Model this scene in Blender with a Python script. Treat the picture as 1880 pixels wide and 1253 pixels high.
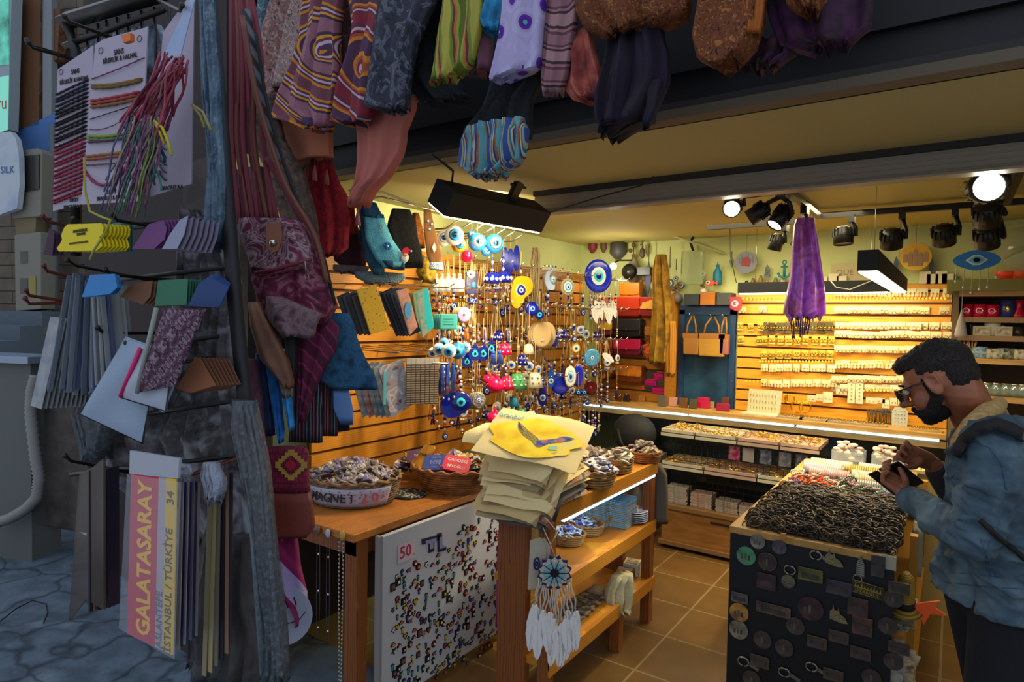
import bpy, bmesh, math, random
from mathutils import Vector as V, Matrix
random.seed(7)
R=math.radians; PI=math.pi
sc=bpy.context.scene
for o in list(bpy.data.objects): bpy.data.objects.remove(o)
COL=sc.collection
# ---------------- camera (fitted to the vanishing points) ----------------
F=1167.0; YAW=R(34.8); PIT=R(1.97); ROL=R(.96); EYE=V((0,0,1.75))
fw=V((-math.sin(YAW)*math.cos(PIT),math.cos(YAW)*math.cos(PIT),-math.sin(PIT)))
r0=V((math.cos(YAW),math.sin(YAW),0)); u0=r0.cross(fw)
rt=r0*math.cos(ROL)+u0*math.sin(ROL); up=u0*math.cos(ROL)-r0*math.sin(ROL)
cd=bpy.data.cameras.new('camera'); cam=bpy.data.objects.new('camera',cd); COL.objects.link(cam)
m=Matrix((rt,up,-fw)).transposed().to_4x4(); m.translation=EYE; cam.matrix_world=m
cd.sensor_width=36; cd.lens=36*F/1880; cd.clip_start=.05; sc.camera=cam
# ---------------- light of the place ----------------
sc.view_settings.view_transform='Standard'; sc.view_settings.look='None'; sc.view_settings.gamma=1; sc.view_settings.exposure=0.0
w=bpy.data.worlds.new('dusk'); sc.world=w; w.use_nodes=True
wn=w.node_tree; bg=wn.nodes['Background']
tc=wn.nodes.new('ShaderNodeTexCoord'); sx=wn.nodes.new('ShaderNodeSeparateXYZ'); rp=wn.nodes.new('ShaderNodeValToRGB')
wn.links.new(tc.outputs['Generated'],sx.inputs[0]); wn.links.new(sx.outputs['Z'],rp.inputs[0]); wn.links.new(rp.outputs[0],bg.inputs[0])
rp.color_ramp.elements[0].color=(.28,.30,.34,1); rp.color_ramp.elements[1].color=(.40,.47,.60,1)
bg.inputs[1].default_value=1.95
def lamp(name,kind,loc,energy,col,to=None,size=.1,sy=None,spot=None,blend=.6):
    l=bpy.data.lights.new(name,kind); l.energy=energy; l.color=col
    o=bpy.data.objects.new(name,l); COL.objects.link(o); o.location=loc
    if kind=='AREA':
        l.size=size
        if sy: l.shape='RECTANGLE'; l.size_y=sy
    else: l.shadow_soft_size=size
    if spot: l.spot_size=R(spot); l.spot_blend=blend
    if to is not None: o.rotation_euler=(V(to)-V(loc)).to_track_quat('-Z','Y').to_euler()
    return o
WARM=(1,.86,.56)
lamp('ceiling_fill','AREA',(-1.2,4.6,2.47),34,WARM,(-1.2,4.6,0),1.4,.9)  # broad unseen area light, added as general fill from the ceiling
lamp('display_light','AREA',(-2.02,2.9,2.24),34,WARM,(-2.75,3.35,1.45),.07,.8)
lamp('back_wall_light','AREA',(-.9,5.15,1.96),13,(1,.84,.46),(-.9,5.6,1.2),1.3,.06)
lamp('table_light','AREA',(-.33,4.3,1.96),16,WARM,(-.45,4.3,0),.07,2.0)
lamp('spot_left','SPOT',(-1.0,3.45,2.33),120,WARM,(-1.9,2.4,.9),.05,spot=75)
lamp('spot_floor','SPOT',(-.75,4.4,2.3),14,WARM,(-1.0,3.6,0),.05,spot=80)
lamp('spot_table','SPOT',(-.35,4.05,2.3),170,WARM,(-.46,4.15,.8),.05,spot=55)
# ---------------- pixel rays ----------------
def ray(px,py): return rt*((px-940)/F)-up*((py-626.5)/F)+fw
def at(px,py,d): return EYE+ray(px,py)*d
def onZ(px,py,z): r=ray(px,py); return EYE+r*((z-EYE.z)/r.z)
def onX(px,py,x): r=ray(px,py); return EYE+r*(x/r.x)
def onY(px,py,y): r=ray(px,py); return EYE+r*(y/r.y)
class PL:
    def __init__(s,o,rz): s.o=V(o); s.rz=R(rz); s.u=V((math.cos(s.rz),math.sin(s.rz),0)); s.n=V((math.sin(s.rz),-math.cos(s.rz),0))
    def hit(s,px,py,off=0):
        r=ray(px,py); t=((s.o-EYE).dot(s.n)+off)/r.dot(s.n); return EYE+r*t
    def az(s,px,py,off=0): p=s.hit(px,py,off); return (p-s.o).dot(s.u),p.z
    def w(s,a,z,off=0): p=s.o+s.u*a+s.n*off; p.z=z; return p
def depth(p): return (V(p)-EYE).dot(fw)
# ---------------- materials ----------------
def lin(c):
    if isinstance(c,str): c=tuple(int(c[i:i+2],16)/255 for i in (0,2,4))
    return tuple((x/12.92 if x<.04045 else ((x+.055)/1.055)**2.4) for x in c[:3])+(1,)
MC={}
def mat(name,col='808080',rough=.6,metal=0,em=0,pat=None,bump=0,bs=40,trans=0,alpha=1,spec=.5,ior=1.45,sheen=0):
    if name in MC: return MC[name]
    m=bpy.data.materials.new(name); m.use_nodes=True; n=m.node_tree; b=n.nodes['Principled BSDF']; N=n.nodes.new; L=n.links.new
    b.inputs['Base Color'].default_value=lin(col); b.inputs['Roughness'].default_value=rough; b.inputs['Metallic'].default_value=metal
    b.inputs['Specular IOR Level'].default_value=spec; b.inputs['Transmission Weight'].default_value=trans; b.inputs['Alpha'].default_value=alpha; b.inputs['IOR'].default_value=ior
    if sheen: b.inputs['Sheen Weight'].default_value=sheen
    if em: b.inputs['Emission Color'].default_value=lin(col); b.inputs['Emission Strength'].default_value=em
    t=None
    if pat or bump:
        tc=N('ShaderNodeTexCoord'); mp=N('ShaderNodeMapping'); L(tc.outputs['Object'],mp.inputs[0])
    if pat:
        k=pat.get('t','noise'); s=pat.get('s',10); mp.inputs['Scale'].default_value=pat.get('m',(1,1,1)); mp.inputs['Rotation'].default_value=[R(a) for a in pat.get('r',(0,0,0))]
        cols=[lin(c) for c in pat['c']]
        if k=='brick':
            t=N('ShaderNodeTexBrick'); t.offset=pat.get('o',.5); t.inputs['Scale'].default_value=s
            t.inputs['Color1'].default_value=cols[0]; t.inputs['Color2'].default_value=cols[1]; t.inputs['Mortar'].default_value=cols[2]
            t.inputs['Mortar Size'].default_value=pat.get('g',.02); t.inputs['Brick Width'].default_value=pat.get('bw',.5); t.inputs['Row Height'].default_value=pat.get('rh',.25)
            L(mp.outputs[0],t.inputs['Vector']); L(t.outputs['Color'],b.inputs['Base Color']); fac=t.outputs['Fac']
            nz=N('ShaderNodeTexNoise'); nz.inputs['Scale'].default_value=pat.get('ns',6); L(tc.outputs['Object'],nz.inputs['Vector'])
            mx=N('ShaderNodeMix'); mx.data_type='RGBA'; mx.blend_type='MULTIPLY'; mx.inputs[0].default_value=.5
            cr=N('ShaderNodeValToRGB'); cr.color_ramp.elements[0].position=.3; cr.color_ramp.elements[0].color=(.45,.45,.45,1); cr.color_ramp.elements[1].position=.7
            L(nz.outputs['Fac'],cr.inputs[0]); L(t.outputs['Color'],mx.inputs[6]); L(cr.outputs[0],mx.inputs[7]); L(mx.outputs[2],b.inputs['Base Color'])
        else:
            if k=='noise': t=N('ShaderNodeTexNoise'); t.inputs['Scale'].default_value=s; t.inputs['Detail'].default_value=pat.get('dt',4); t.inputs['Distortion'].default_value=pat.get('d',0); fac=t.outputs['Fac']
            elif k=='wave': t=N('ShaderNodeTexWave'); t.inputs['Scale'].default_value=s; t.inputs['Distortion'].default_value=pat.get('d',2); t.inputs['Detail'].default_value=pat.get('dt',2); t.inputs['Detail Scale'].default_value=pat.get('ds',1); t.bands_direction=pat.get('b','X'); t.wave_profile=pat.get('p','SIN'); fac=t.outputs['Fac']
            elif k=='rings': t=N('ShaderNodeTexWave'); t.wave_type='RINGS'; t.rings_direction='Y'; mp.inputs['Location'].default_value=(0,0,pat.get('cz',.45)); t.inputs['Scale'].default_value=s; t.inputs['Distortion'].default_value=pat.get('d',4); t.inputs['Detail'].default_value=2; fac=t.outputs['Fac']
            elif k=='vor': t=N('ShaderNodeTexVoronoi'); t.inputs['Scale'].default_value=s; t.feature=pat.get('f','F1'); fac=t.outputs['Distance']
            elif k=='cells': t=N('ShaderNodeTexVoronoi'); t.inputs['Scale'].default_value=s; fac=t.outputs['Color']
            elif k=='magic': t=N('ShaderNodeTexMagic'); t.turbulence_depth=3; t.inputs['Scale'].default_value=s; t.inputs['Distortion'].default_value=pat.get('d',1); fac=t.outputs['Fac']
            L(mp.outputs[0],t.inputs['Vector'])
            cr=N('ShaderNodeValToRGB'); r=cr.color_ramp
            r.interpolation=pat.get('i','LINEAR'); lo,hi=pat.get('rg',(.3,.7) if k!='vor' else (0,.7))
            n_=len(cols)
            while len(r.elements)<n_: r.elements.new(.5)
            for i,c in enumerate(cols):
                r.elements[i].position=lo+(hi-lo)*i/max(1,(n_-(1 if r.interpolation!='CONSTANT' else 0))); r.elements[i].color=c
            L(fac,cr.inputs[0]); L(cr.outputs[0],b.inputs['Base Color'])
            if em: L(cr.outputs[0],b.inputs['Emission Color'])
    if bump:
        bn=N('ShaderNodeBump'); bn.inputs['Strength'].default_value=min(1,bump); bn.inputs['Distance'].default_value=.01*bump
        if pat and pat.get('pb'): L(fac,bn.inputs['Height'])
        else:
            nz=N('ShaderNodeTexNoise'); nz.inputs['Scale'].default_value=bs; L(tc.outputs['Object'],nz.inputs['Vector']); L(nz.outputs['Fac'],bn.inputs['Height'])
        L(bn.outputs[0],b.inputs['Normal'])
    MC[name]=m; return m
# ---------------- mesh builder ----------------
class MB:
    def __init__(s): s.v=[]; s.f=[]; s.mi=[]; s.sm=[]; s.k=0
    def mt(s,k): s.k=k; return s
    def add(s,v,f,sm=False):
        b=len(s.v); s.v+= [tuple(p) for p in v]; s.f+=[[i+b for i in q] for q in f]; s.mi+=[s.k]*len(f); s.sm+=[sm]*len(f); return s
    def box(s,c,d,rz=0,M=None):
        x,y,z=[q/2 for q in d]; vs=[V((i*x,j*y,k*z)) for i in(-1,1) for j in(-1,1) for k in(-1,1)]
        if M is None: M=Matrix.Rotation(rz,3,'Z')
        return s.add([M@p+V(c) for p in vs],[(0,1,3,2),(4,6,7,5),(0,4,5,1),(2,3,7,6),(0,2,6,4),(1,5,7,3)])
    def b2(s,a,b): a=V(a);b=V(b); return s.box((a+b)/2,[abs(q) for q in (b-a)])
    def tube(s,pts,r,n=6,cl=False,cap=True):
        pts=[V(p) for p in pts]; N=len(pts); rs=r if isinstance(r,(list,tuple)) else [r]*N; vs=[]
        ref=None
        for i,p in enumerate(pts):
            if cl: t=pts[(i+1)%N]-pts[i-1]
            else: t=pts[min(i+1,N-1)]-pts[max(i-1,0)]
            if t.length<1e-9: t=V((0,0,1))
            t.normalize()
            if ref is None:
                ref=V((0,0,1)) if abs(t.z)<.9 else V((1,0,0))
            a=t.cross(ref)
            if a.length<1e-4: a=t.cross(V((0,1,0)) if abs(t.y)<.9 else V((1,0,0)))
            a.normalize(); b=t.cross(a)
            for j in range(n):
                q=2*PI*j/n; vs.append(p+(a*math.cos(q)+b*math.sin(q))*rs[i])
        fs=[]
        for i in range(N if cl else N-1):
            for j in range(n): fs.append((i*n+j,i*n+(j+1)%n,((i+1)%N)*n+(j+1)%n,((i+1)%N)*n+j))
        if not cl and cap: fs.append(tuple(range(n))[::-1]); fs.append(tuple((N-1)*n+j for j in range(n)))
        return s.add(vs,fs,True)
    def lathe(s,pr,n=16,c=(0,0,0),ax='Z',M=None,sm=True):
        vs=[];c=V(c)
        for r,z in pr:
            for j in range(n):
                q=2*PI*j/n; p=V((r*math.cos(q),r*math.sin(q),z))
                if ax=='Y': p=V((p.x,-p.z,p.y))   # profile height points to -Y (the front)
                if ax=='X': p=V((p.z,p.x,p.y))
                if M is not None: p=M@p
                vs.append(p+c)
        fs=[(i*n+j,i*n+(j+1)%n,(i+1)*n+(j+1)%n,(i+1)*n+j) for i in range(len(pr)-1) for j in range(n)]
        if pr[0][0]>1e-5: fs.append(tuple(range(n))[::-1])
        if pr[-1][0]>1e-5: fs.append(tuple((len(pr)-1)*n+j for j in range(n)))
        return s.add(vs,fs,sm)
    def ball(s,c,r,n=10,sq=(1,1,1),M=None):
        k=max(4,n//2); pr=[(max(1e-6,math.sin(PI*i/k)),-math.cos(PI*i/k)) for i in range(k+1)]
        rr=r if isinstance(r,(tuple,list)) else (r*sq[0],r*sq[1],r*sq[2]); D=Matrix.Diagonal(V(rr)); D=(M@D) if M is not None else D
        return s.lathe(pr,n,c,'Z',D)
    def disk(s,c,r,th=.004,n=24,ax='Y',sx=1): # faces -Y
        M=Matrix.Diagonal(V((sx,1,1))); return s.lathe([(r,-th/2),(r,th/2)],n,c,ax,M,False)
    def prism(s,o,y0,y1,c=(0,0,0)): # outline in x,z ; extruded in y
        n=len(o); c=V(c); vs=[V((x,y0,z))+c for x,z in o]+[V((x,y1,z))+c for x,z in o]
        return s.add(vs,[tuple(range(n)),tuple(range(2*n-1,n-1,-1))]+[(i,i+n,(i+1)%n+n,(i+1)%n) for i in range(n)])
    def torus(s,c,R_,r,n=20,k=6,M=None,sx=1):
        c=V(c); p=[]
        for i in range(n):
            q=V((R_*sx*math.cos(2*PI*i/n),0,R_*math.sin(2*PI*i/n))); p.append((M@q if M is not None else q)+c)
        return s.tube(p,r,k,True)
    def grid(s,fn,nu,nv,sm=True,wrap=False):
        vs=[fn(i/nu,j/nv) for j in range(nv+1) for i in range(nu+(0 if wrap else 1))]; W=nu+(0 if wrap else 1)
        fs=[(j*W+i,j*W+(i+1)%W,(j+1)*W+(i+1)%W,(j+1)*W+i) for j in range(nv) for i in range(nu)]
        return s.add(vs,fs,sm)
    def build(s,name,mats,parent=None,loc=(0,0,0),rz=0,rot=None,label=None,cat=None,group=None,kind=None,bev=0,sub=0,sol=0,sc_=None):
        me=bpy.data.meshes.new(name); me.from_pydata(s.v,[],s.f)
        if not isinstance(mats,(list,tuple)): mats=[mats]
        for m in mats: me.materials.append(m)
        me.polygons.foreach_set('material_index',[min(k,len(mats)-1) for k in s.mi]); me.polygons.foreach_set('use_smooth',s.sm)
        me.update()
        o=bpy.data.objects.new(name,me); COL.objects.link(o); o.parent=parent; o.location=loc; o.rotation_euler=rot if rot else (0,0,rz)
        if sc_: o.scale=sc_
        if bev: d=o.modifiers.new('bevel','BEVEL'); d.width=bev; d.segments=2; d.limit_method='ANGLE'
        if sol: d=o.modifiers.new('solid','SOLIDIFY'); d.thickness=sol; d.offset=0
        if sub: d=o.modifiers.new('sub','SUBSURF'); d.levels=sub; d.render_levels=sub
        tag(o,label,cat,group,kind); return o
def tag(o,label=None,cat=None,group=None,kind=None):
    if label: o['label']=label
    if cat: o['category']=cat
    if group: o['group']=group
    if kind: o['kind']=kind
    return o
def thing(name,label,cat,loc=(0,0,0),rz=0,group=None,rot=None):
    o=bpy.data.objects.new(name,None); o.empty_display_size=.05; COL.objects.link(o); o.location=loc; o.rotation_euler=rot if rot else (0,0,rz)
    return tag(o,label,cat,group)
def dup(o,loc,rot=None,label=None,group=None,scale=None,mats=None):
    def cp(a,par):
        b=a.copy(); COL.objects.link(b); b.parent=par
        for ch in a.children: cp(ch,b)
        return b
    b=cp(o,None); b.location=loc
    if rot is not None: b.rotation_euler=rot if not isinstance(rot,(int,float)) else (0,0,rot)
    if scale: b.scale=(scale,)*3 if isinstance(scale,(int,float)) else scale
    if label: b['label']=label
    if group: b['group']=group
    return b
class Proto:
    # first use places the prototype itself, later ones copy it
    def __init__(s,o): s.o=o; s.used=False
    def put(s,loc,rot=0,label=None,group=None,scale=None):
        if not s.used:
            s.used=True; o=s.o; o.location=loc; o.rotation_euler=rot if not isinstance(rot,(int,float)) else (0,0,rot)
            if scale: o.scale=(scale,)*3 if isinstance(scale,(int,float)) else scale
            if label: o['label']=label
            if group: o['group']=group
            s.lib=None; return o
        return dup(s.o,loc,rot,label,group,scale or (1,1,1))
def letters(txt,size,m,parent,loc,rot=(PI/2,0,0),ext=.0006,al='CENTER',sx=1,name='lettering',bold=0):
    c=bpy.data.curves.new('t','FONT'); c.body=txt; c.size=size; c.extrude=ext; c.align_x=al; c.align_y='CENTER'; c.offset=bold; c.resolution_u=2
    t=bpy.data.objects.new('t',c); COL.objects.link(t); bpy.context.view_layer.update()
    me=bpy.data.meshes.new_from_object(t); bpy.data.objects.remove(t); bpy.data.curves.remove(c); me.name=name; me.materials.clear(); me.materials.append(m)
    o=bpy.data.objects.new(name,me); COL.objects.link(o); o.parent=parent; o.location=loc; o.rotation_euler=rot; o.scale=(sx,1,1); return o
def cut(name,pxs,pl,th,m,label=None,cat=None,group=None,off=0,parent=None,base=None,bev=0,kind=None,bulge=0):
    "plate cut to an outline given where its edge lies on plane pl"
    q=[pl.az(x,y,off) for x,y in pxs]
    if base is None: base=(sum(a for a,z in q)/len(q),sum(z for a,z in q)/len(q))
    b=MB(); b.prism([(a-base[0],z-base[1]) for a,z in q],-th/2,th/2)
    loc=(0,-off if False else 0,0) if parent else pl.w(base[0],base[1],off)
    return b.build(name,m,parent,loc,0 if parent else pl.rz,label=label,cat=cat,group=group,bev=bev,kind=kind)
def drape(name,rows,pl,dep,m,label=None,cat=None,group=None,off=0,folds=4,fa=.25,nu=28,sway=0,parent=None,base=None,seed=0,ragged=0,kind=None,flat=.5,sub=1):
    "hanging cloth or bag: rows of (py,pxleft,pxright); closed body, dep deep, with fa*dep folds"
    rd=random.Random(seed+len(name)*7+int(rows[0][1])); ph=rd.random()*6
    rr=[]
    for py,l,r in rows:
        a=pl.az(l,py,off); b=pl.az(r,py,off); rr.append((a[0],b[0],(a[1]+b[1])/2))
    if base is None: base=((rr[0][0]+rr[0][1])/2,rr[0][2])
    R_=[]
    for i in range(len(rr)-1):
        k=max(2,int(abs(rr[i][2]-rr[i+1][2])/.03))
        for j in range(k): t=j/k; R_.append(tuple(rr[i][q]*(1-t)+rr[i+1][q]*t for q in range(3)))
    R_.append(rr[-1]); vs=[];n=nu*2
    q1,q2,q3,q4=[rd.uniform(0,6.28) for _ in range(4)]; d1,d2=rd.uniform(-1.2,1.2),rd.uniform(-2,2); Wm=max(b-a for a,b,z in R_)
    for j,(a,b,z) in enumerate(R_):
        t=j/(len(R_)-1); w=(b-a)/2; c=(a+b)/2-base[0]
        if 0<j<len(R_)-1 and fa>.12: w*=1+.035*math.sin(t*9+q1); c+=.02*Wm*math.sin(t*7+q2)
        for i in range(n):
            ang=2*PI*i/n; x=-math.cos(ang); y=-math.sin(ang); X=x+.12*math.sin(2.3*x+q3)
            env=max(0,1-x*x)**.4
            yy=(abs(y)**flat)*(1 if y>0 else -1)*dep*.5
            f=(math.sin(X*folds*2.1+ph+t*d1)*.55+math.sin(X*folds*3.9+q1+t*d2)*.3+math.sin(X*folds*6.3+q4-t*d1*2)*.13)*fa*dep*1.35*(.45+.55*t)*env
            f+=.18*fa*dep*math.sin(t*11+x*2+q2)*env
            zz=z-base[1]
            if ragged and j==len(R_)-1: zz+=ragged*(math.sin(x*9+q1)*.6+math.sin(x*23+q3)*.4)
            elif j==len(R_)-1: zz+=.05*dep*math.sin(X*folds*2+ph)
            vs.append(V((c+x*w,yy-f,zz)))
    k=len(R_); fs=[(j*n+i,j*n+(i+1)%n,(j+1)*n+(i+1)%n,(j+1)*n+i) for j in range(k-1) for i in range(n)]
    fs.append(tuple(range(n))[::-1])
    # open hem: tuck the lower edge inward so it reads as a hollow cloth
    bi=len(vs)
    for i in range(n):
        v=vs[(k-1)*n+i]; x=v.x-c; vs.append(V((c+x*.93,v.y*.75,v.z+.02)))
    fs+=[((k-1)*n+i,(k-1)*n+(i+1)%n,bi+(i+1)%n,bi+i) for i in range(n)]; fs.append(tuple(bi+i for i in range(n)))
    b=MB(); b.add(vs,fs,True); b.sm[-1]=b.sm[-2]=False
    loc=(0,0,0) if parent else pl.w(base[0],base[1],off)
    return b.build(name,m,parent,loc,0 if parent else pl.rz,label=label,cat=cat,group=group,kind=kind)
def struct(b,name,m,**k): return b.build(name,m,kind='structure',**k)
ORD=['first','second','third','fourth','fifth','sixth','seventh','eighth','ninth','tenth','eleventh','twelfth']
# ---------------- materials in use ----------------
W_OR=mat('orange_pine','B87428',.45,pat=dict(t='wave',s=3,d=6,dt=3,c=['A8681A','C8882A','B87820'],m=(1,1,9),b='Z'),bump=.15,bs=60)
W_SL=mat('slat_pine','D08A20',.4,pat=dict(t='noise',s=4,c=['C07C14','DE9A28','CE8A1C'],m=(1,1,12)))
W_DK=mat('table_pine','9A5A24',.5,pat=dict(t='wave',s=2.5,d=8,dt=3,c=['6E3A14','9C5A22','84481A'],m=(8,8,1),b='X'),bump=.2,bs=50)
W_TOP=mat('table_top_pine','A8662A',.45,pat=dict(t='noise',s=5,d=1,c=['8A4E1A','B06C28','98581E'],m=(6,1,1)),bump=.2,bs=50)
W_LT=mat('light_oak','B88A48',.5,pat=dict(t='noise',s=6,c=['A07638','C09450'],m=(1,1,8)))
WALLC=mat('lime_paint','C9CF8E',.8,bump=.1,bs=20)
CEIL=mat('ceiling_paint','B9AE66',.85,bump=.1,bs=15)
SOFF=mat('soffit_paint','A89E6A',.85,bump=.15,bs=12)
BLK=mat('black_metal','14130F',.4,.0,bump=.05)
BLKM=mat('matt_black','181818',.7)
GLS=mat('clear_glass','E8F2F2',.05,trans=.9,ior=1.2,alpha=.35)
CLR=mat('clear_film','C8D4DC',.12,alpha=.28,spec=.9)
WHT=mat('white_card','D8D4CC',.6); PAP=mat('white_paper','E2E0DA',.7)
CHR=mat('chrome','C8C4B8',.2,1); BRS=mat('brass','C89A3A',.25,1); GOLD=mat('gold','E0AC30',.22,1); SIL=mat('antique_silver','8A8478',.35,.9)
CORD=mat('jute_cord','B8985C',.9); INK=mat('black_ink','151310',.6); 
LEDW=mat('led_white','A4D0FF',em=3.2); LEDY=mat('led_warm','FFF2C8',em=14); LENS=mat('lens_lit','FFF8DC',em=22)
def col(h,r=.5,me=0): return mat('c_'+h+('m' if me else '')+str(int(r*10)),h,r,me)
# ---------------- setting ----------------
b=MB(); b.b2((-3.3,2.2,-.1),(3.2,5.9,0)); 
struct(b,'floor',mat('floor_tile','9A6A30',.35,pat=dict(t='brick',s=1,o=0,g=.006,bw=.42,rh=.42,ns=5,c=['6E4E26','644822','84704A']),bump=.05))
# street of cracked stone slabs
b=MB(); rd=random.Random(3)
def hgt(x,y): return -.02+.018*math.sin(x*3.1+y*2)+.012*math.sin(x*7.3-y*5.1)
b.grid(lambda u,v:V((-6+9*u,-2+4.2*v,hgt(-6+9*u,-2+4.2*v))),90,45)
stone=mat('paving_stone','4E5A62',.75,pat=dict(t='noise',s=3,dt=6,c=['3A464E','5E6E7A','4A5660','70808A']),bump=.8,bs=18)
n=stone.node_tree; vr=n.nodes.new('ShaderNodeTexVoronoi'); vr.feature='DISTANCE_TO_EDGE'; vr.inputs['Scale'].default_value=2.3
tcn=n.nodes.new('ShaderNodeTexCoord'); nz=n.nodes.new('ShaderNodeTexNoise'); nz.inputs['Scale'].default_value=4
va=n.nodes.new('ShaderNodeVectorMath'); va.operation='MULTIPLY_ADD'; va.inputs[1].default_value=(.25,.25,.25)
n.links.new(tcn.outputs['Object'],nz.inputs['Vector']); n.links.new(nz.outputs['Color'],va.inputs[0]); n.links.new(tcn.outputs['Object'],va.inputs[2]); n.links.new(va.outputs[0],vr.inputs['Vector'])
cr=n.nodes.new('ShaderNodeValToRGB'); cr.color_ramp.elements[0].position=.0; cr.color_ramp.elements[0].color=(.25,.25,.27,1); cr.color_ramp.elements[1].position=.05; n.links.new(vr.outputs['Distance'],cr.inputs[0])
mx=n.nodes.new('ShaderNodeMix'); mx.data_type='RGBA'; mx.blend_type='MULTIPLY'; mx.inputs[0].default_value=.85
bs=n.nodes['Principled BSDF']; src=bs.inputs['Base Color'].links[0].from_socket
n.links.new(src,mx.inputs[6]); n.links.new(cr.outputs[0],mx.inputs[7]); n.links.new(mx.outputs[2],bs.inputs['Base Color'])
struct(b,'ground',stone)
b=MB(); b.b2((-3.25,1.95,0),(-3.1,5.8,2.6)); struct(b,'wall_left',WALLC)
b=MB(); b.b2((-3.25,5.65,0),(3.2,5.8,2.6)); struct(b,'wall_back',WALLC)
b=MB(); b.b2((1.9,2.5,0),(2.05,5.8,2.6)); struct(b,'wall_right',WALLC)
b=MB(); b.b2((-3.25,3.25,2.5),(3.2,5.8,2.6)); struct(b,'ceiling',CEIL)
b=MB(); b.b2((-3.25,2.36,2.5),(3.2,3.25,2.6)); struct(b,'trim_1',SOFF)
# dark shutter fascia over the opening
FAS=mat('fascia_black','0D0D0F',.55,bump=.2,bs=8); 
b=MB(); b.b2((-3.25,2.30,2.56),(3.2,2.36,4.2)); b.b2((-3.25,2.27,2.66),(3.2,2.31,2.675)); struct(b,'wall_front',FAS)
b=MB(); b.b2((-3.25,2.28,2.5),(3.2,2.37,2.535)); b.mt(1).b2((-3.25,2.285,2.536),(3.2,2.37,2.56)); struct(b,'trim_2',[mat('trim_brown','5E5240',.7),mat('trim_dark','2A2824',.7)])
# roller shutter rail
RAIL=mat('rail_grey','8C8272',.5)
b=MB(); b.mt(0).b2((-2.05,3.16,2.37),(3.2,3.25,2.47)); b.mt(1).b2((-2.05,3.14,2.47),(3.2,3.26,2.50)); b.mt(0)
for z in (2.392,2.414,2.436,2.455): b.b2((-2.05,3.155,z),(3.2,3.162,z+.005))
b.b2((-2.05,3.12,2.362),(3.2,3.2,2.372)); struct(b,'trim_3',[RAIL,mat('rail_dark','23221E',.6)])
# side pier between shop front and street, behind the hanging stand
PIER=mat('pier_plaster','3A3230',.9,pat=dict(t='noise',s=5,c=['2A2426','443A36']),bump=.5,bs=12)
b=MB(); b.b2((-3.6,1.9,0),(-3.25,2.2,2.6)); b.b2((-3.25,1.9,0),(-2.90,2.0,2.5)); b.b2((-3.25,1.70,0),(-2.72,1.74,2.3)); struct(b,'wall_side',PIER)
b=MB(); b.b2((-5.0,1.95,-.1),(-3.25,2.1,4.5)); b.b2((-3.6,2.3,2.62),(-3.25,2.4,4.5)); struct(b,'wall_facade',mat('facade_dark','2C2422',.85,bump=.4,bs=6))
# slatted pine panel on the left wall
def slat(name,x0,x1,z0,z1,pitch,frame,rz,loc,label,cat,m=W_SL):
    t=thing(name,label,cat,loc,rz); b=MB(); b.b2((x0,-.004,z0),(x1,.012,z1)); b.build('back_board',mat('slat_groove','5A3408',.7),t)
    b=MB(); z=z0+.005
    while z<z1-.01: b.b2((x0+.002,-.024,z),(x1-.002,-.0041,min(z1,z+pitch-.016))); z+=pitch
    b.build('slats',m,t); return t
slat('slatwall_panel',-1.55,1.52,.80,2.18,.1,None,PI/2,(-2.87,3.75,0),'orange pine slatted display wall behind the hanging evil-eye ornaments','wall panel',W_OR)
slat('slatwall_panel',-.74,.0,1.0,1.98,.1,None,0,(-2.14,5.63,0),'orange pine slatted panel carrying the leather handbags','wall panel',W_OR)
slat('slatwall_panel',-1.53,-.02,1.0,2.06,.092,None,0,(0,5.62,0),'bright yellow pine slatted panel filled with rows of earring cards','wall panel')
b=MB(); b.b2((-2.135,5.5,1.0),(-2.065,5.64,2.0)); b.build('wooden_upright',W_OR,label='upright pine board between handbag panel and blue mirror niche',cat='board')
# blue niche with hanging tote bags
t=thing('mirror_niche','dark blue framed mirror panel behind the two tan bags','mirror',(-1.995,5.62,0))
b=MB(); b.b2((-.05,-.03,1.0),(.0,.0,1.86)); b.b2((.40,-.03,1.0),(.45,.0,1.86)); b.b2((-.05,-.03,1.82),(.45,.0,1.9)); b.b2((0.0,-.03,1.0),(.40,0,1.03)); b.build('frame',mat('blue_frame','1E4A7A',.5,pat=dict(t='vor',s=28,c=['4A86B8','173C66','15355C'],rg=(0,.3))),t)
b=MB(); b.b2((0,-.008,1.03),(.40,-.002,1.82)); b.build('mirror_glass',mat('mirror_dark','2C3E50',.15,pat=dict(t='noise',s=3,c=['14202E','2E5878'])),t)
# back counter with glass front and led edge
cn=thing('display_counter','long pine back counter with dark glass front and glowing white edge','counter',(0,5.3,0))
b=MB(); b.b2((-3.05,.0,.965),(-.02,.32,1.0)); b.b2((-3.05,.02,.90),(-.02,.06,.948)); b.build('counter_top',W_LT,cn)
b=MB(); b.b2((-3.05,.03,0),(-.02,.05,.90)); b.build('glass_front',mat('smoked_glass','14181A',.12,spec=.7),cn)
b=MB(); b.b2((-2.85,-.012,.950),(-1.85,.02,.962)); b.b2((-1.83,-.012,.950),(-1.0,.02,.962)); b.b2((-.98,-.012,.950),(-.06,.02,.962)); b.build('led_strip',LEDW,cn)
b=MB(); b.b2((-3.05,.06,0),(-.02,.32,.1)); b.build('plinth',W_DK,cn)
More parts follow.
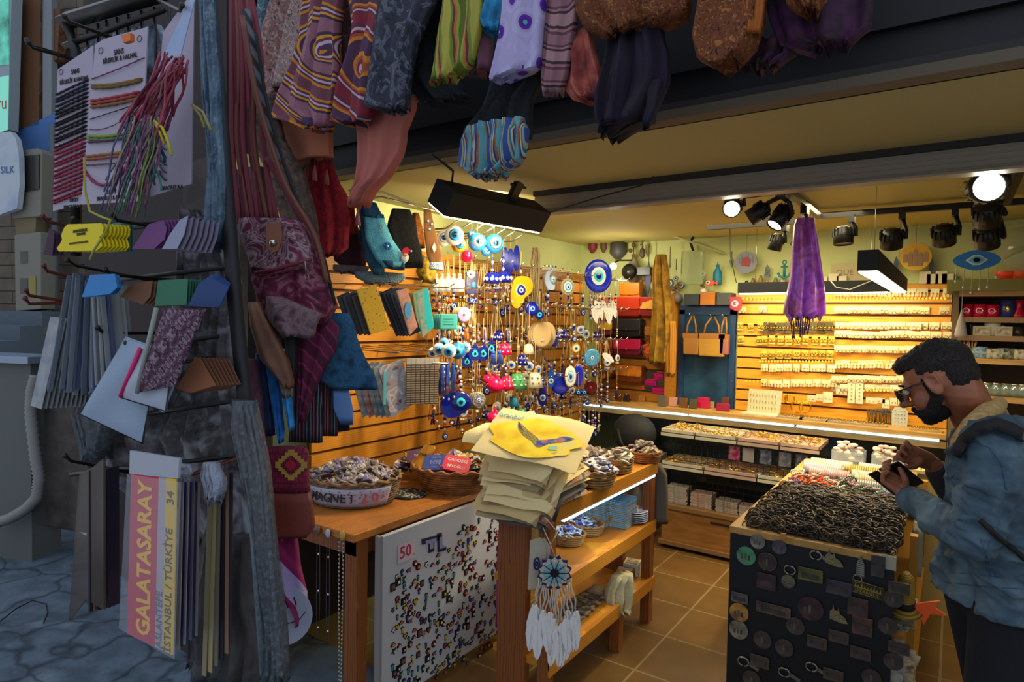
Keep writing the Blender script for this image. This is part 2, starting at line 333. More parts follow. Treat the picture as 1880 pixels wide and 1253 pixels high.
# ---------------- tracks and spot lamps ----------------
tr=thing('lighting_track','black ceiling lighting track holding the spot lamps','track',(-.75,4.57,2.44))
b=MB(); b.b2((-.018,-1.25,0),(.018,0,.035)); b.build('long_rail',BLK,tr)
b=MB(); b.b2((.018,-.018,0),(2.3,.018,.035)); b.build('cross_rail',BLK,tr)
b=MB(); b.b2((-.72,-.05,-.03),(-.1,-.014,.0)); b.b2((-.1,-.05,-.03),(-.06,-.014,.035)); b.build('rear_rail',BLK,tr)
b=MB(); b.b2((.75,-1.17,0),(2.2,-1.13,.035)); b.b2((.95,-1.13,.0),(.985,-.02,.035)); b.build('front_rail',BLK,tr)
def spot(px,py,d,aim,label,lit=True,r=.045,L=.11,mount=None):
    p=at(px,py,d); t=thing('spot_lamp',label,'spot lamp',p,0,'spot lamps on the ceiling tracks')
    top=V(mount if mount else (p.x+.05,4.57,2.445))-p
    b=MB(); b.box((top.x,top.y,top.z-.02),(.035,.09,.05)); b.build('adapter',BLK,t)
    b=MB(); b.tube([(top.x,top.y,top.z-.03),(r+.012+.0*top.x,top.y*.3,.05),(r+.012,0,.0)],.013,6);  b.build('arm',BLK,t)
    q=(V(aim)-p).to_track_quat('Z','Y').to_matrix()
    b=MB(); b.lathe([(.001,-L*.62),(r*.55,-L*.6),(r*.85,-L*.42),(r,-L*.2),(r,L*.45),(r*.92,L*.45),(r*.86,L*.36)],20,M=q)
    for i in range(14):
        a=2*PI*i/14; b.box(q@V((r*.95*math.cos(a),r*.95*math.sin(a),-L*.25)),(.006,.016,L*.45),M=q@Matrix.Rotation(a+PI/2,3,'Z'))
    b.build('lamp_housing',BLK,t)
    b=MB(); b.lathe([(r*.9,L*.34),(r*.9,L*.38)],20,M=q,sm=False); b.build('lens',LENS if lit else mat('lens_dim','3A382E',.3),t)
    return t
spot(1345,380,3.3,EYE+V((-.4,0,-.9)),'lit black spot lamp at the front of the track, lens partly crossed by its bracket',mount=(-.75,3.42,2.445))
spot(1390,392,3.4,(-2.6,3.2,1.2),'black spot lamp behind the front one, lens seen as a thin slit',mount=(-.75,3.52,2.445))
spot(1432,400,3.45,(-1.5,2.9,1.0),'black spot lamp beside the purple scarf, tilted with a bright lens edge',L=.13,mount=(-.75,3.62,2.445))
spot(1425,447,4.3,(-1.6,4.6,0),'small cup shaped black spot lamp hanging lowest below the rear rail',mount=(-.95,4.54,2.41))
spot(1470,440,3.9,(-1.6,3.9,.5),'black spot lamp half hidden behind the top of the purple scarf',mount=(-.75,4.1,2.445))
spot(1548,435,4.1,(-.45,4.4,0),'round-backed smooth black spot lamp just right of the purple scarf',False,r=.06)
spot(1637,440,3.9,(-.4,5.4,.8),'finned black spot lamp on the cross rail above the short light bar',False,r=.062)
spot(1733,433,3.75,(.0,5.5,.9),'finned black spot lamp on the cross rail above the castle plaque',False,r=.062)
spot(1808,345,2.7,EYE+V((.9,-.2,.1)),'large lit spot lamp with a round white lens facing out, top corner',r=.064,L=.15,mount=(.16,3.42,2.445))
spot(1812,395,3.2,(.2,5.2,1.2),'dark spot lamp turned away, just under the large lit one',False,r=.06)
spot(1812,437,3.45,(.3,5.4,.6),'lowest dark spot lamp of the cluster above the blue eye chime',False,r=.06)
# led bars
def bar(a,bb,h,wd,label,m=LEDY,body=BLKM,wires=True):
    a=V(a);bb=V(bb);c=(a+bb)/2;t=thing('light_bar',label,'light bar',c); rz=math.atan2((bb-a).y,(bb-a).x); Ln=(bb-a).length
    t.rotation_euler=(0,0,rz)
    b=MB(); b.b2((-Ln/2,-wd/2,.006),(Ln/2,wd/2,h)); b.build('housing',body,t,bev=.003)
    b=MB(); b.b2((-Ln/2+.01,-wd/2+.006,-.002),(Ln/2-.01,wd/2-.006,.0062)); b.build('diffuser',m,t)
    if wires:
        b=MB()
        for x in (-Ln*.38,Ln*.38): b.tube([(x,0,h),(x,0,2.5-c.z)],.0015,4)
        b.build('suspension_wire',CHR,t)
    return t
bar((-.33,3.28,1.99),(-.33,5.4,1.99),.10,.085,'short black hanging light bar pointing into the shop above the bracelet table')
bar((-1.42,5.2,1.98),(-.38,5.2,1.98),.09,.07,'long black light bar hanging across the earring wall')
g=bar((-2.07,2.31,2.27),(-1.97,3.02,2.27),.13,.15,'wide black wall-washer lamp box under the soffit by the gloves',wires=False); g.rotation_euler=(R(34),0,g.rotation_euler[2])
b=MB(); b.tube([(-.3,.02,.12),(-.33,.02,.2),(-.42,.1,.23)],.006,5); b.box((.1,0,.18),(.05,.03,.1)); b.tube([(.05,0,.21),(.16,0,.21)],.008,6); b.build('bracket',BLK,g)
# cable across the soffit
b=MB(); b.tube([at(640,350,3.2),at(700,352,3.3),at(760,375,3.4),at(775,382,3.4)],.006,6); b.build('cable_bundle',mat('pale_cable','A89878',.7),label='pale cable ending in a white roll above the gloves',cat='cable')
b=MB(); b.tube([at(985,398,3.7),at(1100,362,3.4),at(1180,340,3.2),at(1200,325,3.1)],.004,5); b.build('ceiling_cable',BLKM,label='thin cable crossing the soffit near the shutter rail',cat='cable')
b=MB(); b.tube([onZ(1062,345,2.49),onZ(1085,360,2.49),onZ(1105,362,2.48)],.008,5); b.build('cable_clip',BLKM,label='short black bent clip on the soffit above the shutter rail',cat='clip')
# white trunking high on the back wall
b=MB(); b.tube([onY(1222,428,5.4),onY(1330,466,5.6)],.012,6); b.tube([onY(1222,428,5.4),onY(1345,415,5.3)],.012,6); b.build('wall_pipe',mat('pipe_cream','C0BC84',.7),label='pale trunking forming a corner high on the back wall',cat='pipe')
# ================= street at the far left =================
SF=PL(at(60,500,6.2),20)       # house front across the little street
b=MB(); 
def wq(pxs,pl,off,th,bb):
    q=[pl.az(x,y,off) for x,y in pxs]; bb.prism([(a,z) for a,z in q],-off-th/2,-off+th/2)
blockm=mat('street_blocks','5A554C',.9,pat=dict(t='brick',s=1,o=.5,g=.006,bw=.42,rh=.13,ns=8,c=['5E5448','6A6052','2E2A26'],r=(90,0,0)),bump=.5,bs=25)
b=MB(); b.b2((-4,.0,-.1),(1.6,.15,6)); struct(b,'wall_street',blockm,loc=SF.w(0,0,-.12),rz=SF.rz)
wood=mat('old_brown_wood','6A4424',.6,pat=dict(t='wave',s=4,d=5,dt=3,c=['4A2C16','7A5230','5E3C20'],m=(6,6,.6),b='X'),bump=.3)
cut('wooden_pillar',[(36,0),(86,0),(82,232),(32,244)],SF,.12,wood,'brown varnished wooden pillar on the house front across the street','pillar',off=.05)
cut('wall_strip',[(84,0),(100,0),(100,210),(84,236)],SF,.06,mat('grey_strip','7A7F84',.7),'pale grey vertical strip beside the brown wooden pillar','strip',off=.06)
cut('wooden_pillar',[(100,20),(118,20),(112,112),(100,118)],SF,.08,wood,'short bright piece of wooden pillar seen behind the rack top','pillar',off=.03)
s=cut('light_box_sign',[(-40,-30),(32,-20),(24,240),(-40,268)],SF,.10,mat('sign_frame','8A98A0',.5),'glowing pale green light-box sign at the picture edge','sign',off=.22)
q=[SF.az(x,y,.22) for x,y in [(-40,-30),(32,-20),(24,240),(-40,268)]]; bs_=(sum(a for a,z in q)/4,sum(z for a,z in q)/4)
q=[SF.az(x,y,.28) for x,y in [(-40,-20),(15,-14),(15,118),(-40,124)]]
b=MB(); b.prism([(a-bs_[0],z-bs_[1]) for a,z in q],-.056,-.050); b.build('lit_panel',mat('lit_green','3E8C74',.4,em=.30,pat=dict(t='noise',s=5,c=['123A34','6ADFC0'])),s)
q=[SF.az(x,y,.28) for x,y in [(-40,150),(15,138),(13,238),(-40,256)]]
b=MB(); b.prism([(a-bs_[0],z-bs_[1]) for a,z in q],-.056,-.050); b.build('lit_panel',mat('lit_mint','7ACCB4',.4,em=.42),s)
l_=SF.az(3,190,.28); letters('ru',.17,mat('sign_red','A03A28',em=.15),s,(l_[0]-bs_[0],-.058,l_[1]-bs_[1]),sx=.8)
cut('banner_board',[(30,244),(104,206),(104,300),(34,330)],SF,.02,mat('blue_banner','2E5A92',.6,pat=dict(t='noise',s=2,c=['2A4E8A','4A78AA'])),'blue banner board behind the curved white sign','banner',off=.10)
cv=cut('curved_sign',[(-30,248),(24,243),(34,256),(40,290),(41,340),(36,384),(-30,408)],SF,.05,mat('sign_white','A8B2BC',.5,pat=dict(t='noise',s=3,c=['7C93B0','AAB4BE'],rg=(.3,.5))),'rounded white metal sign with faded blue lettering','sign',off=.30)
letters('SILK',.09,mat('sign_blue','3E5E94',.6),cv,(.02,-.03,-.02))
# electric meter cabinets
mt=mat('meter_grey','77756A',.7,bump=.1); 
MP=PL((-3.55,1.5,0),20)
def boxy(name,pxs,off,th,m,label,cat,**k): return cut(name,pxs,SF,th,m,label,cat,off=off,**k)
mb=boxy('meter_box',[(37,284),(84,276),(92,285),(90,400),(38,404)],.16,.16,mt,'upper grey electric meter box with a small dark window','meter box',bev=.008)
q=[SF.az(x,y,.24) for x,y in [(37,284),(84,276),(92,285),(90,400),(38,404)]]
B0=[SF.az(x,y,.16) for x,y in [(37,284),(84,276),(92,285),(90,400),(38,404)]]; c0=(sum(a for a,z in B0)/5,sum(z for a,z in B0)/5)
q=[SF.az(x,y,.24) for x,y in [(43,288),(74,284),(73,348),(42,354)]]
b=MB(); b.prism([(a-c0[0],z-c0[1]) for a,z in q],-.090,-.082); b.build('window',mat('meter_window','2E2C28',.2),mb)
boxy('meter_box',[(40,402),(80,398),(78,432),(44,434)],.15,.14,mat('meter_tan','6E6248',.7),'small tan middle meter box with rusty marks','meter box')
m2=boxy('meter_box',[(44,434),(92,428),(92,568),(46,572)],.17,.18,mt,'lower tall grey meter box with warning stickers','meter box',bev=.006)

for (x0,z0,x1,z1,c) in ((-.08,.08,.0,.19,'55534A'),(-.09,-.2,.0,-.06,'55534A'),(.02,-.22,.10,-.04,'8C8240')):
    b=MB(); b.b2((x0,-.096,z0),(x1,-.0915,z1)); b.build('sticker',mat('sticker_'+c,c,.7),m2)
b=MB(); b.tube([SF.w(*SF.az(98,230,.1),.1),SF.w(*SF.az(101,420,.1),.1),SF.w(*SF.az(103,600,.1),.1)],.03,8); b.build('drain_pipe',mat('pipe_grey','5A5C5C',.6),label='thin grey pipe rising beside the meter boxes',cat='pipe')
# steps and ledge
st=thing('stone_steps','worn grey stone steps rising behind the metal counter','steps',SF.w(*SF.az(40,600,.1),.1),SF.rz)
b=MB()
for i in range(5): b.b2((-2.2,-1.0+.2*i,-.50+.13*i),(.5,.0,-.37+.13*i))
b.build('treads',mat('step_stone','55606A',.85,bump=.8,bs=20),st)
# counter block with slab and conduit
CB=PL(at(30,800,4.5),20)
q0=CB.w(*CB.az(-5,800,0),0)
ct=thing('street_counter','grey plastered street counter with a pale metal top at the left edge','counter',(q0.x,q0.y,0),CB.rz)
ztop=CB.az(60,655,.0)[1]; ax=CB.az(62,700,.1)[0]-CB.az(-5,800,.1)[0]
b=MB(); b.b2((-.8,0,-.1),(ax-.02,.22,ztop-.05)); b.build('body',mat('counter_plaster','5C605E',.85,bump=.3,bs=30),ct)
b=MB(); b.b2((-.8,-.05,ztop-.05),(ax+.02,.25,ztop)); b.build('metal_top',mat('counter_metal','8698AC',.35,.4),ct,bev=.004)
cp=[(66,690),(58,720),(56,760),(64,830),(72,880),(68,915),(48,935),(20,952),(-30,968)]
pts=[]; 
for i in range(len(cp)-1):
    for k in range(12):
        t=k/12; pts.append(at(cp[i][0]*(1-t)+cp[i+1][0]*t,cp[i][1]*(1-t)+cp[i+1][1]*t,4.42))
for _ in range(3): pts=[pts[0]]+[(pts[i-1]+pts[i]*2+pts[i+1])/4 for i in range(1,len(pts)-1)]+[pts[-1]]
b=MB(); b.tube(pts,[.040 if i%2 else .031 for i in range(len(pts))],10); b.build('conduit_hose',mat('conduit_grey','848480',.6),label='ribbed grey conduit hose curling down the counter corner',cat='hose')
# low wall behind the lower rack
roughw=mat('rough_stone_wall','4A443C',.95,pat=dict(t='noise',s=4,dt=6,c=['35302C','57504A','453E36']),bump=1,bs=10)
q=[CB.az(x,y,-.1) for x,y in [(78,600),(330,600),(330,1010),(78,968)]]; b=MB(); b.prism([(a,z) for a,z in q],.1,.5); struct(b,'wall_corner',roughw,loc=CB.w(0,0,0),rz=CB.rz,bev=.02)
# black stepped wire on paving
b=MB(); b.tube([onZ(x,y,.012) for x,y in [(-10,1150),(30,1118),(60,1103),(85,1110),(88,1125),(80,1145)]],.004,5); b.build('street_cable',BLKM,label='thin black cable lying on the stone paving',cat='cable')
# ================= hanging rack (front) =================
ST=PL((-1.5,.80,0),12)
rk=thing('display_rack','black metal outdoor rack wrapped in clear plastic, leaning by the entrance','rack',ST.w(0,0),ST.rz)
def sa(px,py,off=0): a,z=ST.az(px,py,off); return V((a,-off,z))
b=MB(); b.tube([sa(118,40,-.05),sa(300,-14,-.05)],.026,4); b.tube([sa(118,84,-.05),sa(300,18,-.05)],.010,4); b.build('top_frame',BLK,rk)
b=MB()
b.tube([sa(120,30,-.05),sa(140,96,-.05),sa(140,470,-.06)],.016,4); b.build('side_bar',BLK,rk)
for i,x in enumerate([160,180,196,215,236,260,284,310]): 
    b=MB(); b.tube([sa(x,50-i*6,-.06),sa(x+3,150,-.06)],.0045,5); b.build('grid_wire',mat('purple_black','1E1A30',.4),rk)
for z0,x0,x1 in ((420,120,430),(512,130,430),(640,160,400),(760,200,420),(860,130,430)):
    b=MB(); b.tube([sa(x0,z0+12,-.04),sa(x1,z0-22,-.04)],.006,5); b.build('cross_bar',BLK,rk)
# inclined post, front leg of the folding rack
b=MB(); b.tube([sa(384,-30,.03),sa(412,300,.03),sa(432,560,.03),sa(455,780,.03),sa(474,960,.03),sa(512,1290,.03)],.022,4); b.build('slanting_post',mat('post_black','15161A',.5),rk)
b=MB(); b.tube([sa(456,800,.035),sa(490,1270,.035)],.012,8); b.build('white_tube',mat('grey_tube','6A757A',.5),rk)
# plastic film wrapped on the post and crumpled behind
film=mat('crumpled_film','8C949C',.25,alpha=.5,spec=.9,pat=dict(t='vor',s=85,c=['7E8C96','5C6870','4A545C'],rg=(0,.6)),bump=.6,bs=90)
film2=mat('blue_film','8AA4B8',.2,alpha=.5,spec=1,pat=dict(t='noise',s=12,dt=5,d=2,c=['34506A','5E7E96','8CA6B6'],rg=(.35,.7),m=(1,1,.35)),bump=1,bs=50)
def crump(name,rows,pl,dep,m,label,off,fa=.9,folds=6,seed=1,ragged=.02):
    return drape(name,rows,pl,dep,m,label,'plastic film',off=off,folds=folds,fa=fa,seed=seed,ragged=ragged,nu=34)
crump('plastic_wrap',[(-20,372,386),(120,380,394),(240,386,402),(330,388,410),(400,386,408),(450,390,402)],ST,.025,film2,'bluish clear plastic film wound around the top of the rack post',.055,seed=3)
crump('plastic_wrap',[(735,432,466),(790,430,476),(860,446,490),(930,460,498),(1000,472,505),(1120,482,512),(1253,486,522)],ST,.025,film,'bubble-textured plastic sleeve around the foot of the rack post',.06,seed=5)
crump('plastic_sheet',[(390,340,400),(520,330,440),(700,300,440),(800,180,450),(900,200,460),(1000,330,470)],ST,.05,mat('highlight_film','5A5A5C',.4,alpha=.8,pat=dict(t='noise',s=9,dt=6,d=1.5,c=['1E1C1B','56545A','A2A8B0'],rg=(.35,.68)),bump=1,bs=25),'crumpled grey plastic sheeting behind the hanging pouches',-.10,seed=8,folds=9)  # bright bits in the colour are painted highlights on the crumpled film
crump('plastic_sheet',[(730,150,170),(760,140,200),(840,165,190)],ST,.03,film,'torn clear plastic bag caught on a low rack hook',.0,seed=9)
crump('plastic_sheet',[(980,380,470),(1100,350,480),(1253,340,495)],ST,.04,mat('dull_film','4C4A4C',.5,alpha=.7,pat=dict(t='noise',s=6,d=1,c=['2E2C2C','5E5A5C']),bump=.8,bs=30),'loose sheet of clear plastic beside the number plates, reaching the ground',-.06,seed=11)
crump('plastic_sheet',[(90,150,250),(60,180,300),(150,150,320)],ST,.02,film2,'clear plastic film behind the upper grid wires',-.12,seed=4)
# hooks
def hook(x0,y0,x1,y1,m=BLK,L=.12,label='black rod hook of the outdoor rack',g='rod hooks on the outdoor rack',r=.0042):
    t=MB(); p=ST.hit(x0,y0,-.03); q=ST.hit(x1,y1,.10); e=ST.hit(x1+(x1-x0)*.10,y1-10,.13)
    t.tube([p,q,e],r,6); t.ball(e,r*1.6,8); t.build('rack_hook',m,label=label,cat='hook',group=g)
RB=mat('hook_red','5A1E22',.4)
hook(232,80,128,40); hook(142,110,58,84); hook(145,112,60,88); hook(290,0,330,20); 
for a in [(300,420,215,405),(300,410,150,412),(300,520,140,488),(320,515,205,505),(300,612,190,612),(320,645,240,640),(395,655,300,672),(240,868,130,847),(325,860,268,856)]: hook(*a)
for a in [(140,418,84,407),(140,512,86,498),(118,553,54,543),(135,556,54,558),(440,840,330,880)]: hook(*a,m=RB,label='dark red rod hook of the outdoor rack',g='red rod hooks on the outdoor rack')
# ---- bracelet cards ----
CARD=mat('bracelet_card','A49CAE',.7)
def yarn(h): return mat('yarn_'+h,h,.9,bump=.4,bs=300)
def bcard(px,label,off,rows,head,loops=()):
    q=[ST.az(x,y,off) for x,y in px]; base=(sum(a for a,z in q)/len(q),sum(z for a,z in q)/len(q))
    t=thing('bracelet_card',label,'bracelet card',ST.w(base[0],base[1],off),ST.rz)
    b=MB(); b.prism([(a-base[0],z-base[1]) for a,z in q],-.0015,.0015); b.build('card',CARD,t)
    def loc(x,y): a,z=ST.az(x,y,off); return V((a-base[0],-.004,z-base[1]))
    for (yl,yr,xl,xr,c,rr,sag) in rows:
        p=[]; A=loc(xl,yl);B=loc(xr,yr)
        for k in range(15): u=k/14; P_=A*(1-u)+B*u; P_.z-=sag*4*u*(1-u); P_.y-=.003*math.sin(PI*u)+.001*math.sin(k*3); p.append(P_)
        b=MB(); b.tube(p,[rr*(1+.25*math.sin(k*2.6)) for k in range(15)],6); b.tube([A,A+V((-.008,.006,.003))],.0008,4); b.tube([B,B+V((.008,.006,.003))],.0008,4); b.build('bracelet',yarn(c),t)
    for (x,y,s_,tx) in head: letters(tx,s_,INK,t,loc(x,y)+V((0,.001,0)),sx=.8)
    for (x,y) in loops: 
        b=MB(); b.torus(loc(x,y)+V((0,.001,0)),.007,.0007,14,4); b.build('ring_mark',INK,t)
    return t
r1=[]
for i in range(28):
    y=170+i*7.4; c='1A1C30' if i<4 else '101014' if i<14 else '7A1830' if i%3 else '8E2038'
    r1.append((y+5+1.5*math.sin(i*2),y-22+i*.2,106-i*.22,164-i*.3,c,.0027,.002+.002*math.sin(i*3)))
bcard([(107,128),(172,84),(166,372),(98,388)],'grey bracelet card wound with black and dark red cords, outermost on the rack',.03,r1,[(140,132,.017,'SANS'),(138,148,.015,'BİLEKLİK & HALHAL'),(138,368,.013,'LUCKY'),(135,380,.013,'BRACELET & A')],[(114,133)])
r2=[(146,108,172,265,'7A3A5E',.0014,.004),(158,146,172,262,'7A5A2A',.0036,.006),(162,149,172,262,'6A5A30',.0036,.006),(186,170,170,258,'9A3A40',.003,.003),(192,176,170,255,'A04038',.003,.003),(198,184,170,252,'7A5A34',.0034,.003),
(220,192,168,255,'3A3030',.0012,.002),(238,205,166,250,'5A2A3A',.0010,.016),(250,240,164,250,'7A8A3A',.0036,.008),(256,246,164,250,'4A7A4A',.0028,.008),(262,252,164,248,'5A2A4A',.0024,.003),
(288,278,160,245,'8A6A3A',.003,.002),(294,284,160,243,'9A4A3A',.003,.002),(304,298,158,240,'6A4A4A',.002,.002),(312,300,157,240,'8A2A4A',.0034,.045)]
bcard([(176,82),(192,72),(272,50),(258,370),(150,376)],'tall pale bracelet card with coloured woven friendship bracelets, middle of the rack top',.07,r2,[(220,96,.018,'SANS'),(222,108,.016,'BİLEKLİK & HALHAL'),(206,353,.014,'LUCKY'),(206,364,.014,'BRACELET & ANKLE')],[(187,94),(258,72)])
bcard([(300,60),(358,-20),(352,338),(276,362)],'pale bracelet card hung on its edge nearest the post, mostly bare',.045,[(250+i*13,262+i*14,296,306,c,.002,.001) for i,c in enumerate(['5A3A5A','3A5A6A','2A3A5A','3A5A5A','5A5A4A','3A4A5A'])],[(318,345,.013,'BRACELET & A')])
b_=cut('bracelet_card',[(352,-10),(288,130),(286,262),(330,110),(358,0)],ST,.002,mat('card_blue_shine','6A9AC8',.15,pat=dict(t='noise',s=4,c=['4A86B8','9AA8C8','B08890'],m=(1,1,1))),'shiny bluish plastic sleeve standing out from the rack top','plastic sleeve',off=.12)
cut('orange_clip',[(226,66),(243,62),(243,76),(230,80)],ST,.01,mat('orange_plastic','C86A1E',.5),'small orange plastic clip on the rack hook','clip',off=.12)
# fringe bunch of bracelets
def strands(name,label,cat,n,p0,p1,spread0,spread1,cols,r,off,seed,sag=.0,g=None,wav=.006):
    rd=random.Random(seed); c=ST.hit(*p0,off); t=thing(name,label,cat,c,ST.rz,g); a0,z0=ST.az(*p0,off)
    for i in range(n):
        sx=rd.uniform(-1,1); a=ST.az(p0[0]+sx*spread0+rd.uniform(-4,4),p0[1]+rd.uniform(-12,12),off); e=ST.az(p1[0]+sx*spread1+rd.uniform(-8,8),p1[1]+rd.uniform(-45,25),off)
        p=[]; w1=rd.uniform(0,6); yo=rd.uniform(-.02,.02)
        for k in range(9): 
            u=k/8; p.append(V((a[0]*(1-u)+e[0]*u-a0+wav*math.sin(w1+u*5),yo+.004*math.sin(w1+k),a[1]*(1-u)+e[1]*u-z0)))
        b=MB(); b.tube(p,r*rd.uniform(.7,1.3),5); b.build('strand',yarn(rd.choice(cols)),t)
    return t
strands('bracelet_bunch','thick bunch of pink and red string bracelets spilling from the card sleeve','bracelet bunch',46,(322,112),(262,240),12,40,['8A3A50','A04A5A','6A2A40','9A6A70','7A1E2E'],.0022,.13,3)
strands('bracelet_bunch','long tangled fringe of purple, green and pink strings over the yellow tags','bracelet bunch',60,(272,225),(232,375),26,34,['6A4A6A','7A8A4A','8A5A7A','5A5A7A','9A8A7A','4A6A5A'],.0016,.14,4)
strands('bracelet_bunch','green string bracelets hanging in the middle of the rack','bracelet bunch',16,(278,250),(284,330),8,10,['2E6A5A','3A7A6A','2A4A6A'],.0024,.12,5)
b=MB(); b.tube([ST.hit(x,y,.16) for x,y in [(155,290),(156,350),(165,388),(185,398),(203,404),(195,425),(172,460),(165,478)]],.0028,6); b.build('braided_cord',yarn('9A9A40'),label='yellow green braided cord dangling past the yellow tag bundle',cat='cord')
b=MB(); b.tube([ST.hit(x,y,.10) for x,y in [(352,192),(372,205),(382,228),(388,240)]],.003,6); b.tube([ST.hit(x,y,.10) for x,y in [(352,192),(368,212),(376,235)]],.003,6); b.build('braided_cord',yarn('8A8050'),label='short olive braided cord ends curling out beside the post',cat='cord')
b=MB(); b.tube([ST.hit(x,y,.15) for x,y in [(283,222),(298,235),(308,258),(315,285)]],.003,6); b.tube([ST.hit(x,y,.15) for x,y in [(283,222),(292,240),(302,265)]],.0026,6); b.build('braided_cord',yarn('B0A820'),label='bright yellow cord hanging in front of the bare bracelet card',cat='cord')
# ---- tag packets (fanned bundles) ----
def fan(pxs,n,shift,m,label,cat='tag bundle',off=.12,th=.0015,name='tag_bundle',edge=None,txt=None,holes=True):
    q=[ST.az(x,y,off) for x,y in pxs]; base=(sum(a for a,z in q)/len(q),sum(z for a,z in q)/len(q))
    t=thing(name,label,cat,ST.w(base[0],base[1],off),ST.rz)
    for i in range(n):
        u=i/max(1,n-1); b=MB(); 
        o=[((a-base[0])*(1-.12*u)+shift[0]*u,(z-base[1])*(1-.05*u)+shift[1]*u) for a,z in q]
        b.prism(o,0,th); k=b.build('tag',m if i==0 or edge is None else edge,t,loc=(0,.007*i,0))
        k.rotation_euler=(0,0,-.12*u)
    if txt:
        for (x,y,s_,tx,h) in txt: a,z=ST.az(x,y,off); letters(tx,s_,col(h),t,(a-base[0],-.0012,z-base[1]),rot=(PI/2,-.05,0),sx=.8)
    return t
YEL=mat('tag_yellow','D8C408',.55); 
fan([(118,418),(124,412),(186,410),(190,418),(188,430),(182,436),(184,440),(188,452),(178,460),(108,462),(104,456),(110,448),(114,440),(112,432)],8,(.045,.0),YEL,'bright yellow amulet tags printed with tiny text, bundled on a red hook',off=.15,txt=[(148,424,.010,'ANAHTARLIK',  '3A3A20'),(150,430,.008,'İSTANBUL','3A3A20'),(145,446,.006,'HATIRASI NAZAR BONCUĞU','5A5420')])
PUR=mat('tag_purple','6A3A70',.6); LIL=mat('tag_lilac','8E90A8',.6)
fan([(272,412),(300,404),(306,420),(302,440),(282,458),(242,457),(250,445)],9,(.03,.012),PUR,'purple amulet tags fanned out on a rack hook')
fan([(330,404),(345,396),(338,430),(325,457),(297,458),(312,430)],7,(.06,-.008),LIL,'grey lilac amulet tags fanned out beside the purple ones',edge=mat('tag_lilac2','6A6478',.6))
fan([(90,420),(100,428),(96,470),(80,468)],4,(.012,0),mat('tag_plum','3E2438',.7),'small plum coloured tags on the outermost hook')
fan([(165,505),(210,503),(215,528),(202,540),(150,546)],6,(-.03,.0),mat('tag_blue','2478B8',.5),'sky blue amulet tags fanned in front of the long thin packets',off=.17)
fan([(243,520),(280,516),(276,545),(262,560),(220,545)],7,(.03,-.005),mat('tag_brown','6A4830',.6),'brown kraft amulet tags hanging between blue and green ones')
fan([(290,515),(345,512),(342,560),(284,562)],6,(.012,.0),mat('tag_green','2E6A4E',.6),'dark green amulet tags above the carpet pouch')
fan([(384,508),(420,528),(402,565),(345,562),(365,520)],8,(-.04,.012),mat('tag_navy','1C3A6E',.6),'dark blue amulet tags fanned out next to the post',edge=mat('tag_navy2','254880',.6))
fan([(358,656),(368,660),(396,708),(350,722),(323,714)],8,(.035,.0),mat('tag_rust','8A5638',.7),'rust brown amulet tags fanned out below the carpet pouch',edge=mat('tag_rust2','6E4630',.7))
fan([(196,412),(222,408),(222,462),(200,464)],5,(.01,.0),mat('tag_teal','4A7A78',.5),'pale teal tags partly hidden behind the yellow bundle',off=.06)
# dense bundle of long thin packets
t=thing('packet_bundle','dense bundle of long thin grey-blue packets hanging on the left hook','packet bundle',ST.hit(165,600,.08),ST.rz); a0,z0=ST.az(165,600,.08)
rd=random.Random(2); pal=['5A6470','3E4A5C','6A7074','26304A','72787A','4A4E58','848A88','35456A']
for i in range(92):
    u=i/91; top=ST.az(146+u*58+rd.uniform(-2,2),505+rd.uniform(-4,10)+u*10,.08); bot=ST.az(108+u*114,722+rd.uniform(-10,8)-8*u,.08)
    b=MB(); y=rd.uniform(-.035,.035); b.add([V((top[0]-a0,y,top[1]-z0)),V((top[0]-a0+.004,y+.008,top[1]-z0)),V((bot[0]-a0+.005,y+.008,bot[1]-z0)),V((bot[0]-a0,y,bot[1]-z0)),V((top[0]-a0+.002,y+.001,top[1]-z0)),V((top[0]-a0+.006,y+.009,top[1]-z0)),V((bot[0]-a0+.007,y+.009,bot[1]-z0)),V((bot[0]-a0+.002,y+.001,bot[1]-z0))],[(0,1,2,3),(4,7,6,5),(0,3,7,4),(1,5,6,2),(0,4,5,1),(3,2,6,7)])
    b.build('packet',col(rd.choice(pal),.4),t)
fan([(92,582),(114,584),(76,752),(56,745)],12,(.085,.0),mat('packet_white','8E9298',.6,pat=dict(t='noise',s=30,c=['787C84','9AA0A4'])),'long white paper packets fanned out at the rack edge','packet bundle',off=.11,name='packet_bundle',edge=mat('packet_edge','6A7070',.6))
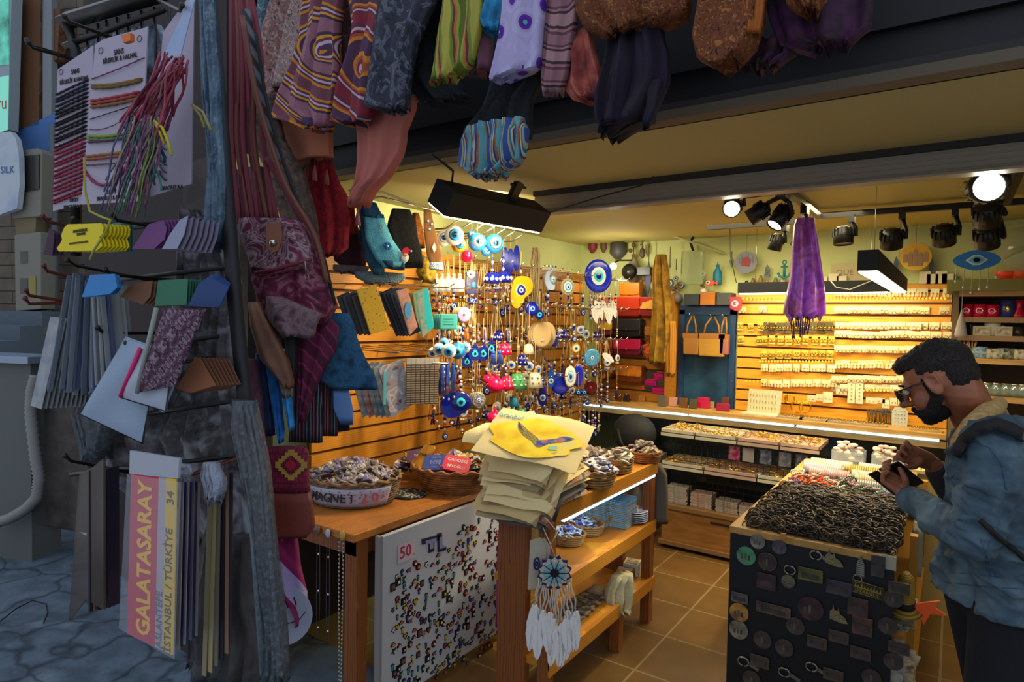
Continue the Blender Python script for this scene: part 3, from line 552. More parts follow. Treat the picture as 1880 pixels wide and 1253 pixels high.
# pouches
CL_W=mat('canvas_grey_white','8A9CB0',.85,bump=.25,bs=200); 
def pouch(pxs,th,m,label,off,name='pouch',cat='pouch',zip_=None,sub=True):
    q=[ST.az(x,y,off) for x,y in pxs]; base=(sum(a for a,z in q)/len(q),sum(z for a,z in q)/len(q)); N=len(q)
    # pillow: subdivide the quad bilinear
    A,B_,C_,D_=[(a-base[0],z-base[1]) for a,z in q]
    def f(s):
        def g(u,v):
            x=(A[0]*(1-u)+B_[0]*u)*(1-v)+(D_[0]*(1-u)+C_[0]*u)*v; z=(A[1]*(1-u)+B_[1]*u)*(1-v)+(D_[1]*(1-u)+C_[1]*u)*v
            e=(max(0,4*u*(1-u))*max(0,4*v*(1-v)))**.35
            return V((x,s*(th/2*e+.0012)+ (.004*math.sin(u*7+v*5)*e),z))
        return g
    b=MB(); b.grid(f(-1),14,14); b.grid(f(1),14,14)
    # rim
    t=thing(name,label,cat,ST.w(base[0],base[1],off),ST.rz)
    b.build('body',m,t)
    b=MB(); b.tube([V((x,0,z)) for x,z in (A,B_,C_,D_)],.003,5,True); b.build('seam',m,t)
    if zip_:
        (x0,y0,x1,y1,mm)=zip_; a=ST.az(x0,y0,off); c=ST.az(x1,y1,off); b=MB(); b.tube([V((a[0]-base[0],-.006,a[1]-base[1])),V((c[0]-base[0],-.006,c[1]-base[1]))],.005,6); b.build('zip',mm,t)
    return t
pouch([(232,620),(290,640),(262,814),(148,760)],.018,CL_W,'plain pale blue-white canvas pouch hanging askew, lowest one',.13)
pouch([(262,640),(318,640),(305,755),(222,730)],.014,mat('canvas_pink_edge','A0A8B8',.85),'white canvas pouch with a bright pink zip behind the carpet pouch',.155,zip_=(262,640,226,728,mat('zip_pink','D0206A',.5)))
pouch([(300,690),(322,700),(300,756),(250,728)],.012,CL_W,'small white pouch corner peeping out under the carpet pouch',.14)
PAIS=mat('paisley_maroon','4A2A3A',.85,pat=dict(t='magic',s=26,d=2.2,c=['2E1826','55324A','8E7A88','3E2032']),bump=.3)
pouch([(300,568),(376,568),(322,706),(252,722)],.016,PAIS,'maroon carpet-weave pouch with grey medallion, tilted on its hook',.17,zip_=(292,566,256,722,mat('zip_cream','8A9088',.6)))
# long clear bags with sticks
smoke=mat('smoky_film','4A4038',.2,alpha=.55,spec=.9,pat=dict(t='noise',s=3,c=['3A3028','5E5248'],m=(5,5,.6)))
cut('clear_bag',[(172,858),(192,842),(192,1120),(160,1100),(128,1140),(148,870)],ST,.006,smoke,'long empty smoky plastic bag hanging on the lowest left hook','plastic bag',off=.06)
t=thing('souvenir_strips','stack of narrow dark souvenir strips in plastic beside the number plates','strips',ST.hit(185,980,.05),ST.rz); a0,z0=ST.az(185,980,.05)
for i,h in enumerate(['2A2430','5E4A40','1C1A2A','6A5A50','2E2636']):
    a=ST.az(172+i*4,862,.05); e=ST.az(176+i*4,1120,.05); b=MB(); b.box(((a[0]+e[0])/2-a0,.006*i,(a[1]+e[1])/2-z0),(.006,.03,abs(a[1]-e[1]))); b.build('strip',col(h,.3),t)
# number plates
def plate(pxs,off,label,front):
    q=[ST.az(x,y,off) for x,y in pxs]; L0=V((q[0][0],0,q[0][1]))
    t=thing('number_plate',label,'number plate',ST.w(q[0][0],q[0][1],off),ST.rz,None if front else 'souvenir plates behind the red one')
    def pt(u,v): # u across 0..1, v down 0..1
        x=(q[0][0]*(1-u)+q[1][0]*u)*(1-v)+(q[3][0]*(1-u)+q[2][0]*u)*v; z=(q[0][1]*(1-u)+q[1][1]*u)*(1-v)+(q[3][1]*(1-u)+q[2][1]*u)*v
        return x-L0.x,z-L0.z
    return t,pt
t,pt=plate([(242,870),(325,880),(318,1203),(234,1163)],.16,'red and yellow souvenir number plate with club lettering in a clear bag',True)
RED=mat('plate_red','C02A44',.35); YLP=mat('plate_yellow','D8B414',.35); WTP=mat('plate_white','A8A4AC',.4)
for nm,u0,u1,m in (('red_field',0,.62,RED),('white_field',.62,.78,WTP),('yellow_field',.78,1,YLP)):
    b=MB(); b.prism([pt(u0,0),pt(u1,0),pt(u1,1),pt(u0,1)],-.0015,.0015); b.build(nm,m,t)
x,z=pt(.36,.5); x0,z0_=pt(.36,0); x1,z1_=pt(.36,1); ang=math.atan2(x1-x0,-(z1_-z0_))
letters('GALATASARAY',.057,mat('plate_gold','F0B818',.4),t,(x,-.0022,z),rot=(PI/2,-PI/2-ang*.6,0),bold=.0015,sx=.86)
x,z=pt(.70,.80); letters('ASLANTEPE',.025,mat('plate_grey','6A6870',.5),t,(x,-.0022,z-.01),rot=(PI/2,-PI/2-ang*.6,0),sx=.95)
x,z=pt(.89,.64); letters('İSTANBUL / TÜRKİYE',.0275,mat('plate_ink','5A4A10',.5),t,(x,-.0022,z),rot=(PI/2,-PI/2-ang*.6,0))
x,z=pt(.89,.11); letters('34',.030,mat('plate_ink','5A4A10',.5),t,(x,-.0022,z),rot=(PI/2,-PI/2-ang*.6,0))
b=MB(); b.prism([(pt(0,0)[0]-.004,.0),(pt(1,0)[0]+.006,pt(1,0)[1]+.002),(pt(1,0)[0]+.01,.048),(pt(0,0)[0]-.002,.05)],-.003,.003); b.build('header_strip',mat('bag_header','A8AEB8',.3,alpha=.85),t)
b=MB(); b.prism([(-.006,0),(pt(1,0)[0]+.02,0),(pt(1,1)[0]+.012,pt(1,1)[1]-.004),(pt(0,1)[0]-.018,pt(0,1)[1]+.01)],-.007,-.0062); b.build('clear_sleeve',mat('sleeve','C8C8D0',.1,alpha=.12,spec=1),t)
for i,h in enumerate(['8A8488','1E2450','9A948E','262C58','6E6A70','1A2048','8A8078']):
    t=thing('number_plate','plate edge in the stack behind the red and yellow number plate','number plate',ST.hit(330+i*5,1040,.14-.012*i),ST.rz,'souvenir plates behind the red one')
    a=ST.az(330+i*5,885,.14-.012*i); e=ST.az(322+i*5.5,1190-i*4,.14-.012*i); m_=ST.az(330+i*5,1040,.14-.012*i)
    b=MB(); b.prism([(a[0]-m_[0],a[1]-m_[1]),(a[0]-m_[0]+.012,a[1]-m_[1]),(e[0]-m_[0]+.012,e[1]-m_[1]),(e[0]-m_[0],e[1]-m_[1])],-.001,.001); b.build('plate',col(h,.3),t)
for i,h in enumerate(['8A7E5E','A09468','6E6A5A','1E1C24','8A6E5A','3A3640']):
    t=thing('number_plate','narrow plate edge in the bag right of the red number plate','number plate',ST.hit(380+i*5,1000,.05),ST.rz,'plates in the second bag'); m_=ST.az(380+i*5,1000,.05)
    a=ST.az(384+i*4.5,870,.05); e=ST.az((372,380,388,396,402,405)[i],(1240,1235,1225,1215,1205,1180)[i],.05)
    b=MB(); b.prism([(a[0]-m_[0],a[1]-m_[1]),(a[0]-m_[0]+.014,a[1]-m_[1]),(e[0]-m_[0]+.012,e[1]-m_[1]),(e[0]-m_[0],e[1]-m_[1])],-.002+.004*i,.000+.004*i); b.build('plate',col(h,.3),t)
crump('bag_header',[(848,270,345),(860,272,350),(880,285,345),(895,300,340)],ST,.02,mat('bag_header2','9AA4B4',.25,alpha=.8,bump=1,bs=60),'whitish folded top of the plastic bags above the number plate',.10,fa=.6,seed=2)
crump('bag_header',[(850,378,398),(875,372,410),(900,380,410),(918,388,402)],ST,.02,mat('bag_header2','9AA4B4',.25,alpha=.8,bump=1,bs=60),'whitish knotted bag top right of the number plates',.08,fa=.6,seed=6)
# ================= scarves hanging over the entrance =================
SC=PL((0,1.92,0),0)
rail=MB(); rail.tube([(-2.7,1.95,3.3),(1.2,1.95,3.3)],.015,8); rail.build('scarf_rail',BLK,label='black rail above the entrance from which the scarves hang',cat='rail')
S_=lambda n,**k: mat(n,'808080',.8,pat=k,bump=.15,bs=120)
floral=S_('scarf_floral',t='cells' if 0 else 'noise',s=16,d=2,c=['2A2028','8A5A50','5A4048','A08078','3A3A30'],rg=(.32,.68))
floral2=S_('scarf_floral_blue',t='noise',s=20,d=2,c=['1A2230','4A6A7A','2A3A44','7A98A0'],rg=(.35,.65))
floral3=S_('scarf_floral_grey',t='noise',s=15,d=3,c=['3A2A26','9A7A6A','6A5A6A','B0988A','4A3A3A'],rg=(.33,.66))
swirl=S_('scarf_swirl',t='rings',s=1.5,d=7,c=['6A3A4A','C07A10','4A2A4A','B8A0B0','5A3048','D08A10','3A2A4A','8A5A6A'],rg=(.0,1),i='CONSTANT')
swirl2=S_('scarf_swirl_red',t='rings',s=2.0,d=8,c=['7A2030','5A2A40','C0A0AA','6A1E38','9A4A30','C87A10','4A2A48'],rg=(.0,1),i='CONSTANT',m=(1,1,.8))
denim=S_('scarf_denim',t='noise',s=12,d=2.5,c=['14141C','2C3040','1E2230','5A6070','20202A'],rg=(.35,.68))
green=S_('scarf_green_stripe',t='wave',s=2.6,d=1.2,ds=2,c=['5A6A1E','98A03A','B8743A','7A2A3A','6A8A2A','A8A040'],rg=(0,1),i='CONSTANT',b='X')
flower=S_('scarf_white_violet',t='vor',s=12,c=['4AA8B0','4A1A8A','5A1E9A','A098C0','AEA6CC','B0A8D0','A8A0C8','A8A0C8'],rg=(0,.75),i='CONSTANT')
pinkfl=S_('scarf_pink_swirl',t='rings',s=3,d=5,c=['8A6068','5A3A44','9A6A70','3A2A34','A0787A'],rg=(0,1),i='CONSTANT')
redfl=S_('scarf_red_soft',t='noise',s=9,c=['3A1A24','8A3A34','C06A5A','5A2030'])
gold=S_('scarf_gold_lace',t='noise',s=34,d=3,c=['1E0E06','7A3E16','54280E','A06428'],rg=(.35,.65))
violet=S_('scarf_dark_violet',t='noise',s=5,c=['0A080C','1C1028','100A12'])
violet2=S_('scarf_plum',t='noise',s=8,c=['1A1018','4A2048','24141E','5A2A3A'])
stripe=S_('scarf_blue_stripe',t='wave',s=4.5,d=.5,c=['2A4A8A','A09878','1E6A8A','B8B090','1E3A7A','9A5A24','5A9AA0'],rg=(0,1),i='CONSTANT',b='X')
dark=S_('scarf_black_teal',t='noise',s=14,d=2,c=['0C0C10','1A2228','101014','2A4650'],rg=(.3,.75))
pinkp=mat('scarf_plain_pink','B4685C',.85,bump=.3,bs=250); peach=mat('scarf_peach','B06A4C',.9,bump=.4,bs=250)
def scarf(rows,m,label,off=0,dep=.10,folds=3,fa=.3,rg=.0,seed=0,**k):
    if rows[0][0]==-60:
        _,l_,r_=rows[0]; za=SC.az((l_+r_)/2,-60,off)[1]; zb=SC.az((l_+r_)/2,-160,off)[1]; py=-60-100*(3.31-za)/(zb-za)
        if py<-70: rows=[(py,l_+.12*(r_-l_),r_-.12*(r_-l_))]+rows
    o=drape('scarf',rows,SC,dep*.55,m,label,'scarf',off=off,folds=folds,fa=fa*1.2,ragged=rg,seed=seed,**k)
    return o
scarf([(-60,485,520),(40,470,505),(150,485,515),(180,495,515)],floral2,'small blue-green patterned scarf at the far left of the scarf row',.0,folds=2,seed=1)
scarf([(-60,520,560),(40,485,550),(110,475,540),(170,478,530),(212,492,520)],floral,'dusky pink scarf with dark blossoms next to the blue-green one',.03,folds=3,seed=2)
scarf([(-60,560,600),(30,525,590),(100,515,575),(160,505,560)],floral3,'grey beige floral scarf in the second layer from the left',.06,folds=3,seed=3)
scarf([(-60,570,640),(20,560,630),(60,560,622),(110,545,620),(160,520,618),(205,504,612),(222,540,605),(238,570,600)],swirl,'wide orange and plum marbled scarf with white swirl lines',.11,dep=.14,folds=4,fa=.3,seed=4)
scarf([(-60,640,715),(40,650,712),(95,640,700),(160,620,688),(215,612,680),(228,640,672)],swirl2,'red and orange marbled scarf with thin white lines beside the plum one',.09,dep=.12,folds=3,seed=5)
scarf([(-60,700,800),(20,690,800),(90,686,765),(150,680,752),(185,672,748),(205,715,745)],denim,'dark slate denim-patterned scarf with pale blue blossom',.13,dep=.12,folds=3,fa=.2,seed=6,rg=.01)
scarf([(-60,770,900),(40,740,840),(140,745,830),(190,790,860)],dark,'black scarf behind the denim-patterned and green ones',-.02,dep=.12,folds=4,seed=7)
scarf([(-60,820,895),(0,815,885),(60,802,882),(128,792,868),(150,790,845)],green,'lime green scarf with orange and red stripes',.13,dep=.11,folds=3,fa=.25,seed=8)
scarf([(-60,870,905),(40,868,905),(100,860,902),(138,862,898)],mat('scarf_pink_green','7A5A5A',.8,pat=dict(t='wave',s=5,d=1,c=['9A4A70','6A7A3A','8A5A6A'],b='X')),'pink and olive scarf half behind the lime green one',.06,folds=2,seed=9)
scarf([(-60,900,935),(10,890,930),(40,882,922),(60,895,915)],mat('scarf_turquoise','1E78A8',.7,pat=dict(t='noise',s=14,c=['0E3A5A','2A98D0','1A5A7A'])),'bright turquoise scarf tip beside the white one with violet flowers',.10,folds=2,seed=10)
scarf([(-60,930,1010),(10,928,1002),(60,922,996),(110,910,992),(135,902,990),(148,905,930)],flower,'white scarf printed with violet flowers with turquoise centres',.15,dep=.11,folds=3,fa=.2,seed=11)
scarf([(130,905,990),(165,900,992),(190,890,980),(230,858,970),(262,852,972)],dark,'dark scarf under the violet-flowered one',.05,dep=.12,folds=5,fa=.5,seed=12)
scarf([(-60,1005,1065),(20,1002,1062),(80,1000,1052),(140,998,1042),(175,1000,1030)],pinkfl,'dusty pink scarf with large dark spiral curls',.12,dep=.10,folds=2,fa=.2,seed=13)
scarf([(60,1045,1085),(120,1045,1100),(160,1040,1110),(178,1050,1108),(186,1075,1105)],redfl,'soft red watercolour scarf below the spiral one',.08,dep=.1,folds=3,fa=.4,seed=14)
scarf([(225,865,960),(250,855,972),(300,848,962),(312,862,940),(326,880,920)],stripe,'blue, white and ochre striped scarf hanging lowest in the scarf row',.12,dep=.12,folds=6,fa=.45,rg=.012,seed=15)
scarf([(-60,1060,1250),(0,1070,1262),(30,1080,1268),(50,1105,1262),(70,1125,1180)],gold,'bunched rust and gold lace scarf over the dark beam',.12,dep=.2,folds=4,fa=.22,seed=16)
scarf([(60,1120,1215),(110,1110,1225),(160,1100,1222),(205,1098,1205),(225,1105,1200),(247,1110,1125)],violet,'blackish violet fringed scarf with pointed tips',.10,dep=.14,folds=4,fa=.5,rg=.03,seed=17)
scarf([(150,1180,1215),(200,1180,1205),(237,1180,1190)],violet,'narrow dark violet scarf point right of the fringed scarf',.12,dep=.05,folds=1,seed=27)
scarf([(-60,1300,1400),(10,1285,1402),(60,1275,1398),(100,1282,1385),(122,1310,1360)],gold,'rounded gold-brown lace scarf loop hanging low',.14,dep=.2,folds=2,fa=.2,seed=18)
scarf([(-60,1370,1410),(20,1362,1402),(45,1365,1398),(66,1368,1392)],mat('scarf_amber','A0561A',.8,bump=.4),'amber scarf end tucked against the gold-brown loop',.18,dep=.06,folds=2,seed=19)
scarf([(-60,1440,1535),(0,1445,1525),(18,1460,1510),(26,1475,1500)],gold,'small rust lace scarf end at the top of the beam',.16,dep=.12,folds=3,seed=20)
scarf([(-60,1400,1600),(20,1420,1605),(70,1440,1600),(90,1490,1560)],violet2,'dark plum scarf spread behind the rust lace end',.05,dep=.14,folds=4,fa=.25,seed=21)
scarf([(70,1380,1470),(110,1360,1460),(128,1365,1430)],violet2,'crumpled dark scarf hem below the gold-brown loop',.03,dep=.1,folds=4,fa=.5,seed=22)
# plain ones lower left
scarf([(195,500,610),(225,492,612),(250,515,606),(285,528,606),(298,524,608)],peach,'plain peach brown knitted scarf folded under the marbled ones',-.04,dep=.12,folds=2,fa=.2,seed=23)
scarf([(190,660,770),(215,658,765),(250,662,745),(290,660,738),(330,655,715),(350,650,690),(380,645,668)],pinkp,'plain dusty pink scarf trailing down over the gloves',-.02,dep=.12,folds=3,fa=.3,seed=24)
scarf([(-60,600,700),(60,590,680),(180,600,680)],floral,'dark floral scarf in the shadow behind the marbled scarves',-.06,dep=.1,folds=4,seed=25)
scarf([(180,460,500),(260,470,520),(330,500,560),(400,520,575),(450,540,580)],mat('scarf_brown_lace','3E2E26',.9,pat=dict(t='noise',s=30,c=['1E1614','5A463A'])),'brown crocheted scarf hanging between the bag straps and red hats',.10,dep=.1,folds=4,seed=26)
# ================= bags on the inner side of the rack =================
SB=PL(at(530,586,1.85),38)
MAR=mat('kilim_maroon','5A1A34',.85,pat=dict(t='noise',s=11,d=3.5,dt=1,c=['3E1024','5E1834','701E40','8A5A66','4A1228'],rg=(.35,.68)),bump=.3,bs=150)
MAR2=mat('kilim_wine_stripe','6A1A44',.85,pat=dict(t='wave',s=7,d=1.5,c=['5E1438','8A2A5E','701C48','4A1028'],b='DIAGONAL'),bump=.3,bs=150)
LEA=mat('leather_brown','6A3A2C',.45,bump=.2,bs=60); LEA2=mat('leather_tan','84543E',.5,bump=.2)
def sl(px,py,off,base): a,z=SB.az(px,py,off); return V((a-base[0],-off,z-base[1]))
base=SB.az(510,410,0); 
bp=thing('backpack','maroon floral carpet-weave backpack with brown leather snap tab','backpack',SB.w(base[0],base[1],0),SB.rz)
drape('body',[(412,452,560),(430,448,572),(470,460,588),(520,468,605),(560,480,618),(595,500,600)],SB,.13,MAR,off=.08,folds=3,fa=.10,parent=bp,base=(base[0],base[1]),seed=1,nu=20).location=(0,-.08,0)
drape('top_flap',[(408,448,556),(425,446,565),(455,455,580),(490,468,585),(500,470,580)],SB,.15,mat('kilim_grey_flower','6A3A4C',.85,pat=dict(t='noise',s=9,d=4,dt=1,c=['501830','8A7076','5A1C36','A08C90','6A2442'],rg=(.38,.64)),bump=.3),off=.085,folds=2,fa=.06,parent=bp,base=base,seed=2,nu=20).location=(0,-.09,0)
tabp=[sl(x,y,.17,base) for x,y in [(490,412),(517,408),(520,440),(512,462),(502,465),(492,455)]]
b=MB(); b.prism([(p.x,p.z) for p in tabp],-.181,-.174); b.build('snap_tab',LEA2,bp)
p=sl(504,447,.17,base); b=MB(); b.lathe([(.001,.012),(.008,.008),(.010,0)],14,(p.x,-.181,p.z),'Y'); b.build('snap_button',CHR,bp)
b=MB(); b.tube([sl(x,y,.168,base) for x,y in [(468,502),(500,496),(540,485),(572,476)]],.005,6); b.tube([sl(x,y,.168,base) for x,y in [(472,508),(505,502),(542,492),(574,483)]],.003,6); b.build('zip',mat('zip_maroon','6A2030',.5),bp)
b=MB(); b.tube([sl(560,480,.175,base),sl(562,500,.18,base)],.003,5); b.torus(sl(563,508,.18,base),.008,.0015,12,4,sx=.6); b.build('zip_pull',SIL,bp)
q=MAR2
drape('front_pocket',[(545,490,520),(575,490,590),(600,500,580),(620,520,575)],SB,.05,mat('kilim_grey_maroon','5A4048',.85,pat=dict(t='noise',s=12,d=3,c=['3A1A26','7A6468','5A2A3E'])),off=.15,folds=2,fa=.2,parent=bp,base=base,seed=3,nu=16).location=(0,-.15,0)
def straps(x0,x1,n,label,cols,off,tgt,w=.006):
    for i in range(n):
        u=i/max(1,n-1); c=cols[i%len(cols)]; pts=[SB.hit(x0+(x1-x0)*u*.6,-20,off),SB.hit(x0+(x1-x0)*u,110,off+.02),SB.hit(x0+(x1-x0)*u+8*math.sin(i*2),260,off),SB.hit(*tgt(u),off)]
        P=[]
        for k in range(3):
            for s in range(6): t=s/6; P.append(pts[k]*(1-t)+pts[k+1]*t)
        P.append(pts[3])
        for _ in range(3): P=[P[0]]+[(P[j-1]+P[j]*2+P[j+1])/4 for j in range(1,len(P)-1)]+[P[-1]]
        b=MB(); b.tube(P,w,6); b.build('bag_strap',c,label=label+' '+['of dusty red cord','of maroon braid','of dark leather','of rose cord'][i%4]+(' hanging in front' if i<4 else ' hanging behind'),cat='bag strap',group=label+' '+str(i%4)+str(i<4))
ROSE=mat('strap_rose','7A3440',.8,bump=.3,bs=150); WIN=mat('strap_wine','5A1E2C',.8,bump=.3,bs=150)
straps(425,482,9,'long shoulder-bag strap',[ROSE,WIN,LEA,ROSE],.05,lambda u:(440+u*70,412),.008)
def strap(pxs,off,m,label,w=.008,flat=False):
    P=[SB.hit(x,y,off) for x,y in pxs]; Q=[]
    for k in range(len(P)-1):
        for s in range(6): t=s/6; Q.append(P[k]*(1-t)+P[k+1]*t)
    Q.append(P[-1])
    for _ in range(4): Q=[Q[0]]+[(Q[j-1]+Q[j]*2+Q[j+1])/4 for j in range(1,len(Q)-1)]+[Q[-1]]
    b=MB(); b.tube(Q,w,6); return b.build('bag_strap',m,label=label,cat='bag strap')
strap([(445,30),(470,180),(520,340),(580,430),(600,520)],.13,LEA,'long brown leather strap running diagonally across the maroon backpack')
strap([(470,60),(490,200),(540,360),(590,450),(615,560)],.10,BLKM,'thin black strap running down beside the backpack',.005)
strap([(452,20),(476,160),(500,260),(512,300)],.08,mat('strap_black_white','20242E',.6,pat=dict(t='wave',s=14,d=0,c=['14161E','5A6470'],b='DIAGONAL')),'black strap flecked with white beside the red hats',.012)
strap([(490,290),(520,340),(545,390),(575,430)],.06,ROSE,'rose braided strap curling behind the backpack',.009)
# other bags below
def sbag(name,rows,dep,m,label,off,cat='bag',**k): return drape(name,rows,SB,dep,m,label,cat,off=off,**k)
sbag('shoulder_bag',[(575,555,600),(600,535,622),(640,530,618),(690,545,590),(740,550,570),(775,552,560)],.06,MAR2,'wine and pink kilim shoulder bag with spiral motifs, tilted below the backpack',.06,seed=3,fa=.1)
carp=mat('carpet_blue','28506E',.95,pat=dict(t='noise',s=28,dt=5,c=['16344C','2E5C7E','1E4662']),bump=.6,bs=250)
sbag('carpet_bag',[(575,598,640),(620,596,655),(680,585,685),(700,590,690),(716,610,692)],.03,carp,'blue carpet-weave bag hanging right of the kilim bag',.0,seed=4,fa=.15,folds=1)
sbag('leather_bag',[(555,458,478),(600,462,500),(660,480,530),(700,515,538),(712,525,537)],.05,mat('leather_worn','7A5040',.6,pat=dict(t='noise',s=9,c=['5A3628','8E6248'])),'brown leather trimmed bag edge hanging open next to the post',.14,seed=5,folds=1,fa=.1)
sbag('fabric_bag',[(585,490,510),(620,500,545),(680,520,545),(705,528,540)],.05,BLKM,'black lined inside of the open bag beside the leather trim',.11,seed=6)
for i,(rows,c,lb) in enumerate([([(650,470,490),(720,475,498),(800,482,505)],'1E2A44','navy patterned pouch edge hanging beside the post'),([(650,488,500),(720,496,515),(790,508,522),(812,512,520)],'1E5A98','bright blue folded cloth pouch hanging beside the post'),([(690,515,528),(740,522,536),(790,532,540)],'2878B8','sky blue cloth pouch tip behind the bright blue one'),([(660,440,470),(740,450,482),(830,460,488)],'4A2A38','dull maroon woven pouch nearest the post'),([(640,505,525),(690,512,530),(730,520,532)],'6A6058','greyish patterned pouch above the blue ones')]):
    sbag('cloth_pouch',rows,.04,mat('pch_'+c,c,.9,pat=dict(t='noise',s=25,c=[c,'%02X%02X%02X'%tuple(min(255,int(int(c[j:j+2],16)*1.5)) for j in (0,2,4))]),bump=.3),lb,.05+.02*i,'pouch',seed=i,folds=1)
for i,(a_,c_) in enumerate([((560,590,812),'1A141C'),((585,618,800),'241A24'),((600,640,790),'1A1A24')]):
    rows=[(640,a_[0]-20,a_[1]-15),(720,a_[0]-22,a_[1]),(a_[2],a_[0]-30,a_[1]+2)]
    o=sbag('tote_bag',rows,.03,mat('tote_'+c_,c_,.9,pat=dict(t='wave',s=16,d=.5,c=[c_,'7A2A30',c_,'6A8A98',c_],b='X',rg=(0,1),i='CONSTANT') if i<2 else None),['black tote with red and pale blue stitched stripes, frontmost of three','black tote with narrow red border stripes in the middle','plain black tote behind the striped ones'][i],-.02-.03*i,'bag',seed=i,folds=1,fa=.05)
sbag('blue_card',[(715,612,640),(750,612,648),(780,625,648)],.01,mat('pale_blue_card','5A7EB0',.6),'pale blue printed card hanging under the carpet bag',.0,'card',folds=1,fa=.02,seed=2)
# maroon kilim bag with leather bottom
base=SB.az(525,880,.1)
kb=thing('kilim_bag','small bag with red kilim top, brown leather bottom and pompom fringe','bag',SB.w(base[0],base[1],.12),SB.rz)
KR=mat('kilim_red','7A1430',.85,pat=dict(t='brick',s=1,o=.5,g=.0015,bw=.016,rh=.016,ns=30,c=['7A1230','861A3A','5A0E24'],r=(90,0,0)),bump=.2)
def KP(rows,nm,m,dp,y=0): 
    o=drape(nm,rows,SB,dp,m,off=.12,folds=1,fa=.03,parent=kb,base=base,seed=1,nu=18,flat=.35); o.location=(0,y,0); return o
KP([(822,495,560),(832,484,566),(870,484,566),(908,484,568)],'woven_top',KR,.05); KP([(903,483,569),(940,487,575),(970,492,577),(985,497,565)],'leather_bottom',mat('leather_red_brown','6E2A1E',.55,bump=.25,bs=80),.052)
def dia(px,py,r,m,y):
    a,z=SB.az(px,py,.12); a-=base[0]; z-=base[1]; o=[]; n=5
    # stepped diamond
    for qx,qz in ((1,1),(-1,1),(-1,-1),(1,-1)):
        st_=[(r*(n-i)/n,r*(i)/n) for i in range(n)]; pts=[]
        for i in range(n): pts+= [(r*(n-i)/n,r*i/n),(r*(n-i)/n,r*(i+1)/n)]
        if qx*qz<0: pts=pts[::-1]
        o+=[(a+qx*x,z+qz*zz) for x,zz in pts]
    b=MB(); b.prism(o,y-.002,y); b.build('motif',m,kb)
dia(540,850,.042,mat('kilim_cream','A8883A',.9),-.027); dia(540,850,.026,KR,-.029); dia(540,850,.015,mat('kilim_bright_red','A01830',.9),-.031)
dia(492,872,.009,mat('kilim_cream','A8883A',.9),-.027)
b=MB()
for i in range(13):
    u=i/12; p=sl(497+u*78,985-u*12+math.sin(u*3)*4,.12,base); b.ball((p.x,-.0,p.z),.006,6)
    b.tube([(p.x,0,p.z),(p.x+.005,0,p.z+.012)],.002,4)
b.build('pompom_trim',mat('trim_mauve','6E5A66',.9),kb)
b=MB(); b.tube([sl(490,840,.12,base),sl(480,910,.12,base),sl(482,960,.12,base)],.006,6); b.build('side_trim',mat('trim_mauve','6E5A66',.9),kb)
# magenta cloth and round white disc
drape('beach_towel',[(985,500,545),(1040,502,553),(1090,508,562),(1130,540,560),(1142,545,556)],SB,.05,mat('towel_magenta','8A1850',.9,pat=dict(t='wave',s=2.4,d=.6,c=['7A1248','8E1A56','7E144C','9A8AB0'],b='DIAGONAL',rg=(0,1.0),i='CONSTANT'),bump=.3,bs=200),'magenta woven towel with a white stripe below the kilim bag','towel',off=.08,folds=2,fa=.3,seed=2)
p=SB.hit(515,1130,.10); ds=thing('round_label','white round paper disc with black handwritten letters','paper disc',p,SB.rz)
b=MB(); b.disk((0,0,0),.088,.002,32); b.build('paper',mat('disc_paper','9A9EB0',.7),ds)
letters('R T I',.034,INK,ds,(.012,-.002,.03),rot=(PI/2,-.3,0)); b=MB(); b.tube([(.0,-.002,-.03),(.05,-.002,-.015),(.07,-.002,.01)],.0012,4); b.build('pen_line',INK,ds)
# ================= gloves, hats, notebooks =================
GW=PL((-2.42,2.6,0),62)
b=MB(); b.tube([GW.hit(610,372,-.06),GW.hit(700,362,-.02),GW.hit(880,408,.0)],.006,6); b.build('hanging_wire',CHR,label='sagging metal wire carrying the gloves and hats under the soffit',cat='wire')
def gl(rows,m,label,off,cat='glove',dep=.05,name='knitted_glove',**k):
    k.setdefault('folds',1); k.setdefault('fa',.14)
    return drape(name,rows,GW,dep,m,label,cat,off=off,**k)
knit=lambda n,c,c2: mat(n,c,.95,pat=dict(t='noise',s=40,c=[c2,c]),bump=.7,bs=120)
REDK=knit('knit_red','8A0A1E','5A0614')
gl([(295,570,610),(340,562,628),(400,560,640),(455,566,640),(470,580,620)],REDK,'pair of bright red fuzzy knitted hats with pink tassels, frontmost',.14,'hat',name='knitted_hat',dep=.10,folds=3,seed=1)
gl([(310,560,580),(400,556,570),(462,560,575)],REDK,'second red knitted hat behind the first',.02,'hat',name='knitted_hat',folds=2,seed=2)
gl([(330,600,620),(380,620,650),(430,635,655)],knit('knit_orange_red','A82410','701408'),'orange-red knitted scarf end beside the red hats',.06,'scarf',name='knitted_scarf',seed=3)
for x,c,l in ((578,'9A5A60','left'),(600,'8A5048','right')):
    t=thing('tassel',f'pale pink yarn tassel hanging over the red hats, the {"paler upper" if c[0]=="9" else "browner lower"} one','tassel',GW.hit(x,312 if x<590 else 320,.22),GW.rz)
    b=MB(); b.lathe([(.013,-.05),(.010,-.01),(.004,.012),(.005,.02)],10); b.build('fringe',mat('tas'+c,c,.9,bump=.5,bs=200),t); b=MB(); b.tube([(0,0,.02),(0,0,.10)],.0015,4); b.build('cord',mat('tas'+c,c),t)
t=thing('tassel','long dusty pink tassel beside the blue knitted gloves','tassel',GW.hit(657,395,.2),GW.rz)
b=MB(); b.lathe([(.016,-.05),(.012,-.01),(.005,.015),(.006,.03)],10); b.build('fringe',mat('tas9A5A60','9A5A60'),t); b=MB(); b.tube([(0,0,.03),(.0,0,.12)],.002,4); b.build('cord',mat('tas9A5A60','9A5A60'),t)
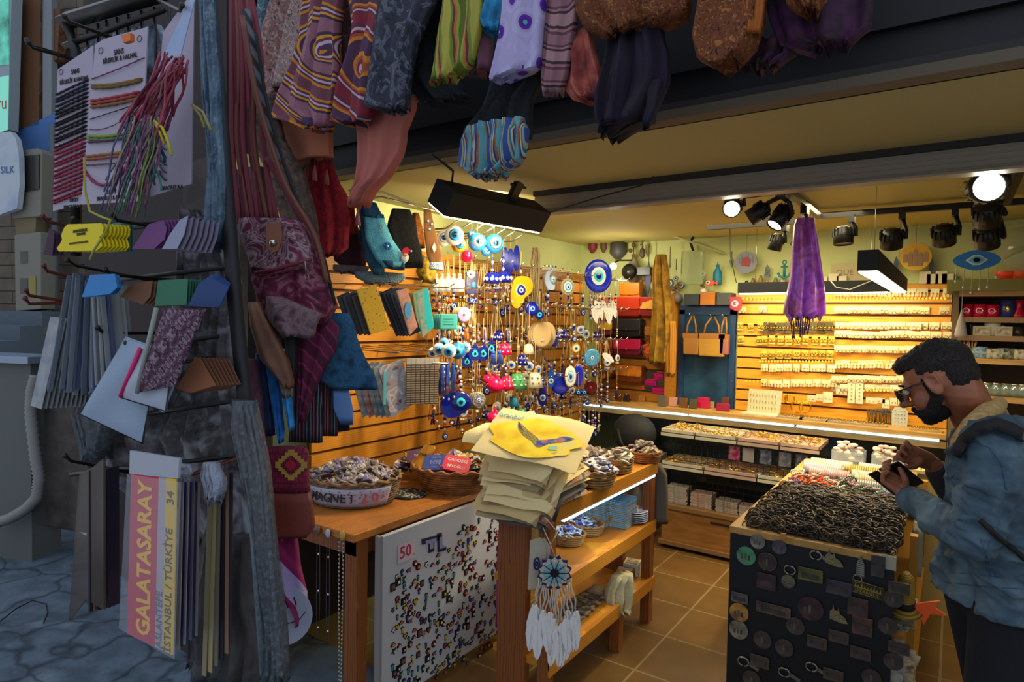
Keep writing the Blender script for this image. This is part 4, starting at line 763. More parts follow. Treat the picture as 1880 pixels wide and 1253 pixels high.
gl([(400,612,650),(440,610,668),(480,612,672),(500,640,668)],knit('knit_maroon','3A1220','240A14'),'dark maroon knitted gloves with grey fur cuff',.0,seed=4,dep=.07)
gl([(488,612,680),(502,615,672)],mat('fur_grey','6A5A58',1,bump=1,bs=150),'grey fuzzy cuff under the maroon gloves',.02,'glove',name='fur_cuff',seed=5,ragged=.01)
BLK_K=knit('knit_teal','6AB4C4','4A98AC')
g1=gl([(378,668,690),(400,668,705),(440,672,722),(478,690,745),(492,705,735)],BLK_K,'light blue knitted mitten with a blue flower and dark blue rim',.16,seed=6,dep=.06)
def onGW(px,py,off): return GW.w(*GW.az(px,py,off),off)
def stick(o,px,py,off,builder,nm,m):
    b=MB(); builder(b); x=b.build(nm,m,o); M=o.matrix_basis.inverted(); x.location=M@onGW(px,py,off); return x
def fl(b):
    for i in range(6): b.ball((.013*math.cos(i*PI/3),0,.013*math.sin(i*PI/3)),(.009,.004,.009),8)
stick(g1,712,452,.205,fl,'flower',mat('felt_blue','12609A',.9)); stick(g1,712,452,.212,lambda b:b.ball((0,0,0),.006,8),'flower_bead',WHT)
stick(g1,701,418,.20,lambda b:b.torus((0,0,0),.007,.002,12,5),'button',WHT); stick(g1,695,398,.20,lambda b:b.disk((0,0,0),.008,.004,10),'spot',mat('felt_blue','12609A',.9))
gl([(372,660,690),(395,665,700),(400,670,705)],knit('knit_deep_blue','12446A','0A2A44'),'dark blue knitted cuff at the top of the light blue mitten',.175,name='knitted_cuff',seed=7)
gl([(480,700,740),(495,712,742)],knit('knit_deep_blue','12446A','0A2A44'),'dark blue rim at the finger end of the light blue mitten',.17,name='knitted_cuff',seed=8)
gl([(385,655,672),(430,662,690),(480,672,705),(505,685,705)],knit('knit_grey_blue','3A6A7C','22485A'),'grey blue knitted mitten behind the light blue one',.08,seed=9)
gl([(500,650,740),(512,655,745),(522,670,730)],mat('fur_bluegrey','5E7078',1,bump=1,bs=150),'fuzzy grey-blue glove cuffs in a row above the notebooks',.06,name='fur_cuff',seed=10,ragged=.012)
gl([(385,720,752),(420,712,765),(460,722,772),(492,738,775)],knit('knit_black','14120E','080706'),'black knitted glove with a Santa face patch',.12,seed=11,dep=.06)
p=onGW(743,470,.20); sn=thing('felt_santa','small felt Santa face with red hat and white beard','ornament',p,GW.rz)
b=MB(); b.ball((0,0,-.008),(.022,.008,.026),12); b.build('beard',mat('felt_white','C8C0B8',.9),sn); b=MB(); b.ball((0,-.006,.004),(.013,.006,.010),10); b.build('face',mat('felt_skin','C08060',.9),sn)
b=MB(); b.prism([(-.02,.012),(.02,.012),(.016,.03),(.03,.028),(.01,.045),(-.012,.035)],-.01,.004); b.build('hat',mat('felt_red','B00C30',.9),sn); b=MB(); b.ball((.033,-.002,.026),.006,8); b.build('pompom',mat('felt_white','C8C0B8'),sn)
FELT=mat('felt_brown','7A4E28',.95,bump=.3,bs=200)
g2=gl([(385,778,790),(420,778,798),(470,784,812),(490,792,808)],FELT,'brown felt purse strip sewn with small blue eye beads',.17,'ornament',name='felt_strip',dep=.02,folds=1,fa=.1,seed=12)
for (x,y) in ((786,406),(789,421),(793,412)): stick(g2,x,y,.19,lambda b:b.disk((0,0,0),.006,.006,10),'eye_bead',mat('bead_ltblue','5AA0D8',.3))
stick(g2,797,455,.19,lambda b:(b.prism([(-.012,0),(0,.028),(.012,0),(0,-.028)],-.003,.003)),'diamond_patch',mat('felt_white','C8C0B8'))
gl([(482,790,812),(492,788,814),(496,790,812)],mat('fur_white','B8C4CC',1,bump=1,bs=150),'white fur trim at the foot of the brown felt strip',.18,name='fur_cuff',seed=13,dep=.03)
gl([(392,758,768),(430,760,778),(455,765,780)],knit('knit_amber','A05A14','6A3408'),'amber knitted glove glowing behind the black one',.02,seed=14)
gl([(470,768,785),(500,765,800),(520,775,800)],knit('knit_yellow','B08A10','201808'),'black and yellow knitted animal glove below the felt strip',.05,seed=15)
# notebooks hung in rows
def book(pxs,label,m,off,th=.02,spine=None,n=1,pages=True):
    q=[GW.az(x,y,off) for x,y in pxs]; base=(sum(a for a,z in q)/len(q),sum(z for a,z in q)/len(q))
    t=thing('notebook',label,'notebook',GW.w(base[0],base[1],off),GW.rz); o=[(a-base[0],z-base[1]) for a,z in q]
    b=MB(); b.prism(o,-th/2,-th/2+.003); b.build('cover',m,t,bev=.001)
    b=MB(); b.prism([(x*.95,z*.95) for x,z in o],-th/2+.0031,th/2-.0031); b.build('pages',PAP,t)
    b=MB(); b.prism(o,th/2-.003,th/2); b.build('back_cover',spine or m,t); return t
GN=mat('book_gold','C0921E',.35,.3,pat=dict(t='vor',s=42,c=['6A6A7A','B8860F','D0A428','C89A20'],rg=(.0,.55),i='CONSTANT'))
book([(654,532),(690,524),(716,605),(680,614)],'gold notebook covered with little round eye motifs',GN,.16)
for i,(x,c) in enumerate([(618,'2A2A2E'),(628,'3A3A3E'),(636,'1E2228'),(645,'4A4238'),(652,'2E2E30')]):
    book([(x,545),(x+22,535),(x+44,608),(x+24,616)],'dark notebook queued behind the gold one, '+ORD[i]+' from the back',col(c,.5),.06+.017*i,.013)
for i,c in enumerate(['1E2836','2E3844','1A2030','3A4048','202A38']):
    book([(695+i*7,540),(720+i*6,528),(752+i*5,608),(728+i*6,618)],'navy notebook queued behind the pink one, '+ORD[i]+' from the back',col(c,.5),.05+.02*i,.013)
bk=book([(728,534),(746,530),(766,600),(752,615)],'pink notebook with a pale blue oval medallion',mat('book_pink','B07A68',.5,pat=dict(t='noise',s=40,c=['A06A5A','C08A74'])),.18)
b=MB(); b.disk((.0,-.012,0),.045,.003,20,sx=.42); b.build('medallion',mat('book_blue','4A88B0',.5),bk)
for i,c in enumerate(['8A6A2A','6A7A5A']): book([(752+i*5,538),(776+i*4,530),(790,606),(768,614)],['ochre','sage green'][i]+' notebook edge between the pink and turquoise ones',col(c,.5),.08+.03*i,.013)
bk=book([(764,540),(785,530),(796,600),(775,620)],'turquoise notebook with a silvery pattern on its left half',mat('book_turq','14A0A8',.4),.17)
q=[GW.az(x,y,.17) for x,y in [(764,540),(776,535),(784,612),(775,620)]]; Q=[GW.az(x,y,.17) for x,y in [(764,540),(785,530),(796,600),(775,620)]]; bb=(sum(a for a,z in Q)/4,sum(z for a,z in Q)/4)
b=MB(); b.prism([(a-bb[0],z-bb[1]) for a,z in q],-.0115,-.0101); b.build('silver_pattern',mat('book_silver','5E7A74',.4,pat=dict(t='noise',s=60,c=['2A8A8A','9A8A6A'])),bk)
# lower row: magnets in bags, keyrings
for i,(x,c,lb) in enumerate([(640,'6E7478','grey patterned pocket notebook, lower row, leftmost'),(652,'8A4A44','reddish pocket notebook in the lower row'),(664,'5A6A6E','slate pocket notebook in the lower row'),(674,'3E6A78','teal edged pocket notebook in the lower row'),(684,'7A8A8A','pale grey pocket notebook beside the teal one')]):
    book([(x,672+i),(x+22,664),(x+50,752),(x+26,768)],lb,mat('pk'+c,c,.5,pat=dict(t='noise',s=30,c=[c,'B0A898'],rg=(.4,.7))),.02+.02*i,.013)
bk=book([(694,676),(738,660),(758,742),(718,768)],'pale blue and rose Istanbul magnet notebook in a clear bag, frontmost',mat('pk_front','8A7A7A',.4,pat=dict(t='noise',s=14,dt=5,c=['2A4A6A','B08A78','6A8AA0','D0B0A0','3A5A78'],rg=(.36,.66))),.16,.016)
b=MB(); b.b2((-.07,-.012,-.085),(-.055,-.0085,.085)); b.build('teal_band',mat('teal_band','5AA8B0',.4),bk)
letters('İSTANBUL',.022,mat('yellow_print','D8C060',.5),bk,(.04,-.0095,.02),rot=(PI/2,PI/2,0))
# incense sticks packets
t=thing('incense_rack','row of brown ribbed stick packets in pale plastic, under the eye beads','packets',GW.hit(775,700,.18),GW.rz)
a0,z0=GW.az(775,700,.18)
for i in range(7):
    a=GW.az(750+i*8.5,668,.18)[0]-a0; za=GW.az(750+i*8.5,668,.18)[1]-z0; zb=GW.az(752+i*8.5,742,.18)[1]-z0
    b=MB(); b.box((a,0,(za+zb)/2),(.022,.014,za-zb)); 
    b.build('packet',mat('stick_packet','6A5A48',.4,pat=dict(t='wave',s=26,d=.3,c=['3A2E22','8A7A66'],b='Z')),t)
    b=MB(); b.box((a,0,za+.012),(.024,.016,.03)); b.build('header',mat('hdr_plastic','A8A090',.3),t)
b=MB(); b.tube([GW.hit(735,664,.05),GW.hit(822,668,.25)],.003,5); b.build('display_hook',CHR,label='chrome hook carrying the brown stick packets',cat='hook')
# ================= evil-eye display wall =================
EW=PL((-2.55,3.75,0),87)
NAVY=mat('glass_navy','0A1470',.12,spec=.8); COB=mat('glass_cobalt','1228B4',.12,spec=.8); SKY=mat('glass_sky','3AA0D8',.15); TUR=mat('glass_turq','30C0D0',.15); WG=mat('glass_white','E8E4DC',.2); BKG=mat('glass_black','0C0C10',.15)
MIL=mat('glass_milk_blue','7AB0D0',.2); CRY=mat('crystal','B8B4B0',.1,.5); MAG=mat('magenta_glaze','D0104A',.2); GRN=mat('green_glaze','3E8A54',.2); OCH=mat('amber_glaze','D08A10',.2); WOODC=mat('birch','B89A68',.6); REDG=mat('red_glaze','B81424',.2); TEALG=mat('teal_glaze','1A7A94',.2); GREY=mat('grey_dot','6A6A78',.3); GLIT=mat('glitter_grey','8A8678',.35,.3,pat=dict(t='vor',s=90,c=['D8D0C0','6A665A'],rg=(0,.5)),bump=.3,bs=200); GLITB=mat('glitter_blue','5AA0C8',.3,.2,pat=dict(t='vor',s=120,c=['A0D0E8','3A88B8'],rg=(0,.5)))
PEA=mat('pearl','D8CCB8',.25)
def eye(t,c,r,rings,th=.008,sx=1,name='glass_disc'):
    # rings: list of (fraction, material); first is the disc
    for k,(f,m) in enumerate(rings):
        b=MB(); M=Matrix.Diagonal(V((sx,1,1)))
        b.lathe([(1e-5,th/2+.0012*k),(r*f*.8,th/2+.0011*k),(r*f,th*.28+.0010*k),(r*f,-th*.3)],22 if r>.03 else 14,c,'Y',M)
        if k==0: b.lathe([(r*f,-th*.3),(1e-5,-th*.3)],14,c,'Y',M)
        b.build(name if k==0 else ['pupil','iris','white_ring','pupil','ring'][0] if k==len(rings)-1 else ('iris' if k==len(rings)-2 else 'ring'),m,t)
EY=[(1,COB),(.62,WG),(.42,SKY),(.2,BKG)]; EYN=[(1,NAVY),(.55,WG),(.42,SKY),(.2,BKG)]
def cord(t,a,b_,m=CORD,r=.0016):
    b=MB(); b.tube([a,b_],r,5); b.build('cord',m,t)
def beads(t,pts):
    for (x,z,r,m) in pts:
        b=MB(); b.ball((x,0,z),r,10); 
        b.build('bead',m,t)
def T(name,lb,cat,p,rz=None,g=None): return thing(name,lb,cat,p,EW.rz if rz is None else R(rz),g)
def ew(px,py,off=.1): return EW.hit(px,py,off if px<1000 else off*.55)
def PX(n,p): return n*depth(p)/F
# generic hung item placed by its hook point; z offsets in pixels converted at its depth
def hung(name,lb,cat,px,ytop,off,fn,rz=None):
    p=ew(px,ytop,off); t=T(name,lb,cat,p,rz); s=depth(p)/F; fn(t,s); return t
def diskitem(px,ytop,yc,rad,rings,lb,off=.15,sx=1,rz=68,bd=None,cat='evil eye ornament',name='evil_eye_disc',th=.01):
    def fn(t,s):
        zc=-(yc-ytop)*s; r=rad*s
        cord(t,(0,0,0),(0,0,zc+r)); eye(t,(0,0,zc),r,rings,th,sx)
        if bd: beads(t,[(0,zc+r+(i+.6)*.016,.008,m) for i,m in enumerate(bd)])
    return hung(name,lb,cat,px,ytop,off,fn,rz)
# --- the single large pieces, front layer ---
diskitem(1100,440,507,31,[(1,COB),(.60,WG),(.50,mat('crochet_white','E8E0D0',.8,bump=.6,bs=200)),(.40,TUR),(.22,NAVY)],'large cobalt evil-eye disc with white ring hanging at the far end beside the lamp glare',.22,sx=.95,rz=60)
diskitem(1088,610,657,17,[(1,GLITB),(.2,WG),(.12,NAVY)],'pale blue glittery disc with tiny eye and white feather near the handbags',.22,rz=60)
diskitem(955,450,0,1,[],'',0) if 0 else None
def blob_orn(t,s,yc,outline,m,inner):
    b=MB(); o=[(x*s,-(y-yc)*s) for x,y in outline]; b.prism(o,-.006,.006,(0,0,0)); 
    return b
def amber(t,s):
    zc=-(526-455)*s; cord(t,(0,0,0),(0,0,zc+30*s)); o=[]
    for i in range(28):
        a=2*PI*i/28; r=(28+4*math.sin(3*a+1)+6*math.sin(2*a))*s; o.append((r*.78*math.cos(a),zc+r*1.0*math.sin(a)))
    b=MB(); b.prism(o,-.006,.006); b.build('glass_plate',OCH,t,bev=.003); eye(t,(0,-.006,zc),11*s,[(1,WG),(.88,NAVY),(.45,WG),(.25,COB)],.006); beads(t,[(0,zc+34*s,.008,WG),(0,zc+41*s,.008,NAVY)])
hung('amber_ornament','wavy amber glass ornament with small navy eye at its centre','ornament',957,462,.18,amber,65)
diskitem(1043,478,527,16,[(1,WOODC),(.86,mat('swirl_blue','4A80A8',.4)),(.7,WG),(.5,SKY),(.34,WG),(.18,NAVY)],'round wooden disc with blue and white swirl and central eye',.2,rz=68,bd=[WG,NAVY,COB])
def moon(t,s):
    zc=-(520-462)*s; cord(t,(0,0,0),(0,0,zc+20*s)); o=[]
    for i in range(20): a=R(60+i*240/19); o.append((15*s*math.cos(a),zc+20*s*math.sin(a)))
    for i in range(14): a=R(290-i*220/13); o.append((5*s+10*s*math.cos(a),zc+4*s+14*s*math.sin(a)))
    b=MB(); b.prism(o,-.006,.006); b.build('crescent',mat('ice_glass','A8C0E0',.2),t,bev=.002); eye(t,(4*s,-.002,zc),7*s,[(1,MIL),(.5,WG),(.3,NAVY)]); beads(t,[((i-2.5)*.016,zc+24*s,.008,NAVY if i%2 else WG) for i in range(6)])
hung('crescent_ornament','pale icy crescent moon ornament with a small bird shaped blue bead','ornament',1013,455,.2,moon,70)
for (x,y,n) in ((932,425,'left'),(948,420,'middle'),(963,418,'right')):
    pass
for i,(x,yc) in enumerate(((928,478),(938,480),(949,474))):
    def fn(t,s,yc=yc):
        zc=-(yc-432)*s; cord(t,(0,0,0),(0,0,zc+15*s)); o=[(7*s*math.cos(a),zc+24*s*math.sin(a)) for a in [2*PI*k/18 for k in range(18)]]
        b=MB(); b.prism(o,-.005,.005); b.build('glass_feather',NAVY,t,bev=.002)
    hung('feather_ornament','navy glass feather pendant, '+['nearest','middle','farthest'][i]+' of the three behind the amber ornament','ornament',x,432,.10+.02*i,fn,65)
def domes(px,lb,m1=NAVY,m2=WG,yt=440,yc=512,off=.2):
    def fn(t,s):
        zc=-(yc-yt)*s; cord(t,(0,0,0),(0,0,zc)); b=MB(); b.lathe([(.005,12*s),(10*s,10*s),(15*s,2*s),(17*s,-8*s),(16*s,-8*s),(12*s,0),(.004,9*s)],18,(0,0,zc)); b.build('bell',m1,t)
        for k in range(10):
            a=2*PI*k/10; b=MB(); b.ball((15*s*math.cos(a),15*s*math.sin(a),zc-1*s),3.6*s,8); b.build('dot',m2,t)
        beads(t,[(0,zc+(16+k*7)*s,.0085,[WG,m1][k%2]) for k in range(4)])
        for k in range(6):
            a=2*PI*k/6
            for j in range(3): b=MB(); b.ball((11*s*math.cos(a),11*s*math.sin(a),zc-(12+j*5)*s),.0055,8); b.build('bead',[CRY,PEA,m1][j],t)
    return hung('bell_ornament',lb,'bell ornament',px,yt,off,fn)
domes(905,'dark blue dome bell with white eye dots and crystal drops, nearer of the pair',off=.22); domes(925,'dark blue dome bell with white eye dots and crystal drops, farther of the pair',yt=438,yc=510)
# eyeballs high at the near end
def ball_eye(px,py,r,cm,lb,off,rz,iris=SKY,white=WG):
    p=EW.hit(px,py,off); t=T('eye_ball',lb,'evil eye ball',p,rz); s=depth(p)/F
    b=MB(); b.ball((0,0,0),r*s,20); b.build('ball',cm,t)
    for k,(f,m) in enumerate(((.62,iris),(.40,mat('iris_ring','1A5A90',.2)),(.25,BKG))):
        b=MB(); q=math.asin(f); b.lathe([(1e-5,r*s*(1.015+.006*k)),(r*s*f*.6,r*s*(math.cos(math.asin(f*.6))+.012+.006*k)),(r*s*f,r*s*(math.cos(q)+.006+.004*k))],18,(0,0,0),'Y'); b.build(['iris','iris_ring','pupil'][k],m,t)
    b=MB(); b.tube([(0,0,r*s),(0,0,r*s+.05)],.0015,4); b.build('cord',CORD,t); return t
ball_eye(834,433,18,WG,'white eyeball ornament with sky blue iris, frontmost at the top hooks',.30,45); ball_eye(815,438,15,WG,'grey-white eyeball ornament with black pupil left of the frontmost one',.24,45,WG)
ball_eye(842,450,14,OCH,'yellow and blue eyeball ornament tucked below the frontmost white one',.24,55)
for i,(x,y,r,lb,o) in enumerate([(876,445,17,'blue glass eyeball ornament, nearer of the two blue ones',.26),(907,448,18,'blue glass eyeball ornament, farther of the two blue ones',.24),(866,432,8,'tiny blue glass bead ball above the blue eyeballs',.2),(893,461,10,'small blue glass eye ball below the pair of blue ones',.2)]):
    ball_eye(x,y,r,mat('glass_blue_lt','1E70B8',.12),lb,o,50,WG)
for x,y,r,cm,lb,o in [(806,642,12,WG,'white eyeball ornament low in the row, second from the near side',.28),(824,645,14,WG,'white eyeball ornament with blue iris facing out, low row front',.34),(840,645,15,mat('glass_blue_lt','1E70B8'),'blue crackled eyeball ornament beside the white ones, low row',.26),(852,638,12,WG,'white eyeball ornament half turned away, low row farther side',.2),(795,648,10,WG,'grey-white eyeball ornament at the near end of the low row',.2),(815,630,10,MIL,'pale blue glass ball behind the low row of eyeballs',.16)]:
    ball_eye(x,y,r,cm,lb,o,40)
p=EW.hit(857,471,.24); t=T('bauble','shiny crimson bauble ornament with a pale letter mark','bauble',p); b=MB(); b.ball((0,0,0),11*depth(p)/F,18); b.build('ball',mat('crimson_gloss','C80A30',.1),t); b=MB(); b.tube([(0,0,.03),(0,0,.1)],.0012,4); b.build('cord',CORD,t)
# keyring discs lilac, teal plaques, tassel
for i in range(4):
    diskitem(842+i*3.5,555,578,14,[(1,[WOODC,WOODC,WOODC,mat('lilac_enamel','A08AB4',.4)][i])]+([(.42,WG),(.34,mat('lilac_enamel','A08AB4')),(.16,INK)] if i==3 else []),['plain round keyring disc at the back of the lilac stack','second round keyring disc behind the lilac one','third round keyring disc behind the lilac one','round lilac keyring disc printed with an outlined eye'][i],.14+.03*i,sx=.9,rz=40,name='keyring_disc',cat='keyring')
for i in range(4):
    def fn(t,s):
        zc=-28*s; b=MB(); b.box((0,0,zc),(32*s,.010,28*s)); b.build('plaque',mat('teal_resin','3A8A84',.3),t,bev=.006); b=MB(); b.torus((0,0,0),.012,.0018,14,5); b.build('ring',CHR,t)
        for k in range(3): b=MB(); b.box((0,-.006,zc+(5-k*5)*s),(18*s,.002,.0022)); b.build('text_line',mat('teal_dark','24605C',.4),t)
    hung('keyring_plaque','teal resin keyring plaque, '+['hindmost','third','second','frontmost'][i]+' of the stack','keyring',812+i*4,563,.12+.03*i,fn,45)
def tassel(t,z,r,L,m,n=9):
    for k in range(n):
        a=2*PI*k/n; b=MB(); b.tube([(0,0,z),(r*.6*math.cos(a),r*.6*math.sin(a),z-.015),(r*math.cos(a),r*math.sin(a),z-L)],.0022,4); b.build('thread',m,t)
    b=MB(); b.ball((0,0,z),r*.7,8); b.build('knot',m,t)
def fn(t,s): b=MB(); b.torus((0,0,-4*s),.012,.0015,12,4); b.build('ring',CHR,t); tassel(t,-10*s,.02,22*s,mat('silk_orange','A85A20',.8),12)
hung('tassel','small orange-brown silk tassel on a ring below the lilac keyrings','tassel',856,598,.22,fn)
# jars
for i in range(5):
    def fn(t,s):
        zc=-60*s; cord(t,(0,0,0),(0,0,zc+16*s)); b=MB(); b.lathe([(9*s,-14*s),(10*s,-8*s),(10*s,6*s),(4*s,11*s),(4*s,14*s)],14,(0,0,zc)); b.build('jar',mat('jar_glass','C8C8C0',.08,alpha=.45,spec=1),t)
        b=MB(); b.lathe([(4*s,0),(4*s,5*s)],10,(0,0,zc+14*s)); b.build('cork',WOODC,t)
        for k in range(9): b=MB(); b.ball((random.uniform(-6,6)*s,random.uniform(-6,6)*s,zc-random.uniform(2,11)*s),.0065,6); b.build('bead',[COB,NAVY,WG][k%3],t)
    hung('bead_jar','tiny glass jar of blue beads, '+ORD[i]+' from the near end of its hook','bead jar',800+i*11,462,.12+.025*i,fn)
# dark block with eyes
def fn(t,s):
    zc=-75*s; cord(t,(0,0,0),(0,0,zc+20*s)); b=MB(); b.box((0,0,zc),(22*s,.014,40*s)); b.build('plaque',mat('violet_black','1E1440',.25),t,bev=.004); eye(t,(-2*s,-.009,zc+16*s),8*s,[(1,WOODC),(.7,WG),(.4,BKG)]); eye(t,(4*s,-.009,zc-3*s),5*s,[(1,TUR),(.4,BKG)],sx=.7)
hung('eye_plaque','dark violet plaque carrying two eye discs beside the bead jars','ornament',866,445,.2,fn,60)
# teardrops blue
def drop(px,yt,yc,r,lb,m=NAVY,off=.2,rz=50,inner=((.45,TUR),(.2,BKG)),nm='teardrop_eye'):
    def fn(t,s):
        zc=-(yc-yt)*s; cord(t,(0,0,0),(0,0,zc+r*1.3*s)); 
        def dr(f,y,m,n):
            o=[]
            for i in range(24):
                a=2*PI*i/24; k=r*s*f; x=k*math.sin(a)*(1-.0); z=k*math.cos(a)
                if z>0: x*=1-.75*(z/k)**1.5; z*=1.45
                o.append((x,zc+z))
            b=MB(); b.prism(o,y-.004,y+.004); b.build(n,m,t,bev=.0015)
        dr(1,0,m,'glass_drop'); 
        for k,(f,mm) in enumerate(inner): dr(f,-.003-.002*k,mm,['iris','pupil'][k])
        beads(t,[(0,zc+r*1.5*s+k*.014,.007,[m,WG][k%2]) for k in range(2)])
    return hung(nm,lb,'teardrop ornament',px,yt,off,fn,rz)
drop(873,585,650,13,'navy glass teardrop with turquoise eye, nearer of the twin pair'); drop(888,585,650,13,'navy glass teardrop with turquoise eye, farther of the twin pair',off=.16)
drop(903,600,640,12,'navy glass teardrop without visible eye, behind the twin pair',off=.1); drop(858,600,665,11,'dark navy teardrop bead in the shadow of the low eyeballs',off=.1)
diskitem(978,520,567,13,[(1,NAVY),(.62,COB),(.4,MIL),(.2,NAVY)],'navy double eye pendant, upper of two small discs',.2,rz=50); diskitem(991,535,578,9,[(1,NAVY),(.55,TUR),(.25,BKG)],'small navy eye disc just below the double eye pendant',.22,rz=50)
# big navy disc and glitter discs at low centre
diskitem(848,620,739,19,[(1,NAVY),(.50,TUR),(.26,mat('iris_deep','1A4A80',.2)),(.16,BKG)],'large navy evil-eye disc with turquoise iris, low near centre',.28,rz=45,th=.016,bd=[WG,BKG,WG,PEA])
for i in range(3): diskitem(872+i*4,670,736,16,[(1,GLIT)]+([(.42,COB),(.34,WG),(.24,NAVY),(.12,WG)] if i==2 else []),'silver glitter oval disc, '+['hindmost','middle','frontmost with a blue eye'][i],.20+.03*i,sx=.8,rz=50)
t=T('navy_glass_disc','stack of large dark glass discs lying behind the navy evil eye','glass disc',ew(830,745,.16),60); b=MB()
for i in range(4): bb=MB(); bb.disk((.01*i,.012*i,0),.075,.006,24); bb.build('disc',NAVY,t)
# wooden coaster discs
for i in range(5):
    diskitem(988+i*4,560,615,24,[(1,WOODC)]+([(.30,COB),(.24,WG),(.12,NAVY)] if i==4 else []),'oval birch wood disc, '+['hindmost of five','fourth from the front','third from the front','second from the front','frontmost with a small blue eye'][i],.12+.03*i,sx=.8,rz=55,name='wooden_disc',cat='wooden ornament')
diskitem(1058,600,640,9,[(1,OCH),(.78,WG),(.5,TUR),(.25,BKG)],'small amber-rimmed eye disc right of the birch discs',.2,rz=55)
diskitem(1048,640,692,21,[(1,GOLD),(.93,WG),(.62,MIL),(.48,WG),(.34,SKY),(.2,NAVY)],'gold-rimmed oval eye with white and blue rings',.24,sx=.62,rz=62)
diskitem(1062,640,690,22,[(1,OCH),(.94,COB),(.12,REDG)],'deep blue oval glass pendant with a tiny red dot and amber rim',.22,sx=.6,rz=66)
diskitem(1030,655,705,20,[(1,COB)],'plain cobalt glass disc behind the gold-rimmed oval eye',.14,rz=60)
diskitem(1085,680,712,14,[(1,mat('glass_wine','4A0818',.15)),(.2,REDG)],'dark wine red glass disc at the far lower corner',.12,rz=60)
diskitem(1062,690,721,6,[(1,NAVY),(.6,TUR),(.3,BKG)],'small navy eye drop, nearer one below the blue oval',.26,rz=60); diskitem(1073,690,721,6,[(1,NAVY),(.6,TUR),(.3,BKG)],'small navy eye drop, farther one below the blue oval',.26,rz=60)
def hamsa(px,yt,yc,h,m,lb,off=.2):
    def fn(t,s):
        zc=-(yc-yt)*s; cord(t,(0,0,0),(0,0,zc+h*s)); o=[]
        H=h*s
        o=[(-.42*H,-.1*H),(-.62*H,.05*H),(-.55*H,-.3*H),(-.3*H,-.75*H),(0,-.95*H),(.3*H,-.75*H),(.55*H,-.3*H),(.62*H,.05*H),(.42*H,-.1*H),(.36*H,.55*H),(.26*H,.62*H),(.18*H,.5*H),(.15*H,.85*H),(0,.95*H),(-.15*H,.85*H),(-.18*H,.5*H),(-.26*H,.62*H),(-.36*H,.55*H)]
        b=MB(); b.prism([(x*.75,zc+z) for x,z in o],-.006,.006); b.build('hand',m,t,bev=.002); eye(t,(0,-.006,zc-.25*H),.25*H,[(1,WG),(.7,SKY),(.3,NAVY)])
        beads(t,[(0,zc+H+k*.014,.007,[COB,WG][k%2]) for k in range(3)])
    return hung('hand_ornament',lb,'hand ornament',px,yt,off,fn,55)
hamsa(997,655,725,24,mat('glass_violet_blue','1A1E88',.12,alpha=.9),'translucent dark blue glass hand ornament with an eye in the palm'); hamsa(1012,640,695,20,mat('glass_blue_hand','1850B0',.12),'bright blue glass hand ornament behind the darker hand',off=.12)
diskitem(1018,600,627,10,[(1,COB)],'long cobalt glass leaf pendant by the birch discs',.18,sx=.7,rz=60)
# bells & pomegranates
def bell(px,yt,yc,r,m,dots,lb,off=.22,dm=GREY):
    def fn(t,s):
        zc=-(yc-yt)*s; cord(t,(0,0,0),(0,0,zc+r*s)); q=r*s; b=MB(); b.lathe([(.12*q,1.0*q),(.55*q,.92*q),(.8*q,.55*q),(.9*q,0),(1.12*q,-.85*q),(1.02*q,-.86*q),(.8*q,0),(.5*q,.8*q),(.1*q,.9*q)],22,(0,0,zc)); b.build('bell',m,t)
        b=MB(); b.ball((0,0,zc+1.12*q),.2*q,8); b.build('knob',mat('bead_orange','D07A10',.3),t); b=MB(); b.tube([(0,0,zc),(0,0,zc-1.1*q)],.0012,4); b.ball((0,0,zc-1.1*q),.16*q,6); b.build('clapper',BRS,t)
        if dots:
            for k in range(8):
                a=2*PI*(k+.5)/8
                for zz,f in ((.35,.86),(-.3,.98)): b=MB(); b.ball((f*q*math.cos(a+zz),f*q*math.sin(a+zz),zc+zz*q),.14*q,8); b.build('dot',dm,t)
    return hung('bell',lb,'bell',px,yt,off,fn,60)
PK=mat('pink_dot','F0A8B8',.3)
bell(928,565,642,12,MAG,1,'magenta ceramic bell with pale dots, highest of the magenta bells',dm=PK)
bell(951,620,702,16,GRN,1,'green ceramic bell with white dots, upper one',dm=mat('green_dot','A8D0A8',.3)); bell(963,625,698,13,mat('cream_glaze','C8C0A4',.25),1,'cream ceramic bell half hidden behind the upper green bell',off=.14)
bell(983,620,699,15,mat('cream_glaze','C8C0A4'),1,'cream ceramic bell with grey dots, upper one'); bell(943,700,738,10,TEALG,0,'plain teal ceramic bell between magenta and green ones',.2)
bell(936,690,768,16,MAG,1,'magenta ceramic bell with white flower dots, lowest of the magenta bells',dm=PK,off=.26); bell(956,700,764,14,GRN,1,'green ceramic bell, lower one',dm=mat('green_dot','A8D0A8')); bell(975,690,768,13,mat('cream_glaze','C8C0A4'),1,'cream ceramic bell with grey dots, lower one')
bell(931,660,704,13,MAG,1,'magenta ceramic bell with rings of dots beside the large pomegranate',dm=PK); bell(960,575,662,11,NAVY,1,'dark blue ceramic bell with eye dots, upper row',dm=WG); bell(963,720,782,11,NAVY,1,'dark blue bead bell at the bottom below the green bell',dm=WG)
bell(972,560,642,10,mat('cream_glaze','C8C0A4'),0,'small plain cream bell near the birch discs'); bell(900,660,700,11,MAG,1,'small magenta bell partly behind the pomegranate',dm=PK,off=.12)
